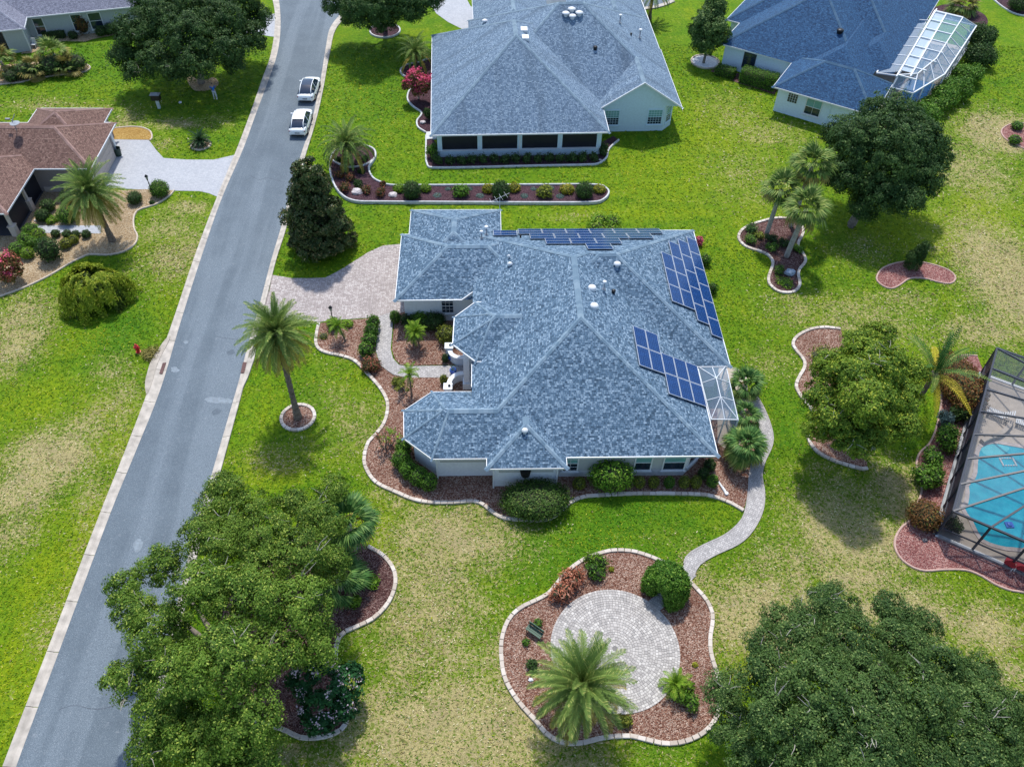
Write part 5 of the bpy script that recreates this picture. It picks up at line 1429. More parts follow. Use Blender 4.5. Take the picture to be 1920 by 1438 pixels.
tree('oak_tree', 'large spreading green oak overhanging the street at lower left', (470, 1260), [
 (235, 1105, 4.6, 1.2), (255, 1150, 5.0, 1.3), (262, 1270, 4.6, 1.5), (225, 1275, 4.2, .9), (305, 1190, 6.3, 1.9), (300, 1060, 5.0, 1.4), (380, 1110, 7.2, 2.0), (315, 1340, 4.8, 1.9), (290, 1400, 4.2, 1.5), (420, 1245, 7.8, 2.3), (470, 1130, 7.6, 2.1), (560, 1140, 6.6, 2.0), (590, 1210, 5.4, 1.6), (510, 1230, 6.8, 1.8), (460, 1350, 6.2, 2.0), (380, 1400, 5.6, 2.0), (480, 1420, 4.6, 1.6), (350, 1265, 7.0, 2.0), (440, 1440, 4.0, 1.6)],
 OAK, .38, .42, 105, 1.5, (.135, .07), 26, core=.6, flat=.6, low=-.05, rs=.80, group='oaks around the lawns')
tree('oak_tree', 'smaller oak with yellowish tips behind the spreading street oak', (540, 1090), [
 (420, 925, 4.8, 1.5), (470, 960, 5.6, 1.6), (375, 1010, 5.2, 1.5), (430, 1020, 6.6, 1.8), (500, 1010, 6.6, 1.7), (545, 950, 5.2, 1.2), (560, 1040, 6.6, 1.8), (600, 980, 6.0, 1.7), (615, 1060, 5.2, 1.5), (625, 920, 4.6, 1.1), (490, 1075, 6.6, 1.6), (400, 960, 5, 1.2)],
 OAK, .26, .42, 100, 1.4, (.135, .07), 16, core=.5, flat=.6, low=-.05, rs=.80, group='oaks around the lawns')
tree('oak_tree', 'huge dark green oak filling the lower right corner', (1640, 1400), [
 (1547, 1120, 4.2, 1.1), (1520, 1160, 5.0, 1.3), (1575, 1150, 5.2, 1.2), (1665, 1140, 4.6, 1.0), (1690, 1160, 5, 1.1), (1730, 1175, 4.6, 1.0), (1457, 1170, 4.4, 1.1), (1432, 1220, 4.6, 1.3), (1513, 1205, 6.6, 1.7), (1600, 1215, 7.4, 1.8), (1682, 1215, 6.8, 1.6), (1748, 1245, 6.2, 1.6), (1835, 1262, 4.8, 1.1), (1800, 1285, 5.4, 1.2), (1360, 1300, 4.2, 1.3), (1440, 1285, 6.2, 1.8), (1530, 1285, 8.0, 2.0), (1615, 1300, 8.6, 2.0), (1713, 1315, 7.8, 1.9), (1785, 1335, 6.8, 1.6), (1850, 1325, 5.6, 1.4), (1900, 1340, 4.8, 1.3), (1375, 1365, 4.6, 1.4), (1460, 1355, 7.0, 1.9), (1550, 1370, 8.2, 2.0), (1640, 1370, 8.6, 2.0), (1760, 1400, 7.2, 1.9), (1860, 1385, 5.8, 1.6), (1410, 1420, 5.2, 1.5), (1513, 1420, 6.8, 1.9), (1615, 1425, 7.8, 2.0), (1713, 1440, 7.2, 2.0), (1820, 1430, 6.2, 1.8), (1900, 1420, 5.2, 1.6), (1965, 1360, 4.4, 1.4), (1440, 1490, 4.4, 1.5), (1560, 1500, 5.6, 1.8), (1700, 1510, 5.8, 1.8), (1840, 1500, 5.0, 1.7)],
 OAK_D, .45, .42, 105, 1.5, (.13, .065), 45, core=.6, flat=.6, low=-.05, rs=.82, group='oaks around the lawns')
tree('shade_tree', 'loose yellow green tree in the stone bed right of the lanai', (1612, 812), [
 (1650, 632, 5.4, .9), (1612, 652, 6.0, 1.1), (1560, 690, 5.4, 1.1), (1545, 745, 5.0, 1.2), (1600, 705, 7.0, 1.3), (1655, 690, 6.4, 1.3), (1705, 700, 5.2, 1.0), (1690, 745, 5.6, 1.2), (1630, 755, 6.8, 1.5), (1570, 790, 5.0, 1.2), (1640, 805, 4.8, 1.2), (1690, 795, 4.4, 1.0), (1600, 830, 4.0, 1.1), (1535, 800, 3.4, .9), (1630, 665, 7, 1.1)],
 OAK_Y, .22, .42, 85, 1.5, (.17, .09), 18, core=.8, flat=.62, low=-.2, rs=1.12)
tree('round_oak', 'dense round dark oak on a bare trunk behind the cabbage palms', (1595, 425), [
 (1655, 285, 6.8, 3.6), (1610, 270, 6.4, 2.4), (1710, 270, 6.4, 2.6), (1665, 225, 7.2, 2.6), (1585, 330, 5.0, 1.7), (1650, 360, 4.6, 2.2), (1720, 330, 5.0, 2.2), (1745, 290, 5.6, 1.8), (1580, 250, 6.2, 1.6), (1700, 375, 4.2, 1.4), (1620, 390, 3.6, 1.1)],
 OAK_R, .36, .50, 56, 2.6, (.20, .10), zsq=.85, low=-.75, core=.8)
tree('oak_tree', 'wide drooping dark oak over the far left lawn', (378, 156), [
 (255, 60, 5.4, 2.2), (240, 105, 4.0, 1.7), (300, 40, 6.4, 2.6), (300, 110, 4.6, 2.1), (355, 70, 6.6, 2.8), (360, 15, 6.6, 2.6), (415, 40, 6.4, 2.5), (425, 90, 5.0, 2.0), (465, 70, 4.6, 1.8), (480, 35, 5.0, 1.6), (370, 115, 5.0, 2.0), (440, -5, 6.0, 2.4), (290, -5, 6.2, 2.4), (330, 135, 3.4, 1.2), (250, 135, 3.0, 1.0), (440, 120, 3.4, 1.1)],
 OAK_R, .34, .55, 60, 2.2, (.22, .11), 12, group='oaks around the lawns', low=-.7, core=.7)
tree('oak_tree', 'dark oak above the round curbed bed by the far street', (722, 58), [
 (640, 5, 5.0, 2.0), (680, 15, 5.6, 2.4), (720, 0, 6.2, 2.6), (765, 10, 5.2, 2.0), (800, -5, 5.0, 2.0), (715, 35, 4.2, 1.8), (745, -30, 6, 2.6), (660, -25, 6, 2.4), (660, 35, 3.4, 1.1), (770, 28, 3.4, 1.0)],
 OAK_R, .3, .55, 60, 2.1, (.22, .11), 6, group='oaks around the lawns', low=-.7, core=.7)
# magnolia: a cone of stiff dark leaves
b0 = G(604, 466)
t = thing('magnolia_tree', 'dark conical magnolia beside the driveway and street', 'tree', b0)
bl = []
for z, r, n in ((1.0, 2.2, 10), (2.2, 2.2, 9), (3.4, 2.0, 8), (4.6, 1.6, 7), (5.7, 1.15, 5), (6.7, .75, 4), (7.6, .35, 3)):
    for k in range(n):
        a = 2 * math.pi * (k + random.random() * .6) / n
        rr = r * random.uniform(.7, 1.0); bl.append(((b0[0] + rr * math.cos(a), b0[1] + rr * math.sin(a), z + random.uniform(-.3, .3)), (.8, .8, .62)))
V, P = crown_arrays(bl, .36, 1.3, 60, (.22, .11), -.8, .8, inner=.4, jit=.7)
cV, cF = core_arrays([((b0[0], b0[1], 3.0), (1.25, 1.25, 3.2))], 1.0)
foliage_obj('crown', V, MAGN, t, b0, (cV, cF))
limbs(t, b0, [(b0[0], b0[1], 7.5), (b0[0] + .6, b0[1], 4), (b0[0] - .6, b0[1] + .2, 4)], .16, BARK)
V = leaf_quads(P[rng.choice(len(P), 14)] + np.array([0, 0, .25]), np.tile([0, 0, 1.], (14, 1)), .28, .24, .4); foliage_obj('flower', V, simple('cream_petal', (.7, .66, .55), .6), t, b0)['kind'] = 'stuff'
tree('oval_tree', 'small dense oval tree in the white pebble circle', (1319, 119), [(1330, 40, 4.2, 1.6), (1325, 75, 3.0, 1.6), (1340, 15, 5.0, 1.2), (1315, 50, 3.8, 1.3), (1345, 60, 3.4, 1.4)], OAK_D, .14, .42, 46, 1.7, (.24, .12), zsq=1.0, low=-.8, core=.8)
# small conifer in the red kidney
b0 = G(1706, 505); t = thing('small_conifer', 'small dark upright conifer in the rose red bed', 'shrub', b0)
bl = [((b0[0] + dx, b0[1] + dy, z), (r, r, .5)) for dx, dy, z, r in ((0, 0, .6, .6), (.25, .1, 1.1, .5), (-.2, 0, 1.2, .45), (.25, .05, 1.7, .4), (.4, .1, 2.2, .25), (.05, 0, 1.8, .3))]
V, P = crown_arrays(bl, .22, 1.8, 40, (.16, .05), -.6, 1.2); foliage_obj('crown', V, HEDGE_D, t, b0); limbs(t, b0, [(b0[0] + .3, b0[1], 2)], .06, BARK)
# crape myrtles
def myrtle(label, base, blobs, leafm, flm, nf, fl=.16):
    b0 = G(*base); t = thing('crape_myrtle', label, 'shrub', b0)
    bl = [(G(x, y, z), (r, r, r * .85)) for x, y, z, r in blobs]
    V, P = crown_arrays(bl, .36, 1.5, 44, (.24, .12), -.5); foliage_obj('crown', V, leafm, t, b0)
    pick = P[rng.choice(len(P), nf)] + np.array([0, 0, .32]); idx = np.repeat(np.arange(nf), 14)
    C = pick[idx] + rng.normal(size=(len(idx), 3)) * .13; V = leaf_quads(C, np.tile([0, 0, 1.], (len(C), 1)), fl, fl * .8, 1.2); foliage_obj('flower', V, flm, t, b0)['kind'] = 'stuff'
    limbs(t, b0, [c for c, r in bl], .07, BARKPALE, .25)
myrtle('deep green crape myrtle with pale pink blossoms under the oak', (600, 1335), [(610, 1290, 2.2, 1.2), (575, 1270, 2.2, .9), (645, 1280, 2.0, .9), (600, 1330, 1.6, 1.0), (640, 1320, 1.4, .8), (610, 1255, 2.0, .7)], MYRTLE, PALEFL, 46, .12)
myrtle('crape myrtle with bright pink blooms beside the grey roofed house', (785, 186), [(780, 150, 2.2, .9), (795, 158, 2.0, .8), (770, 160, 1.8, .7), (788, 172, 1.2, .7)], REDSH, PINKFL, 120, .2)
myrtle('pink flowered shrub at the left edge of the pebble bed', (10, 530), [(12, 495, 1.6, .9), (2, 510, 1.2, .8), (20, 512, 1.0, .7)], REDSH, PINKFL, 26)
# ------------------------------------------------------------------ palms
def frond_mesh(name, L, e0, bend, mat, pairs=26, lw=.42, side_droop=.35, w=.045, vee=.5, back=.55):
    """feather frond: rises from the origin along +x at angle e0 and bends down by `bend` over its length"""
    N = 9; pts = [Vector((0, 0, 0))]; ang = e0
    tang = []
    for i in range(N):
        a = e0 - bend * ((i + .5) / N) ** 1.25
        tang.append(Vector((math.cos(a), 0, math.sin(a))))
        pts.append(pts[-1] + tang[-1] * (L / N))
    V, F = [], []
    def q(a, b, c, d):
        k = len(V); V.extend([a, b, c, d]); F.append((k, k + 1, k + 2, k + 3))
    for i in range(N):       # rachis
        r0, r1 = .035 * (1 - i / N) + .006, .035 * (1 - (i + 1) / N) + .006
        q(pts[i] + Vector((0, -r0, 0)), pts[i + 1] + Vector((0, -r1, 0)), pts[i + 1] + Vector((0, r1, 0)), pts[i] + Vector((0, r0, 0)))
    rd = random.Random(int(L * 100) + int(e0 * 100) + 7)
    for k in range(pairs):
        s = .10 + .90 * (k + .5) / pairs
        i = min(N - 1, int(s * N)); p = pts[i].lerp(pts[i + 1], s * N - i); t = tang[i]
        up = Vector((-t.z, 0, t.x))
        ll = lw * (math.sin(math.pi * min(1, .18 + .82 * s)) ** .6 + .12) * rd.uniform(.85, 1.15)
        for sd in (-1, 1):
            d = (Vector((0, sd, 0)) * 1.0 + t * back + up * vee).normalized()
            m_ = p + d * ll * .55; e = p + d * ll * .92 - Vector((0, 0, 1)) * ll * side_droop + Vector((rd.uniform(-.03, .03),) * 3)
            wv = t * w * .5
            kk = len(V); V.extend([p - wv * .6, m_ - wv, e, m_ + wv, p + wv * .6]); F.append((kk, kk + 1, kk + 2, kk + 3, kk + 4))
    me = bpy.data.meshes.new(name); me.from_pydata([tuple(v) for v in V], [], F); me.materials.append(mat); me.update()
    return me
def fan_mesh(name, R, mat, seg=15, petiole=.9, droop=.5, spread=2.5):
    V, F = [], []
    pt = petiole
    V.extend([Vector((0, -.02, 0)), Vector((pt, -.012, .0)), Vector((pt, .012, .0)), Vector((0, .02, 0))]); F.append((0, 1, 2, 3))
    rd = random.Random(int(R * 1000) + int(droop * 100))
    for k in range(seg):
        a = (k + .5) / seg * 2 - 1
        th = a * spread / 2
        d = Vector((math.cos(th), math.sin(th), 0)); s = Vector((-d.y, d.x, 0))
        r = R * (1 - .22 * a * a) * rd.uniform(.9, 1.1)
        w = R * spread / seg * .40
        p0 = Vector((pt, 0, 0)); m_ = p0 + d * r * .55 + Vector((0, 0, .03 + .05 * (k % 2))) - Vector((0, 0, 1)) * droop * .14 * r
        e = p0 + d * r - Vector((0, 0, 1)) * droop * r * rd.uniform(.35, .75)
        kk = len(V); V.extend([p0, m_ - s * w, e, m_ + s * w]); F.append((kk, kk + 1, kk + 2, kk + 3))
    me = bpy.data.meshes.new(name); me.from_pydata([tuple(v) for v in V], [], F); me.materials.append(mat); me.update()
    return me
FR = {}
def fset(key, L, mats, pairs, lw, bends, es, w=.045, **kw):
    FR[key] = [frond_mesh('frond', L, math.radians(e), math.radians(b_), m_, pairs, lw, w=w, **kw) for e, b_, m_ in zip(es, bends, mats)]
fset('date', 2.6, [FROND, FROND, FROND, FROND, FROND_D, FROND_D, FROND_B], 34, .42, (35, 50, 60, 62, 55, 45, 25), (78, 58, 36, 14, -10, -35, -62), w=.055, back=1.15, vee=.7, side_droop=.2)
fset('pindo', 3.0, [FROND, FROND, FROND, FROND, FROND_D, FROND_D], 24, .34, (70, 95, 110, 110, 95, 70), (80, 62, 44, 26, 4, -25), vee=.8, w=.10)
fset('queen', 3.6, [FAN_G, FAN_G, FROND, FROND_Y, FROND_Y], 24, .40, (30, 50, 60, 60, 50), (80, 62, 40, 20, -5), w=.085)
fset('pygmy', 1.0, [LIME, LIME, LIME, FROND], 15, .20, (50, 80, 95, 80), (75, 50, 22, -10), w=.045)
fset('sago', 1.05, [SAGO, SAGO, SAGO], 18, .16, (50, 50, 40), (62, 30, 2), w=.045)
def feather_palm(label, base_px, H, key, counts, scale=1.0, r0=.2, lean=(0, 0), barkm=None, boots=True, group='palms about the gardens', name='date_palm', spin=0.0):
    b0 = Vector(G(*base_px)); t = thing(name, label, 'palm', b0, group)
    top = Vector((lean[0], lean[1], H))
    mb = MB(); n = max(4, int(H / .22)); pts, rad = [], []
    for i in range(n + 1):
        f = i / n
        pts.append(Vector((lean[0] * f ** 1.3, lean[1] * f ** 1.3, H * f - (.15 if i == 0 else 0)))); rad.append(r0 * (1.35 - .5 * min(1, f * 4)) * (1.0 + (.10 if i % 2 else -.04)) * (1 + (.35 if f > .86 and H > 1.2 else 0)))
    mb.tube(pts, rad, 9); mb.build('trunk', barkm or PALMBARK, t, origin=(0, 0, 0), smooth=False)
    ga = 2.39996; k = 0
    for cls, cnt in enumerate(counts):
        for i in range(cnt):
            me = FR[key][min(cls, len(FR[key]) - 1)]
            a = k * ga + random.uniform(-.15, .15) + spin; k += 1
            s = scale * random.uniform(.86, 1.12)
            inst('frond', me, t, top + Vector((0, 0, random.uniform(-.12, .12) - .05 * cls)), (random.uniform(-.12, .12), random.uniform(-.10, .10), a), s)
    return t
def fan_palm(label, base_px, H, counts, R=.95, r0=.17, lean=(0, 0), mats=None, group='palms about the gardens', name='fan_palm', barkm=None, pet=.95):
    b0 = Vector(G(*base_px)); t = thing(name, label, 'palm', b0, group)
    mb = MB(); n = max(3, int(H / .4)); top = Vector((lean[0], lean[1], H))
    mb.tube([Vector((lean[0] * (i / n) ** 1.2, lean[1] * (i / n) ** 1.2, H * i / n - (.15 if i == 0 else 0))) for i in range(n + 1)], [r0 * (1.15 - .15 * i / n) for i in range(n + 1)], 9); mb.build('trunk', barkm or SABALBARK, t, origin=(0, 0, 0), smooth=True)
    mats = mats or [FAN, FAN, FAN, FAN_D]
    if 'key' not in FR: pass
    k = 0
    for cls, cnt in enumerate(counts):
        key = ('fan', R, cls, mats[min(cls, 3)].name, pet)
        if key not in FR: FR[key] = [fan_mesh('fan_leaf', R, mats[min(cls, 3)], 15, pet, d) for d in ((.45 + .2 * cls), (.75 + .2 * cls))]
        el = (1.15, .62, .12, -.45)[min(cls, 3)]
        for i in range(cnt):
            a = k * 2.39996 + random.uniform(-.2, .2); k += 1
            o = inst('fan_leaf', random.choice(FR[key]), t, top + Vector((0, 0, random.uniform(-.15, .1))), (0, 0, 0), random.uniform(.85, 1.15))
            e = el + random.uniform(-.2, .2)
            o.rotation_mode = 'QUATERNION'
            o.rotation_quaternion = (Matrix.Rotation(a, 4, 'Z') @ Matrix.Rotation(-e, 4, 'Y') @ Matrix.Rotation(random.uniform(-.35, .35), 4, 'X')).to_quaternion()
    return t
DC = (10, 16, 20, 22, 20, 14, 6)
feather_palm('tall date palm in the stone ring by the street and driveway', (559, 784), 7.0, 'date', DC, 1.05, .22, (-.35, 1.4))
feather_palm('broad date palm on the edge of the round patio', (1081, 1331), 3.5, 'date', (10, 16, 20, 22, 18, 8, 0), 1.12, .24)
feather_palm('date palm in the pebble bed of the red roofed house', (211, 452), 4.9, 'date', DC, 1.1, .24, (-.2, .1))
feather_palm('arching palm at the round end of the purple bed', (655, 309), 2.1, 'pindo', (8, 12, 14, 14, 10, 5), 1.0, .26, name='pindo_palm')
feather_palm('small arching palm beside the pink crape myrtle', (781, 131), 1.9, 'pindo', (5, 8, 9, 9, 7, 3), .85, .2, name='pindo_palm')
feather_palm('palm standing behind the far right corner of the grey roof', (1218, 36), 2.6, 'pindo', (5, 7, 8, 7, 4), .9, .2, name='pindo_palm')
feather_palm('palm with long yellowing fronds right of the yellow green tree', (1712, 768), 3.9, 'queen', (4, 5, 5, 4, 3), .95, .2, name='queen_palm', spin=.6)
feather_palm('little dark sago palm in its tan ring', (377, 272), .55, 'sago', (12, 16, 16), 1.15, .22, name='sago_palm', group=None)
feather_palm('pygmy date palm beside the hedge in the nook bed', (787, 652), 1.5, 'pygmy', (6, 8, 9, 5), 1.05, .07, (-.25, .2), name='pygmy_palm', group='pygmy palms by the entry')
feather_palm('second slim trunk of the nook bed palm clump', (775, 648), 1.35, 'pygmy', (5, 6, 7, 3), .9, .06, (.15, .1), name='pygmy_palm', group='pygmy palms by the entry')
feather_palm('pygmy date palm in the mulch below the driveway', (648, 641), 1.4, 'pygmy', (4, 6, 7, 3), .95, .07, (-.45, .3), name='pygmy_palm', group='pygmy palms by the entry')
feather_palm('sparse pygmy palm by the walk with whitened fronds', (772, 742), 2.2, 'pygmy', (4, 6, 5, 3), .95, .07, (0, .1), name='pygmy_palm', group='pygmy palms by the entry')
feather_palm('young palm at the right rim of the round patio', (1268, 1300), .6, 'pygmy', (7, 9, 9, 5), 1.05, .10, (-.1, .3), name='pygmy_palm', group='pygmy palms by the entry')
SC_ = (7, 11, 12, 6)
fan_palm('front cabbage palm of three in the pear shaped bed', (1474, 482), 5.0, SC_, 1.0, .2, (.3, -.1), group='cabbage palms in the pear shaped bed')
fan_palm('left cabbage palm of three in the pear shaped bed', (1437, 440), 4.6, SC_, .95, .18, (.1, 0), group='cabbage palms in the pear shaped bed')
fan_palm('back cabbage palm of three in the pear shaped bed', (1482, 425), 6.2, (8, 13, 14, 7), 1.05, .2, (.2, .1), group='cabbage palms in the pear shaped bed')
GM = [FAN_G, FAN_G, FAN, FAN_D]
fan_palm('bushy fan palm at the corner of the lanai path', (1388, 862), 1.5, (9, 14, 14, 7), .82, .16, mats=GM, pet=.7, group='fan palms by the lanai path')
fan_palm('fan palm between the lanai and the winding path', (1390, 745), 1.3, (8, 12, 12, 4), .78, .15, mats=GM, pet=.7, group='fan palms by the lanai path')
fan_palm('low fan palm beside the lanai post', (1393, 796), .9, (6, 8, 8, 3), .68, .13, mats=GM, pet=.6, group='fan palms by the lanai path')
fan_palm('fan palm poking out of the street oaks', (665, 1030), 2.9, (8, 12, 12, 6), .95, .18, mats=[FAN_G, FAN_G, FAN_G, FAN_D], group=None)
fan_palm('low fan palm leaning from under the street oaks', (640, 1105), 1.4, (5, 8, 8, 3), .95, .15, mats=[FAN_G, FAN_G, FAN_G, FAN_G], group=None)
fan_palm('yellowed fan palm behind the far pool cage', (1800, 24), .8, (8, 10, 10, 8), 1.3, .2, mats=[FAN_D, FAN_D, FAN, FAN_D], group=None)
for i, (x, y, h, lab) in enumerate(((12, 138, 1.4, 'yellow fan palm at the left end of the far gravel bed'), (112, 128, 1.6, 'pale fan palm rising from the far gravel bed shrubs'), (68, 143, .7, 'low straw coloured palm in the far gravel bed'), (132, 136, .5, 'little yellow palm at the right end of the far gravel bed'))):
    fan_palm(lab, (x, y), h, (6, 8, 8, 5), .9, .14, mats=[FAN_D, FAN, FAN_D, FAN_D] if i != 1 else [FAN, FAN, FAN_D, FAN_D], group='palms in the far gravel bed')

# ------------------------------------------------------------------ shrubs and hedges
def shrub(label, px, r, h, mat, n=None, leaf=(.13, .07), core=.84, group=None, name='shrub', lumps=1, stem=False, z=0.0, rough=.05, sq=None):
    """one clipped or loose bush; px: picture point of its middle at half height"""
    c = G(px[0], px[1], h * .5 + z)
    base = (c[0], c[1], 0)
    t = thing(name, label, 'shrub', base, group)
    bl = []
    rx, ry = (r, r) if sq is None else (r * sq[0], r * sq[1])
    if lumps == 1:
        bl = [((c[0], c[1], h * .5 + z), (rx, ry, h * .52))]
    else:
        for k in range(lumps):
            a = 2 * math.pi * (k + random.random() * .7) / lumps; q = random.uniform(.3, .6)
            bl.append(((c[0] + rx * q * math.cos(a), c[1] + ry * q * math.sin(a), h * random.uniform(.4, .66) + z), (rx * .62, ry * .62, h * .42)))
    Vs = []
    for cc, rr in bl:
        ar = 4 * math.pi * ((rr[0] * rr[1]) ** 1.6 / 3 + (rr[0] * rr[2]) ** 1.6 / 1.5) ** (1 / 1.6)
        m_ = int((n or 1.0) * ar * 1.7 / (leaf[0] * leaf[1] * .5) * .5)
        m_ = max(160, min(int(m_ * 1.5), 14000))
        d = unit(m_); d = d[d[:, 2] > -.75]
        rough = max(rough, .055); rad = 1 + rough * 2.6 * rng.normal(size=(len(d), 1)) * .5 + rough * .8 * np.sin(d[:, :1] * 9 + 2 * d[:, 1:2] * 7)
        C = np.array(cc) + d * np.array(rr) * rad * rng.uniform(.88, 1.03, (len(d), 1)); C[:, 2] = np.maximum(C[:, 2], .04)
        Vs.append(leaf_quads(C, d / np.array(rr) * rr[0], leaf[0], leaf[1], .75))
    V = np.concatenate(Vs)
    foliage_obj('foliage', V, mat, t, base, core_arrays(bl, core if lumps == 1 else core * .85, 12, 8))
    mb = MB(); mb.tube([(c[0], c[1], -.1), (c[0] + .02, c[1], h * .4)], [.05, .03], 6); mb.build('stem', BARK, t)
    return t
def hedge(label, px_a, px_b, w, h, mat, leaf=(.13, .07), group=None):
    a = np.array(G(*px_a)); b_ = np.array(G(*px_b)); d = b_ - a; L = np.linalg.norm(d); d /= L; n = np.array([-d[1], d[0], 0])
    base = (a + b_) / 2
    t = thing('hedge', label, 'hedge', base, group)
    faces = [(L, w, lambda u, v: a + d * u + n * (v - w / 2) + [0, 0, h], (0, 0, 1)), (L, h, lambda u, v: a + d * u - n * w / 2 + [0, 0, v], tuple(-n)), (L, h, lambda u, v: a + d * u + n * w / 2 + [0, 0, v], tuple(n)), (w, h, lambda u, v: a + n * (u - w / 2) + [0, 0, v], tuple(-d)), (w, h, lambda u, v: b_ + n * (u - w / 2) + [0, 0, v], tuple(d))]
    Vs = []
    for U, W_, f, nn in faces:
        m_ = int(U * W_ * 230)
        C = np.array([f(random.uniform(0, U), random.uniform(0, W_)) for _ in range(m_)]) + rng.normal(size=(m_, 3)) * .05
        Vs.append(leaf_quads(C, np.tile(nn, (m_, 1)), leaf[0], leaf[1], .8))
    mb = MB(); mb.box((base[0], base[1], h * .48), (L - .12, w - .12, h * .94), math.atan2(d[1], d[0]))
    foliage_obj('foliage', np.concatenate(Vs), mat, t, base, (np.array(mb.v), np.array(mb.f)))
    return t
# main house front
shrub('broad clipped oval hedge mound below the front gable', (1005, 937), 1.95, 1.5, leafmat('mound_leaf', (0.030, 0.075, 0.012), (0.085, 0.165, 0.026), (0.17, 0.24, 0.05)), 1.0, (.13, .07), sq=(1.12, .8), rough=.04, name='hedge_mound')
shrub('tall rounded bright green shrub against the south wall', (1147, 889), 1.45, 2.1, leafmat('bright_shrub_leaf', (0.06, 0.165, 0.014), (0.19, 0.36, 0.03), (0.32, 0.48, 0.06)), .9, (.15, .085), sq=(1.0, .8), rough=.07)
for i, (x, lab) in enumerate(((1199, 'first'), (1226, 'second'), (1255, 'third'), (1283, 'fourth'), (1305, 'fifth'))):
    shrub(lab + ' little round bush of the row right of the tall bright shrub', (x, 904), .36, .95, OLIVE if i != 2 else HEDGE, 1.0, (.10, .055), group='row of little round bushes under the windows', name='round_bush')
shrub('little round bush at the house corner, nearest the white pipe', (1336, 902), .38, 1.0, HEDGE, 1., (.10, .055), group='row of little round bushes under the windows', name='round_bush')
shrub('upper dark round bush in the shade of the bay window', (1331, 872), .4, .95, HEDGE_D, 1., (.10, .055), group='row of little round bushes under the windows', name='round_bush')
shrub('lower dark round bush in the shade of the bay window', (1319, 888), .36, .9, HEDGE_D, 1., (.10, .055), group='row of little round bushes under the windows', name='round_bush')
shrub('small dark bush left of the tall bright shrub', (1086, 906), .42, .8, OLIVE, 1., (.10, .055))
bl = None
for i, (x, y, r, h) in enumerate(((757, 838, .55, 1.3), (752, 862, .6, 1.35), (767, 880, .6, 1.3), (785, 893, .6, 1.3), (803, 903, .55, 1.25))):
    shrub(('top', 'second', 'middle', 'fourth', 'lowest')[i] + ' bush of the curving hedge around the octagonal bay', (x, y), r, h, HEDGE, 1.0, (.13, .07), rough=.08, group='bushes of the hedge around the octagonal bay', name='hedge_bush')
for i, (x, y, r, h) in enumerate(((700, 606, .50, 1.3), (696, 622, .55, 1.3), (692, 638, .55, 1.2), (686, 655, .55, 1.1))):
    shrub(('top', 'second', 'third', 'lowest')[i] + ' bush of the leafy hedge left of the front walk', (x, y), r, h, HEDGE, .9, (.17, .09), rough=.09, group='bushes of the hedge left of the front walk', name='hedge_bush')
shrub('red tipped loose shrub at the bend of the front walk', (695, 682), .7, .9, REDSH, .7, (.17, .08), lumps=4, rough=.12)
shrub('rounded bush at the garage corner beside the walk', (741, 594), .42, 1.1, HEDGE, 1., (.12, .06))
shrub('spiky dark shrub under the garage window', (815, 604), .75, 1.2, HEDGE_D, .8, (.20, .06), lumps=4, rough=.14)
shrub('green mounded shrub below the garage wall', (787, 600), .7, 1.1, HEDGE, .8, (.18, .07), lumps=4, rough=.12)
shrub('dark shrub next to the garage corner', (765, 600), .6, 1.0, HEDGE_D, .8, (.18, .07), lumps=3, rough=.12)
shrub('leafy round shrub left of the entry turret', (838, 628), .75, 1.4, OLIVE, .9, (.16, .08), rough=.08)
shrub('round dark bush beneath the black lamp post', (625, 606), .5, .9, HEDGE, .9, (.14, .07), rough=.08)
shrub('low yellow green plant near the lamp post', (651, 606), .45, .4, LIME, .5, (.18, .07), lumps=3, rough=.2)
shrub('bush with yellow edged leaves beside the pale pygmy palm', (747, 718), .5, .8, OLIVE, .8, (.16, .08), lumps=3, rough=.12)
shrub('small potted style shrub by the lower entry wall', (832, 712), .28, .9, OLIVE, .9, (.10, .05))
shrub('thin shrub by the upper entry wall', (834, 672), .25, .8, HEDGE_D, .7, (.12, .05))
shrub('tiny tan grass clump in the bed below the driveway', (607, 630), .35, .3, OLIVE, .4, (.2, .04), rough=.2)
# bare branching shrubs (frangipani) near the bay
def frangipani(label, px, H, leafm, seed):
    b0 = Vector(G(*px)); t = thing('frangipani', label, 'shrub', b0, 'bare branching shrubs in the front bed'); rd = random.Random(seed)
    mb = MB(); tips = []
    def grow(p, d, L, r, k):
        e = p + d * L; mb.tube([p, p.lerp(e, .5) + Vector((rd.uniform(-.04, .04), rd.uniform(-.04, .04), 0)), e], [r, r * .85, r * .7], 6)
        if k == 0: tips.append(e); return
        for s in range(2):
            a = rd.uniform(0, 6.28); grow(e, (d + Vector((math.cos(a) * .65, math.sin(a) * .65, .25))).normalized(), L * .72, r * .72, k - 1)
    for s in range(3):
        a = s * 2.1 + seed; grow(Vector((0, 0, -.05)), Vector((math.cos(a) * .45, math.sin(a) * .45, 1)).normalized(), H * .42, .05, 2)
    mb.build('branches', BARK, t, origin=(0, 0, 0))
    C = np.array([tuple(q) for q in tips]); C = np.repeat(C, 9, 0) + rng.normal(size=(len(C) * 9, 3)) * .09
    foliage_obj('foliage', leaf_quads(C, np.tile([0, 0, 1.], (len(C), 1)), .20, .07, .6), leafm, t, (0, 0, 0))
frangipani('bare branched shrub with few leaves at the bed edge', (722, 842), 1.5, REDSH, 1)
frangipani('bare branched shrub with a tuft of lime leaves near the bay', (733, 836), 1.4, LIME, 2)
frangipani('bare branched shrub below the sparse pygmy palm', (760, 740), 1.2, OLIVE, 4)
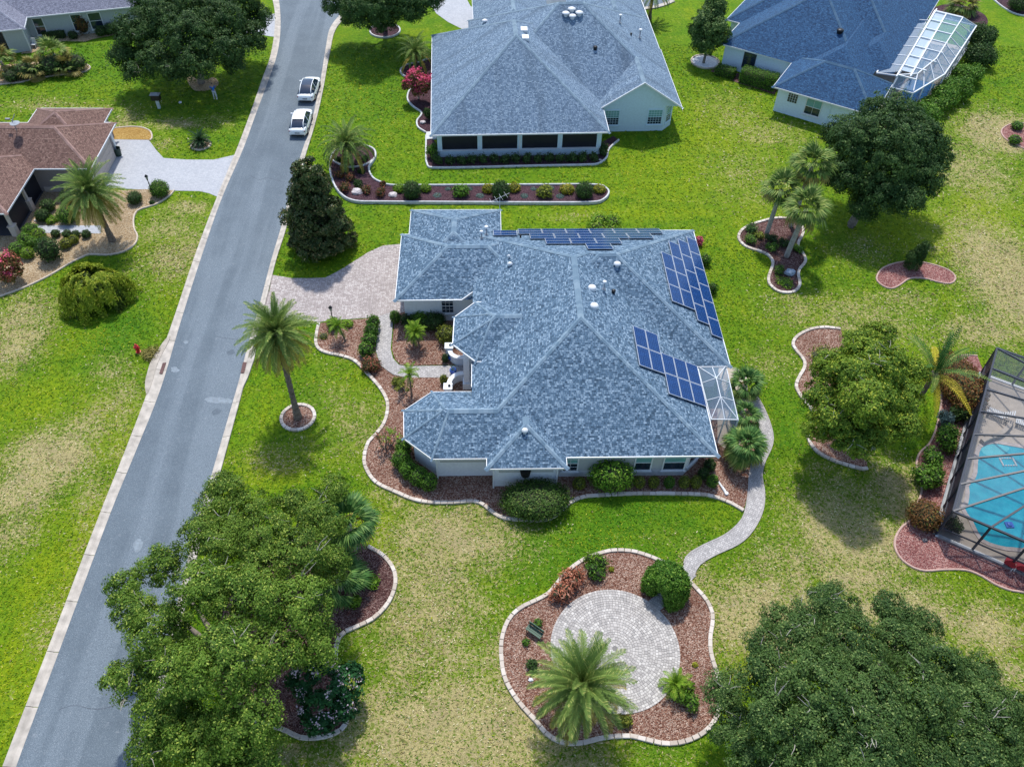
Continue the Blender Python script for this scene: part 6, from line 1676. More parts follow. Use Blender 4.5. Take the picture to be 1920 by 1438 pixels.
# patio bed
shrub('shaggy coral brown dried plant by the patio', (1052, 1110), .62, .9, CORAL, .7, (.26, .07), lumps=4, rough=.2, name='dry_plant', group='shaggy coral brown dried plants')
shrub('shaggy coral brown dried plant nearest the stone edging', (1074, 1082), .66, 1.0, CORAL, .7, (.26, .07), lumps=4, rough=.2, name='dry_plant', group='shaggy coral brown dried plants')
shrub('loose light green shrub at the top of the patio bed', (1118, 1062), .7, .95, HEDGE, .6, (.20, .08), lumps=4, rough=.16)
shrub('loose lime shrub with thin yellow stems right of the dried plants', (1110, 1050), .55, 1.0, LIME, .4, (.20, .06), lumps=3, rough=.2)
c = G(1250, 1092, 1.3)
t = thing('hedge_arch', 'clipped rounded hedge arch over the patio entrance', 'hedge', (c[0], c[1], 0))
u = np.array([.74, -.67, 0]); bl = []
for k in range(11):
    a = math.pi * k / 10
    q = c + u * (math.cos(a) * .78); bl.append(((q[0], q[1], .35 + 1.55 * math.sin(a) ** .8), (.60, .60, .52)))
    bl.append(((q[0] + .30, q[1] + .34, .35 + 1.5 * math.sin(a) ** .8), (.5, .5, .48))); bl.append(((q[0] - .25, q[1] - .28, .35 + 1.4 * math.sin(a) ** .8), (.42, .42, .45)))
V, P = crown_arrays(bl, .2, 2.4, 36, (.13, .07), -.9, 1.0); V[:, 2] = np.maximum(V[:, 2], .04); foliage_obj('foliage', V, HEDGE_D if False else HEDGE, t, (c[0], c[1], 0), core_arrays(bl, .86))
mb = MB()
for sgn in (-1, 1):
    q = c + u * .78 * sgn; mb.tube([(q[0], q[1], -.05), (q[0], q[1], .9)], .04, 6)
mb.build('arch_frame', WHITE, t)
for (x, y, r, h, m_, lab) in ((1009, 1167, .24, .35, HEDGE, 'small tuft above the green bench log'), (986, 1203, .2, .3, HEDGE, 'tiny tuft left of the green bench log'), (997, 1247, .38, .5, HEDGE_D, 'dark low plant left of the patio palm'), (1170, 1350, .45, .6, OLIVE, 'olive plant tucked behind the patio palm'), (1290, 1288, .42, .7, LIME, 'upper bright green bush by the young patio palm'), (1289, 1316, .52, .8, HEDGE, 'lower bright green bush by the young patio palm'), (1303, 1246, .14, .2, YELLOWSH, 'tiny yellow plant at the right of the patio bed'), (1146, 1067, .15, .2, YELLOWSH, 'tiny yellow plant above the patio')):
    shrub(lab, (x, y), r, h, m_, .9, (.14, .07), rough=.14, lumps=3 if r > .3 else 1)
for (x, y, r, lab) in ((697, 1090, .5, 'low lime plant in the dark oak bed'), (665, 1128, .4, 'smaller low lime plant in the dark oak bed')):
    shrub(lab, (x, y), r, .35, LIME, .5, (.2, .08), lumps=4, rough=.2)
# long purple bed
for i, (x, y, r, h, m_, lab) in enumerate(((748, 353, .55, .75, LIME, 'first lime ball'), (772, 357, .82, 1.6, HEDGE_D, 'first tall dark ball'), (798, 353, .52, .72, LIME, 'second lime ball'), (915, 354, .55, .75, YELLOWSH, 'first yellow ball'), (939, 357, .82, 1.6, HEDGE_D, 'second tall dark ball'), (964, 352, .6, .75, YELLOWSH, 'second yellow ball'), (1063, 355, .66, .75, YELLOWSH, 'third yellow ball'), (1096, 357, .80, 1.5, HEDGE_D, 'third tall dark ball'), (1124, 355, .58, .7, YELLOWSH, 'fourth yellow ball'))):
    shrub(lab + ' shrub from the left in the long purple bed', (x, y), r, h, m_, 1.0, (.15, .08), group='ball shrubs in the long purple bed', name='ball_shrub', rough=.06)
for (x, y, lab) in ((864, 359, 'left'), (1020, 360, 'right')):
    shrub(lab + ' loose leafy shrub in the middle of the long purple bed', (x, y), .72, 1.0, OLIVE if x > 900 else HEDGE, .7, (.22, .10), lumps=5, rough=.16, group='loose shrubs in the long purple bed')
for i, (x, y) in enumerate(((820, 367), (840, 355), (881, 355), (900, 368), (983, 368), (1000, 355), (1034, 354), (1050, 369))):
    shrub(('first', 'second', 'third', 'fourth', 'fifth', 'sixth', 'seventh', 'eighth')[i] + ' blue grey cushion from the left in the long purple bed', (x, y), .38 if i in (0, 3, 4, 7) else .3, .28, BLUEGREY, .8, (.10, .05), group='blue grey cushions in the long purple bed', name='cushion_plant')
for i, (x, y, r) in enumerate(((636, 328, .42), (657, 333, .5), (671, 346, .45), (687, 356, .5), (715, 362, .5), (648, 352, .55), (677, 322, .3), (718, 346, .3), (635, 300, .3), (684, 298, .3))):
    shrub(('upper left', 'upper middle', 'dark middle', 'tall lower', 'lower right', 'lower left', 'small upper right', 'thin upright', 'tiny ring left', 'tiny ring right')[i] + ' reddish shrub at the round end of the purple bed', (x, y), r, r * 1.7, REDSH if i not in (2, 6, 8, 9) else HEDGE_D, .55, (.18, .07), lumps=3, rough=.2, group='reddish shrubs at the end of the purple bed')
# porch planting
for i in range(15):
    x = 822 + i * 20.8
    shrub(('1st 2nd 3rd 4th 5th 6th 7th 8th 9th 10th 11th 12th 13th 14th 15th').split()[i] + ' spiky dark plant from the left below the screened porch', (x, 300 - i * .35), .48, .85, HEDGE_D, .6, (.26, .06), lumps=3, rough=.2, group='spiky plants below the screened porch', name='spiky_plant', core=.7)
shrub('bright green bush at the left corner of the screened porch', (812, 284), .6, 1.3, HEDGE, .8, (.18, .09), lumps=3, rough=.12)
shrub('dark bush at the right corner of the screened porch', (1132, 280), .5, 1.3, HEDGE_D, .8, (.16, .08), lumps=3, rough=.12)
shrub('dark shrub at the left wall of the grey roofed house', (803, 215), .5, 1.2, HEDGE_D, .8, (.16, .08), lumps=3, rough=.12)
shrub('yellow green bush behind the far solar slope', (1132, 424), 1.35, 1.5, LIME, .8, (.22, .10), lumps=5, rough=.14)
for (x, y, r, h, lab) in ((1322, 487, .5, 1.0, 'upper'), (1335, 540, .45, .9, 'middle'), (1310, 452, .4, .8, 'red flowered')):
    shrub(lab + ' shrub along the right wall of the solar house', (x, y), r, h, HEDGE if lab != 'red flowered' else PINKFL, .9, (.15, .08), rough=.1)
# pear bed ground plants
for i, (x, y, r, h, m_) in enumerate(((1410, 427, .55, .6, FAN_G), (1408, 448, .6, .7, HEDGE), (1424, 442, .45, .5, OLIVE), (1447, 448, .55, .6, HEDGE_D), (1447, 463, .5, .5, HEDGE), (1470, 455, .5, .6, HEDGE_D), (1497, 468, .45, .5, HEDGE), (1462, 508, .5, .6, HEDGE), (1470, 530, .75, .3, LIME), (1486, 462, .35, .5, OLIVE))):
    shrub(('upper left grassy', 'left grassy', 'olive', 'middle dark', 'middle green', 'right dark', 'right edge', 'lower round', 'flat lime', 'slim')[i] + ' plant in the pear shaped palm bed', (x, y), r, h, m_, .6, (.26, .05) if i < 2 else (.16, .07), lumps=3, rough=.2, group='low plants in the pear shaped palm bed')
shrub('sprawling yellow green ground plant at the top of the tree bed', (1548, 668), 1.0, .4, OLIVE, .4, (.18, .08), lumps=5, rough=.25)
# along the near pool cage
shrub('large copper brown hedge against the pool cage wall', (1800, 716), 1.5, 2.1, BROWNSH, 1.2, (.16, .09), sq=(1.0, 1.85), rough=.07)
shrub('copper brown bush at the corner of the pool cage', (1735, 965), 1.05, 1.5, BROWNSH, .9, (.14, .08), rough=.07)
for i, (x, y, r, h, m_, lab) in enumerate(((1775, 822, .85, 1.5, HEDGE, 'upper bright green bush beside the pool cage wall'), (1748, 858, .7, 1.1, HEDGE, 'middle flame tipped bush beside the pool cage wall'), (1743, 893, .95, 1.3, HEDGE, 'lower bright green bush beside the pool cage wall'), (1772, 786, .5, 1.2, BLUEGREY, 'blue flowering bush beside the pool cage wall'), (1798, 778, .6, 1.1, HEDGE_D, 'dark bush against the pool cage wall'))):
    shrub(lab, (x, y), r, h, m_, .8, (.18, .09), lumps=4, rough=.12)
shrub('dark potted bush inside the corner of the near pool cage', (1788, 985), .55, 1.1, HEDGE_D, .8, (.16, .08), lumps=3, rough=.15)
# far pool cage hedge
for i, (x, y, r, h) in enumerate(((1842, 72, 1.5, 2.3), (1838, 105, 1.5, 2.2), (1815, 140, 1.4, 1.9), (1790, 168, 1.5, 2.0), (1770, 182, 1.4, 1.9), (1755, 195, 1.2, 1.6), (1740, 210, 1.3, 1.6))):
    shrub(('topmost', 'second', 'third', 'fourth', 'fifth', 'sixth', 'lowest')[i] + ' big bush of the hedge along the far pool cage', (x, y), r, h, HEDGE if i > 1 else HEDGE_D, 1.3, (.24, .13), lumps=5, rough=.12, group='big bushes along the far pool cage')
hedge('low clipped hedge left of the tall one by the blue roofed house', (1342, 138), (1376, 147), 1.1, .95, HEDGE, group='clipped hedges by the blue roofed house')
hedge('tall clipped hedge under the window of the blue roofed house', (1388, 151), (1452, 168), 1.4, 1.5, HEDGE, group='clipped hedges by the blue roofed house')
shrub('dark bush on the pink mulch at the right edge, upper', (1908, 236), .6, .8, HEDGE, .7, (.18, .09))
shrub('dark bush on the pink mulch at the right edge, lower', (1903, 262), .6, .8, HEDGE, .7, (.18, .09))
shrub('dark bush in the top right corner', (1912, 6), 1.3, 1.8, HEDGE_D, .6, (.2, .1))
# pebble bed of the red roofed house
PB = [(89, 386, .62, 'ball by the porch, upper', HEDGE_D), (79, 404, .62, 'ball by the porch, lower', HEDGE_D), (126, 403, .85, 'large ball left of the date palm', HEDGE), (131, 368, .85, 'ball behind the date palm', HEDGE_D), (298, 354, .85, 'ball beside the driveway lamp', HEDGE), (252, 371, .65, 'ball right of the date palm', HEDGE_D), (58, 432, .68, 'first bush of the cluster', HEDGE), (47, 448, .6, 'second bush of the cluster', HEDGE), (72, 441, .62, 'third bush of the cluster', LIME), (61, 455, .55, 'fourth bush of the cluster', HEDGE), (33, 467, .66, 'left bush of the cluster', HEDGE), (51, 475, .55, 'lowest bush of the cluster', LIME), (104, 438, .38, 'first tiny ball by the walk', HEDGE_D), (126, 439, .42, 'second tiny ball by the walk', HEDGE_D), (142, 439, .36, 'third tiny ball by the walk', HEDGE_D), (161, 439, .4, 'fourth tiny ball by the walk', HEDGE_D), (123, 457, .48, 'lower olive ball', OLIVE), (137, 449, .42, 'upper olive ball', OLIVE), (285, 380, .22, 'tiny tuft near the curb', HEDGE_D)]
for x, y, r, lab, m_ in PB:
    shrub('clipped green ' + lab + ' in the pebble bed', (x, y), r, r * 1.65, m_, .8, (.13, .07), group='clipped shrubs in the pebble bed', name='ball_shrub', rough=.05)
shrub('large dark oval bush at the lower end of the pebble bed', (90, 468), .95, 2.0, HEDGE_D, .8, (.18, .10), rough=.07)
shrub('loose lime plant by the walk in the pebble bed', (97, 411), .55, .5, LIME, .5, (.24, .07), lumps=4, rough=.2)
# weeping bush on the left lawn
b0 = G(182, 568); t = thing('weeping_bush', 'big mop headed weeping bush on the left lawn', 'shrub', b0)
for part, (ncl, col, zoff, rsc) in enumerate(((70, leafmat('weeping_leaf_deep', (0.030, 0.065, 0.010), (0.095, 0.135, 0.016), (0.17, 0.20, 0.03), nscale=2.2), -.25, .93), (85, leafmat('weeping_leaf', (0.12, 0.19, 0.012), (0.33, 0.40, 0.03), (0.52, 0.52, 0.06), nscale=2.2), .12, 1.0))):
    Vw = []
    for kcl in range(ncl):       # tassels of drooping strands
        a0 = random.uniform(0, 2 * math.pi); r0_ = math.sqrt(random.random()) * random.uniform(.85, 1.12) * rsc; n = 18
        a = a0 + rng.normal(size=n) * .09; rr = np.clip(r0_ + rng.normal(size=n) * .05, 0, 1.1)
        lump = 1 + .10 * np.sin(a * 3 + 1) + .06 * np.sin(a * 7)
        x = b0[0] + 2.35 * rr * lump * np.cos(a); y = b0[1] + .35 + 2.1 * rr * lump * np.sin(a)
        zt = 2.2 * np.sqrt(np.maximum(0.03, 1 - np.minimum(1, rr * .9) ** 2.6)) + random.uniform(-.3, .35) + .25 + zoff
        Ls = (.5 + (1.7 if part == 0 else .9) * r0_ ** 2) * random.uniform(.6, 1.3)
        for k in range(9):
            f = k / 8; o_ = .22 * math.sin(f * 2.2) + .30 * f
            C = np.stack([x + np.cos(a) * o_, y + np.sin(a) * o_, np.maximum(zt + .22 * math.sin(f * 2.6) - f * Ls, .08)], 1) + rng.normal(size=(n, 3)) * .03
            Vw.append(leaf_quads(C, np.stack([np.cos(a) * rr, np.sin(a) * rr, 1.1 - rr], 1), .30, .085, .45))
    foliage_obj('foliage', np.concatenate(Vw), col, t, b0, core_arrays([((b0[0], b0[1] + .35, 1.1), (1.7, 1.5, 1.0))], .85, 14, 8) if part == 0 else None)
limbs(t, b0, [(b0[0], b0[1], 2.4), (b0[0] + .8, b0[1], 2.2), (b0[0] - .7, b0[1] + .3, 2.2)], .15, BARK)
# far left house shrubs
hedge('low clipped hedge under the far left house windows', (84, 72), (124, 70), .9, .8, HEDGE_D)
for i, (x, y, r, lab) in enumerate(((136, 66, .5, 'small dark ball right of the far left hedge'), (188, 59, .6, 'first dark ball right of the wall myrtle'), (205, 55, .65, 'second dark ball right of the wall myrtle'), (225, 52, .6, 'third dark ball right of the wall myrtle'))):
    shrub(lab, (x, y), r, r * 1.9, HEDGE_D, .7, (.16, .08), group='dark balls along the far left house')
shrub('upright copper shrub between the far left windows', (154, 46), .75, 2.2, BROWNSH, .8, (.2, .1), rough=.12)
for i, (x, y, r, h) in enumerate(((45, 132, 1.1, 1.6), (95, 122, 1.3, 1.9), (140, 118, 1.2, 1.7), (20, 143, .8, 1.2), (75, 132, .8, 1.3))):
    shrub(('left', 'middle', 'right', 'lowest left', 'inner')[i] + ' dark bush of the far gravel bed', (x, y), r, h, HEDGE_D, .6, (.2, .1), rough=.12, group='dark bushes of the far gravel bed')
shrub('heap of dry cut fronds beside the storm drain', (283, 662), .6, .45, FAN_D, .35, (.5, .05), lumps=3, rough=.3, core=.4, name='frond_heap')
# ------------------------------------------------------------------ cars
def car(label, px, yaw, glassroof):
    c = G(*px); t = thing('parked_car', label, 'car', c, 'white cars parked on the street', yaw)
    t.scale = (.95, .95, .95)
    # stations along x (rear -> front): x, half width, sill z, shoulder z
    st = [(-2.35, .70, .42, .78), (-2.28, .84, .30, .90), (-1.9, .91, .22, .96), (-1.0, .93, .20, .93), (0, .93, .20, .90), (1.0, .93, .20, .88), (1.7, .91, .22, .82), (2.15, .84, .30, .72), (2.35, .66, .38, .60)]
    V, F = [], []
    for x, hw, z0, z1 in st:
        for s, z in ((-.86, z0), (-1.0, z0 + .16), (-1.0, z1 - .14), (-.90, z1), (-.45, z1 + .035), (0, z1 + .05), (.45, z1 + .035), (.90, z1), (1.0, z1 - .14), (1.0, z0 + .16), (.86, z0)): V.append((x, s * hw, z))
    n = 11
    for i in range(len(st) - 1):
        for k in range(n - 1): F.append((i * n + k, i * n + k + 1, (i + 1) * n + k + 1, (i + 1) * n + k))
        F.append((i * n + n - 1, i * n, (i + 1) * n, (i + 1) * n + n - 1))
    F.append(tuple(range(n - 1, -1, -1))); F.append(tuple(range((len(st) - 1) * n, len(st) * n)))
    mesh_obj('body', V, [list(f)[::-1] for f in F], CARPAINT, t, smooth=True, origin=(0, 0, 0))
    # cabin
    g = [(-2.05, .70, .95, .95), (-1.55, .74, .93, 1.30), (-.95, .74, .91, 1.48), (-.1, .74, .90, 1.54), (.55, .72, .88, 1.44), (1.35, .70, .88, .90)]
    def shell(name, rows, mat, y0, y1, off):
        V, F = [], []
        for x, hw, zb, zt in rows:
            for f_ in np.linspace(y0, y1, 7): V.append((x, f_ * hw * (.80 if zt > 1.2 else .92), zt + off - .035 * abs(f_) ** 2))
        for i in range(len(rows) - 1):
            for k in range(6): F.append((i * 7 + k, (i + 1) * 7 + k, (i + 1) * 7 + k + 1, i * 7 + k + 1))
        return mesh_obj(name, V, F, mat, t, smooth=True, origin=(0, 0, 0))
    rear, top, front = [g[0], g[1], g[2]], [g[2], g[3], g[4]], [g[4], g[5]]
    shell('roof', [g[2], g[3], g[4]], CARGLASS if glassroof else CARPAINT, -1, 1, 0)
    shell('rear_window', [g[0], g[1], g[2]], CARGLASS, -1, 1, 0)
    shell('windscreen', front, CARGLASS, -1, 1, 0)
    for s in (-1, 1):
        V = [];
        for x, hw, zb, zt in g: V += [(x, s * hw * (1.14 if zb else 1) * (1.06), zb - .02), (x, s * hw * (.80 if zt > 1.2 else .92), zt - .035)]
        F = [(2 * i, 2 * i + 1, 2 * i + 3, 2 * i + 2) for i in range(len(g) - 1)]
        mesh_obj('side_window', V, F if s > 0 else [f[::-1] for f in F], CARGLASS, t, origin=(0, 0, 0))
        mb = MB(); mb.tube([(x, s * hw * (.80 if zt > 1.2 else .92), zt - .01) for x, hw, zb, zt in g], .045, 6); mb.build('roof_rail', CARPAINT, t, origin=(0, 0, 0), smooth=True)
        mb = MB(); mb.tube([(-.45, s * .88, .92), (-.42, s * .63, 1.48)], .04, 6); mb.build('door_pillar', CARPAINT, t, origin=(0, 0, 0))
        mb = MB(); mb.box((.78, s * 1.02, .98), (.12, .20, .13)); mb.build('mirror', CARPAINT, t, origin=(0, 0, 0))
        mb = MB(); mb.box((-2.24, s * .62, .80), (.16, .42, .11)); mb.build('tail_light', LAMPRED, t, origin=(0, 0, 0))
        for x in (-1.42, 1.42):
            mb = MB()
            V, F = [], []
            prof = [(.20, -.11), (.33, -.11), (.345, -.06), (.345, .06), (.33, .11), (.20, .11)]
            for r, o in prof:
                for k in range(16): V.append((x + r * math.cos(k * math.pi / 8), s * .84 + o, .34 + r * math.sin(k * math.pi / 8)))
            for i in range(5):
                for k in range(16): F.append((i * 16 + k, i * 16 + (k + 1) % 16, (i + 1) * 16 + (k + 1) % 16, (i + 1) * 16 + k))
            w = mesh_obj('wheel', V, F, TYRE, t, origin=(0, 0, 0))
            mb = MB(); V = [(x + .2 * math.cos(k * math.pi / 6), s * .955, .34 + .2 * math.sin(k * math.pi / 6)) for k in range(12)]; mb.add(V, [tuple(range(12))]); r_ = mb.build('rim', GREYMETAL, t, origin=(0, 0, 0)); r_.parent = w
    if not glassroof:
        mb = MB(); mb.box((-1.02, 0, 1.50), (.28, 1.15, .05)); mb.build('spoiler', CARPAINT, t, origin=(0, 0, 0))
    mb = MB(); mb.box((-2.36, 0, .62), (.03, .5, .13)); mb.build('number_plate', GREYMETAL, t, origin=(0, 0, 0))
    mb = MB(); mb.box((-2.33, 0, .36), (.08, 1.3, .14)); mb.build('bumper_trim', TYRE, t, origin=(0, 0, 0))
rd_ = G(592, 195) - G(567, 282)
yw = math.atan2(rd_[1], rd_[0])
car('white car with a dark glass roof, the farther parked one', (581, 175), yw - .03, True)
car('white car with a solid white roof, the nearer parked one', (566, 237), yw, False)

# ------------------------------------------------------------------ person
def person():
    b0 = Vector(G(404.5, 186)); t = thing('person', 'person in a blue shirt and pale trousers standing near the gravel patch', 'person', b0, None, math.radians(100))
    def skin(name, joints, edges, mat, sub=1):
        me = bpy.data.meshes.new(name); me.from_pydata([j[0] for j in joints], edges, [])
        o = bpy.data.objects.new(name, me); COL.objects.link(o); o.parent = t
        md = o.modifiers.new('skin', 'SKIN'); 
        for v, j in zip(me.skin_vertices[0].data if me.skin_vertices else [], joints): pass
        if not me.skin_vertices:
            bm = bmesh.new(); bm.from_mesh(me); bm.verts.layers.skin.verify(); bm.to_mesh(me); bm.free()
        for v, j in zip(me.skin_vertices[0].data, joints): v.radius = (j[1], j[2])
        me.skin_vertices[0].data[0].use_root = True
        md.use_smooth_shade = True
        s_ = o.modifiers.new('sub', 'SUBSURF'); s_.levels = sub; s_.render_levels = sub
        me.materials.append(mat); return o
    J = [((0, 0, .95), .15, .11), ((0, 0, 1.2), .15, .11), ((.03, 0, 1.42), .16, .10), ((.05, 0, 1.52), .055, .055), ((.07, 0, 1.60), .085, .085), ((.08, 0, 1.70), .085, .09),
         ((0, .10, .90), .09, .09), ((.03, .11, .50), .065, .065), ((0, .12, .10), .045, .045), ((.12, .13, .04), .045, .035),
         ((0, -.10, .90), .09, .09), ((-.03, -.13, .50), .065, .065), ((-.08, -.15, .10), .045, .045), ((.04, -.16, .04), .045, .035),
         ((.03, .20, 1.40), .06, .06), ((.06, .27, 1.14), .045, .045), ((.20, .25, .95), .038, .038), ((.26, .24, .88), .04, .03),
         ((.03, -.20, 1.40), .06, .06), ((.10, -.27, 1.15), .045, .045), ((.30, -.22, 1.05), .038, .038), ((.37, -.21, 1.03), .04, .03)]
    Ed = [(0, 1), (1, 2), (2, 3), (3, 4), (4, 5), (0, 6), (6, 7), (7, 8), (8, 9), (0, 10), (10, 11), (11, 12), (12, 13), (2, 14), (14, 15), (15, 16), (16, 17), (2, 18), (18, 19), (19, 20), (20, 21)]
    skin('body', J, Ed, simple('skin_tone', (.45, .28, .20), .6), 2)
    k = 1.22
    skin('shirt', [((0, 0, .88), .19, .14), ((0, 0, 1.2), .18 * 1.05, .14), ((.03, 0, 1.43), .19, .125), ((.03, .21, 1.40), .08, .08), ((.05, .26, 1.2), .065, .065), ((.03, -.21, 1.40), .08, .08), ((.08, -.26, 1.2), .065, .065)], [(0, 1), (1, 2), (2, 3), (3, 4), (2, 5), (5, 6)], simple('blue_shirt', (.02, .16, .55), .8), 2)
    skin('trousers', [((0, 0, .93), .165, .125), ((0, .10, .86), .105, .105), ((.03, .115, .5), .082, .082), ((0, .12, .14), .06, .06), ((0, -.10, .86), .105, .105), ((-.03, -.13, .5), .082, .082), ((-.08, -.15, .14), .06, .06)], [(0, 1), (1, 2), (2, 3), (0, 4), (4, 5), (5, 6)], simple('pale_cloth', (.52, .55, .58), .85), 2)
    skin('hair', [((.05, 0, 1.64), .088, .088), ((.06, 0, 1.73), .10, .10)], [(0, 1)], simple('dark_hair', (.015, .012, .01), .7), 2)
    mb = MB()
    for s in (-1, 1): mb.box((.09 - (.08 if s < 0 else 0), s * .14, .04), (.27, .10, .08))
    mb.build('shoes', WHITE, t, origin=(0, 0, 0))
    mb = MB(); mb.lathe((.168, 0, 1.655), [(.016, -.02), (.02, 0), (.008, .03)], 6); 
    for s in (-1, 1): mb.box((.158, s * .032, 1.685), (.012, .022, .012), 0, 0)
    mb.build('face', simple('face_tone', (.30, .18, .13), .6), t, origin=(0, 0, 0))
person()

# ------------------------------------------------------------------ small things
b0 = G(299, 204); t = thing('utility_box', 'dark hooded box on a pale post standing in the far left lawn', 'box', b0)
mb = MB(); mb.box((b0[0], b0[1], .5), (.28, .22, 1.0)); mb.build('post', simple('pale_post', (.5, .58, .6), .7), t)
mb = MB(); mb.box((b0[0], b0[1], 1.3), (.85, .55, .6)); mb.build('box', BLACKMETAL, t)
mb = MB(); P = [(-.5, -.34, 1.58), (.5, -.34, 1.58), (.5, .34, 1.58), (-.5, .34, 1.58), (-.3, 0, 1.78), (.3, 0, 1.78)]
mb.add([(b0[0] + x, b0[1] + y, z) for x, y, z in P], [(0, 1, 5, 4), (2, 3, 4, 5), (1, 2, 5), (3, 0, 4), (3, 2, 1, 0)]); mb.build('hood', simple('grey_hood', (.22, .24, .25), .6), t)
b0 = G(260, 660); t = thing('fire_hydrant', 'red fire hydrant on the left lawn near the storm drain', 'fire hydrant', b0)
mb = MB(); mb.lathe((b0[0], b0[1], 0), [(.19, -.05), (.19, .06), (.13, .07), (.13, .55), (.165, .56), (.165, .62), (.12, .68), (.07, .78), (.035, .80), (.035, .86)], 14); mb.build('barrel', RED, t, smooth=False)
for dx, dy in ((1, 0), (-1, 0), (0, -1)):
    mb = MB(); mb.tube([(b0[0] + dx * .1, b0[1] + dy * .1, .45), (b0[0] + dx * .22, b0[1] + dy * .22, .45)], [.07, .075], 10); mb.build('nozzle', RED, t)
b0 = G(223, 292); t = thing('waste_bin', 'dark green round bin beside the garage door of the red roofed house', 'bin', b0)
mb = MB(); mb.lathe((b0[0], b0[1], 0), [(.27, 0), (.33, .75), (.36, .76), (.36, .82), (.31, .82), (.28, .1)], 16); mb.build('body', simple('bin_green', (.02, .045, .035), .6), t)
mb = MB(); mb.tube([(b0[0] - .36, b0[1], .7), (b0[0] - .42, b0[1], .6), (b0[0] - .35, b0[1], .5)], .02, 5); mb.tube([(b0[0] + .36, b0[1], .7), (b0[0] + .42, b0[1], .6), (b0[0] + .35, b0[1], .5)], .02, 5); mb.build('handle', BLACKMETAL, t)
def lamp_post(label, px, H):
    b0 = G(*px); t = thing('lamp_post', label, 'lamp post', b0, 'black garden lamp posts')
    mb = MB(); mb.lathe((b0[0], b0[1], 0), [(.10, -.05), (.10, .1), (.045, .16), (.04, H - .1), (.07, H - .06), (.07, H)], 10); mb.build('post', BLACKMETAL, t)
    mb = MB(); mb.lathe((b0[0], b0[1], H), [(.09, 0), (.13, .26), (.10, .28)], 6); mb.build('lantern', simple('lantern_glass', (.35, .36, .33), .3), t)
    mb = MB(); mb.lathe((b0[0], b0[1], H + .27), [(.17, 0), (.08, .12), (.02, .2)], 6); mb.build('cap', BLACKMETAL, t)
lamp_post('black lamp post in the bed below the paver driveway', (626, 610), 1.6)
lamp_post('black lamp post in the pebble bed of the red roofed house', (287, 366), 1.7)
# bench-like log ornament, rocks, pipe, blue pots, antenna
a, q = G(988, 1180), G(1015, 1199); d = (q - a) / np.linalg.norm(q - a); n_ = np.array([-d[1], d[0], 0]); mdp = (a + q) / 2
t = thing('bench', 'small dark green bench on the mulch left of the round patio', 'bench', (mdp[0], mdp[1], 0)); GREENW = simple('green_paint', (.03, .085, .055), .6)
for k in range(3):
    o_ = n_ * (-.13 + .13 * k); mb = MB(); mb.beam(a + o_ + [0, 0, .42], q + o_ + [0, 0, .42], .11, .04); mb.build('seat_slat', GREENW, t)
for k in range(2):
    o_ = n_ * .2; mb = MB(); mb.beam(a + o_ + [0, 0, .58 + k * .15], q + o_ + [0, 0, .58 + k * .15], .035, .11); mb.build('back_slat', GREENW, t)
for e in (a + d * .08, q - d * .08):
    for s in (-.14, .18): mb = MB(); p_ = e + n_ * s; mb.beam((p_[0], p_[1], 0), (p_[0], p_[1], .42 if s < 0 else .78), .05, .05); mb.build('leg', GREENW, t)
def rock(label, px, r, mat=ROCK, seed=0, sq=.6):
    b0 = G(*px); rd = random.Random(seed); bm = bmesh.new(); bmesh.ops.create_icosphere(bm, subdivisions=2, radius=r)
    for v in bm.verts:
        k = 1 + rd.uniform(-.22, .22); v.co = Vector((v.co.x * k, v.co.y * k * .8, max(-.1, v.co.z * k * sq)))
    me = bpy.data.meshes.new('rock'); bm.to_mesh(me); bm.free(); me.materials.append(mat)
    o = bpy.data.objects.new('rock', me); COL.objects.link(o); o.location = (b0[0], b0[1], r * sq * .5 + .04); tag(o, label, 'rock', 'garden rocks')
rock('pale rounded boulder at the end of the purple bed', (669, 364), .52, seed=1); rock('pale wedge shaped boulder in the purple bed', (737, 369), .42, seed=2)
rock('blue grey boulder at the foot of the pear shaped bed', (1479, 516), .42, simple('blue_rock', (.30, .36, .44), .95, var=.35, scale=7), 3, .9)
rock('white stone in the side bed by the grey roofed house', (793, 232), .3, seed=4); rock('white stone at the right corner of the porch bed', (1125, 302), .16, seed=5)
rock('white stone at the left of the patio palm', (995, 1275), .14, WHITE, 6); rock('grey stone on the rose red mulch by the cage corner', (1733, 1014), .18, simple('dark_rock', (.12, .12, .13), .95), 7)
rock('pale stone in the pebble bed by the porch', (67, 415), .16, seed=8)
a, q = G(1347, 903, .1), G(1362, 925, .1); mb = MB(); mb.tube([a, (a + q) / 2], .07, 8); mb.tube([(a + q) / 2 + [0, 0, .02], q], .09, 8); mb.lathe((q[0], q[1], .02), [(.13, 0), (.13, .14), (.1, .16)], 12)
tag(mb.build('drain_pipe', WHITE, None, origin=tuple((a + q) / 2)), 'white drain pipe lying on the mulch at the house corner', 'pipe')
for i, (x, y, lab) in enumerate(((846, 675, 'blue glazed pot beside the upper entry wall'), (850, 702, 'blue glazed pot beside the lower entry wall'))):
    b0 = G(x, y); t = thing('garden_pot', lab, 'pot', b0, 'blue pots at the entry')
    mb = MB(); mb.lathe((b0[0], b0[1], .05), [(.13, 0), (.24, .2), (.27, .38), (.22, .45), (.25, .5), (.2, .5), (.18, .42)], 14); mb.build('pot', BLUEGLAZE, t, smooth=True)
    C = np.array([b0[0], b0[1], .62]) + rng.normal(size=(60, 3)) * .1; foliage_obj('plant', leaf_quads(C, np.tile([0, 0, 1.], (60, 1)), .14, .06), MATS['blue_grey_leaf'] if i else HEDGE_D, t, b0)
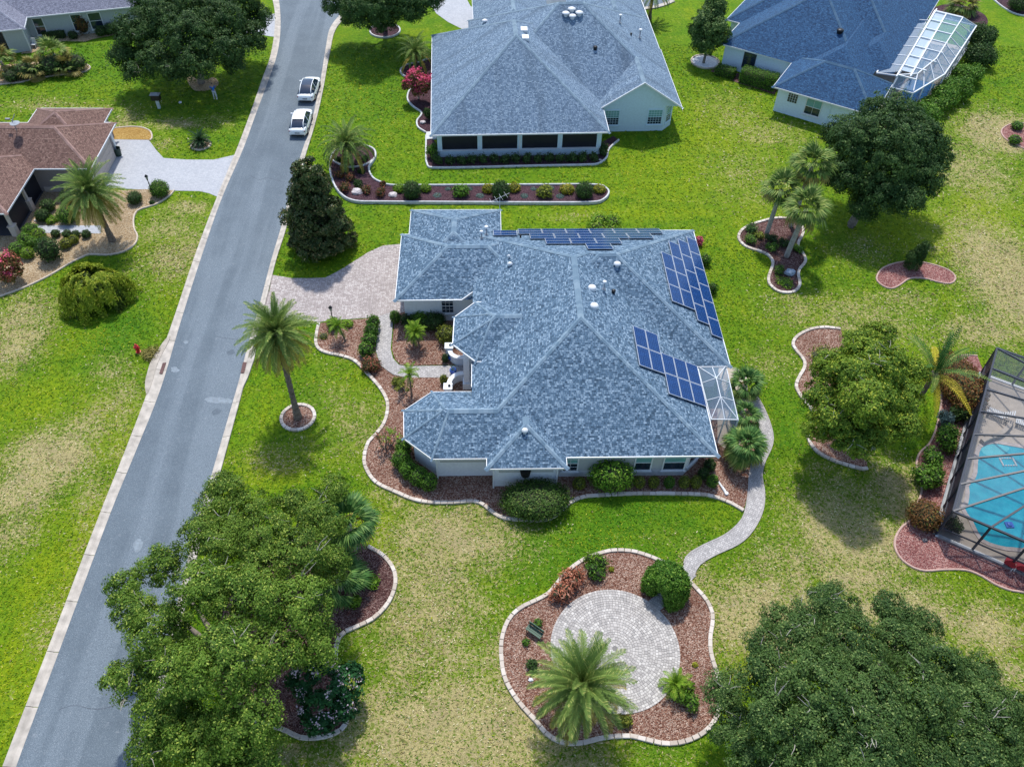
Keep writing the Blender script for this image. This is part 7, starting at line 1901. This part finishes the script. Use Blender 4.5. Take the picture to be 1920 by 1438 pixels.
p_ = ray_roof(937, 397, MB_); mb = MB(); mb.tube([p_, p_ + np.array([0, 0, 1.5])], .018, 5); mb.tube([p_ + np.array([-.8, -.2, 1.1]), p_ + np.array([.8, .5, 1.5])], .012, 5)
for k in range(4):
    e = p_ + np.array([-.7 + .4 * k, -.15 + .18 * k, 1.12 + .1 * k]); mb.tube([e + np.array([.15, -.4, 0]), e + np.array([-.15, .4, 0])], .009, 4)
tag(mb.build('antenna', WHITE, None, origin=tuple(p_)), 'white aerial on the far corner of the garage roof', 'antenna')
b0 = G(338, 193); mb = MB(); mb.lathe((b0[0], b0[1], 0), [(.16, -.03), (.16, .05), (.10, .12), (.02, .15)], 10); tag(mb.build('sprinkler_cap', WHITE, None, origin=tuple(b0)), 'small white valve cap on the shaded far left lawn', 'valve')
b0 = G(66, 90); t = thing('plastic_chair', 'white plastic chair on the gravel by the far left house', 'chair', b0)
mb = MB(); mb.box((b0[0], b0[1], .43), (.48, .46, .05)); mb.build('seat', WHITE, t)
mb = MB(); mb.box((b0[0], b0[1] + .23, .72), (.48, .05, .55)); mb.build('backrest', WHITE, t)
for sx in (-.2, .2):
    for sy in (-.19, .19): mb = MB(); mb.beam((b0[0] + sx, b0[1] + sy, 0), (b0[0] + sx, b0[1] + sy, .42), .05, .05); mb.build('leg', WHITE, t)
# pool furniture
def pool_chair(label, px, rz):
    b0 = G(*px); t = thing('pool_chair', label, 'chair', b0, 'red chairs by the pool', rz); RC = simple('red_sling', (.30, .015, .03), .7)
    mb = MB(); mb.add([(-.3, -.28, .42), (.3, -.28, .42), (.3, .28, .36), (-.3, .28, .36)], [(0, 1, 2, 3)]); mb.add([(-.3, -.28, .39), (.3, -.28, .39), (.3, .28, .33), (-.3, .28, .33)], [(3, 2, 1, 0)]); mb.build('seat', RC, t, origin=(0, 0, 0))
    V = []
    for k in range(7):
        a = math.pi * k / 6; V.append((-.32 * math.cos(a), .30 + .12 * math.sin(a), .55 + .45 * math.sin(a)))
    mb = MB(); mb.add([(-.3, .28, .36)] + V + [(.3, .28, .36)], [tuple(range(9))]); mb.add([(x, y + .03, z) for x, y, z in [(-.3, .28, .36)] + V + [(.3, .28, .36)]], [tuple(range(8, -1, -1))]); mb.build('backrest', RC, t, origin=(0, 0, 0))
    for sx in (-.28, .28):
        for sy in (-.25, .3): mb = MB(); mb.beam((sx, sy, 0), (sx, sy, .4), .035, .035); mb.build('leg', WHITE, t, origin=(0, 0, 0))
pool_chair('red chair on the pool deck, the left of two', (1889, 1060), 2.4); pool_chair('red chair on the pool deck, the right of two', (1910, 1068), 2.6)
def lounger(label, pa, pb):
    a = G(*pa); q = G(*pb); d = (q - a); L = np.linalg.norm(d); t = thing('sun_lounger', label, 'sun lounger', tuple((a + q) / 2), 'slatted sun loungers by the pool', math.atan2(d[1], d[0]))
    for s in (-.33, .33): mb = MB(); mb.beam((-L / 2, s, .36), (L / 2, s, .36), .05, .06); mb.build('rail', FRAME_DARK, t, origin=(0, 0, 0))
    n = 15
    for k in range(n):
        x = -L / 2 + L * (k + .5) / n; z = .40 + (.0 if k < 10 else .10 * (k - 9)); mb = MB(); mb.box((x, 0, z), (.075, .64, .03)); mb.build('slat', WHITE, t, origin=(0, 0, 0))
    for sx in (-L / 2 + .2, L / 2 - .3):
        for s in (-.3, .3): mb = MB(); mb.beam((sx, s, 0), (sx, s, .36), .05, .05); mb.build('leg', FRAME_DARK, t, origin=(0, 0, 0))
lounger('slatted sun lounger in the near pool cage, the left one', (1846, 774), (1893, 792)); lounger('slatted sun lounger in the near pool cage, the right one', (1900, 793), (1950, 812))
def porch_chair(label, uv, rz):
    b0 = (*f2(*uv), .08); t = thing('porch_chair', label, 'chair', b0, 'pale chairs inside the screened porch', rz); PM = simple('pale_rattan', (.45, .42, .38), .8)
    mb = MB(); mb.box((0, 0, .42), (.52, .5, .06)); mb.build('seat', PM, t, origin=(0, 0, 0))
    for k in range(3): mb = MB(); mb.box((0, .25, .58 + k * .15), (.5, .03, .06)); mb.build('back_slat', PM, t, origin=(0, 0, 0))
    for sx in (-.23, .23):
        for sy, h in ((-.22, .42), (.25, .95)): mb = MB(); mb.box((sx, sy, h / 2), (.045, .045, h)); mb.build('leg', PM, t, origin=(0, 0, 0))
porch_chair('pale chair behind the first porch screen from the left', (2.2, 1.3), .4); porch_chair('second pale chair behind the first porch screen', (3.3, 1.4), -.5); porch_chair('pale chair behind the last porch screen', (13.6, 1.4), .3); porch_chair('second pale chair behind the last porch screen', (14.6, 1.6), -.6)
# pool toy ladder / floating ring of beads and pool cleaner
b0 = G(1890, 866, .09); mb = MB()
for k in range(20):
    f_ = k / 20 * 4; s_ = int(f_); r_ = f_ - s_; x, y = [(-.45 + .9 * r_, -.3), (.45, -.3 + .6 * r_), (.45 - .9 * r_, .3), (-.45, .3 - .6 * r_)][s_]
    mb.lathe((b0[0] + x, b0[1] + y, .06), [(.05, 0), (.07, .05), (.03, .1)], 6)
tag(mb.build('pool_float', WHITE, None, origin=tuple(b0)), 'ring of small white floats on the pool', 'pool float'); bpy.context.scene.objects['pool_float']['kind'] = 'stuff'
b0 = G(1892, 984, .09); mb = MB(); mb.box((b0[0], b0[1], .10), (.5, .4, .1)); mb.lathe((b0[0], b0[1], .14), [(.18, 0), (.14, .08), (.03, .1)], 10)
tag(mb.build('pool_cleaner', simple('cleaner_blue', (.02, .10, .45), .4), None, origin=tuple(b0)), 'blue pool cleaner floating in the turquoise pool', 'pool cleaner')

# ------------------------------------------------------------------ turf: loose blades standing above the lawn sheet
for blocks in (MB_, H2, H3, H4, H5):
    for B_ in blocks: HARD.append(inset(B_.poly, .45))
HARD.append([f6(-.1, -.1), f6(11, -.1), f6(11, wl + .1), f6(-.1, wl + .1)])
def in_poly(P, X, Y):
    P = np.array(P); ins = np.zeros(len(X), bool); j = len(P) - 1
    bx = (X > P[:, 0].min()) & (X < P[:, 0].max()) & (Y > P[:, 1].min()) & (Y < P[:, 1].max())
    x, y = X[bx], Y[bx]; r = np.zeros(len(x), bool)
    for i in range(len(P)):
        xi, yi, xj, yj = P[i, 0], P[i, 1], P[j, 0], P[j, 1]
        if yi != yj: r ^= ((yi > y) != (yj > y)) & (x < (xj - xi) * (y - yi) / (yj - yi) + xi)
        j = i
    ins[bx] = r
    return ins
def scatter(y0, y1, dens):
    # the stretch of ground the street side and the far fences enclose
    xl0, xr0 = G(-30, 0)[0], G(1950, 0)[0]
    n = int((y1 - y0) * 130 * dens); X = rng.uniform(-62, 68, n); Y = rng.uniform(y0, y1, n)
    half = 20 + Y * .50
    k = np.abs(X - 1.5) < half; X, Y = X[k], Y[k]
    bad = np.zeros(len(X), bool)
    for P in HARD: bad |= in_poly(P, X, Y)
    return X[~bad], Y[~bad]
GR = [scatter(11, 34, 62), scatter(34, 56, 38), scatter(56, 92, 16)]
GX = np.concatenate([a for a, b_ in GR]); GY = np.concatenate([b_ for a, b_ in GR])
dd = _mark(DEAD, GX, GY); patchy = .5 + .5 * np.sin(GX * 1.7 + 2 * np.sin(GY * 1.3)) * np.sin(GY * 1.9 + 1.5 * np.sin(GX * .9))
isdry = rng.uniform(size=len(GX)) < np.clip(dd * (.55 + .75 * patchy), 0, .88)
bare = (dd > .7) & (rng.uniform(size=len(GX)) < .35)
yy = _mark(YEL, GX, GY); ll = _mark(LUSH, GX, GY)
isyel = (~isdry) & (rng.uniform(size=len(GX)) < .04 + .75 * yy); islush = (~isdry) & (~isyel) & (rng.uniform(size=len(GX)) < .25 + .6 * ll)
GREENB = leafmat('grass_blade', (0.060, 0.165, 0.004), (0.190, 0.295, 0.006), (0.32, 0.40, 0.02), trans=.3, third=.2, nscale=.35)
LUSHB = leafmat('lush_grass_blade', (0.026, 0.105, 0.004), (0.085, 0.215, 0.006), (0.16, 0.30, 0.02), trans=.3, third=.15, nscale=.35)
YELB = leafmat('yellow_grass_blade', (0.19, 0.27, 0.003), (0.37, 0.43, 0.008), (0.50, 0.52, 0.04), trans=.3, third=.2, nscale=.35)
DRYB = leafmat('dry_grass_blade', (0.28, 0.22, 0.09), (0.56, 0.48, 0.23), (0.66, 0.60, 0.36), trans=.2, third=.2, nscale=.35)
for nm, sel, mt in (('green_grass', ~isdry & ~bare & ~isyel & ~islush, GREENB), ('lush_grass', islush & ~bare, LUSHB), ('yellow_grass', isyel & ~bare, YELB), ('dry_grass', isdry & ~bare, DRYB)):
    C = np.stack([GX[sel], GY[sel], np.full(sel.sum(), .035)], 1)
    far = 1 + np.clip((C[:, 1] - 30) / 60, 0, .8)
    V = leaf_quads(C, np.tile([0, 0, 1.], (len(C), 1)), .17, .055, .75)
    V = (V.reshape(-1, 4, 3) - C[:, None]) * far[:, None, None] + C[:, None]
    V[:, :, 2] = np.maximum(V[:, :, 2], .004)
    o = foliage_obj(nm, V.reshape(-1, 3), mt, None, (0, 0, 0)); tag(o, {'green_grass': 'short green turf blades all over the lawns', 'lush_grass': 'deep green turf blades in the lush parts of the lawns', 'yellow_grass': 'chartreuse turf blades in the bright parts of the lawns', 'dry_grass': 'straw coloured dry turf blades in the parched patches'}[nm], 'grass', kind='stuff')
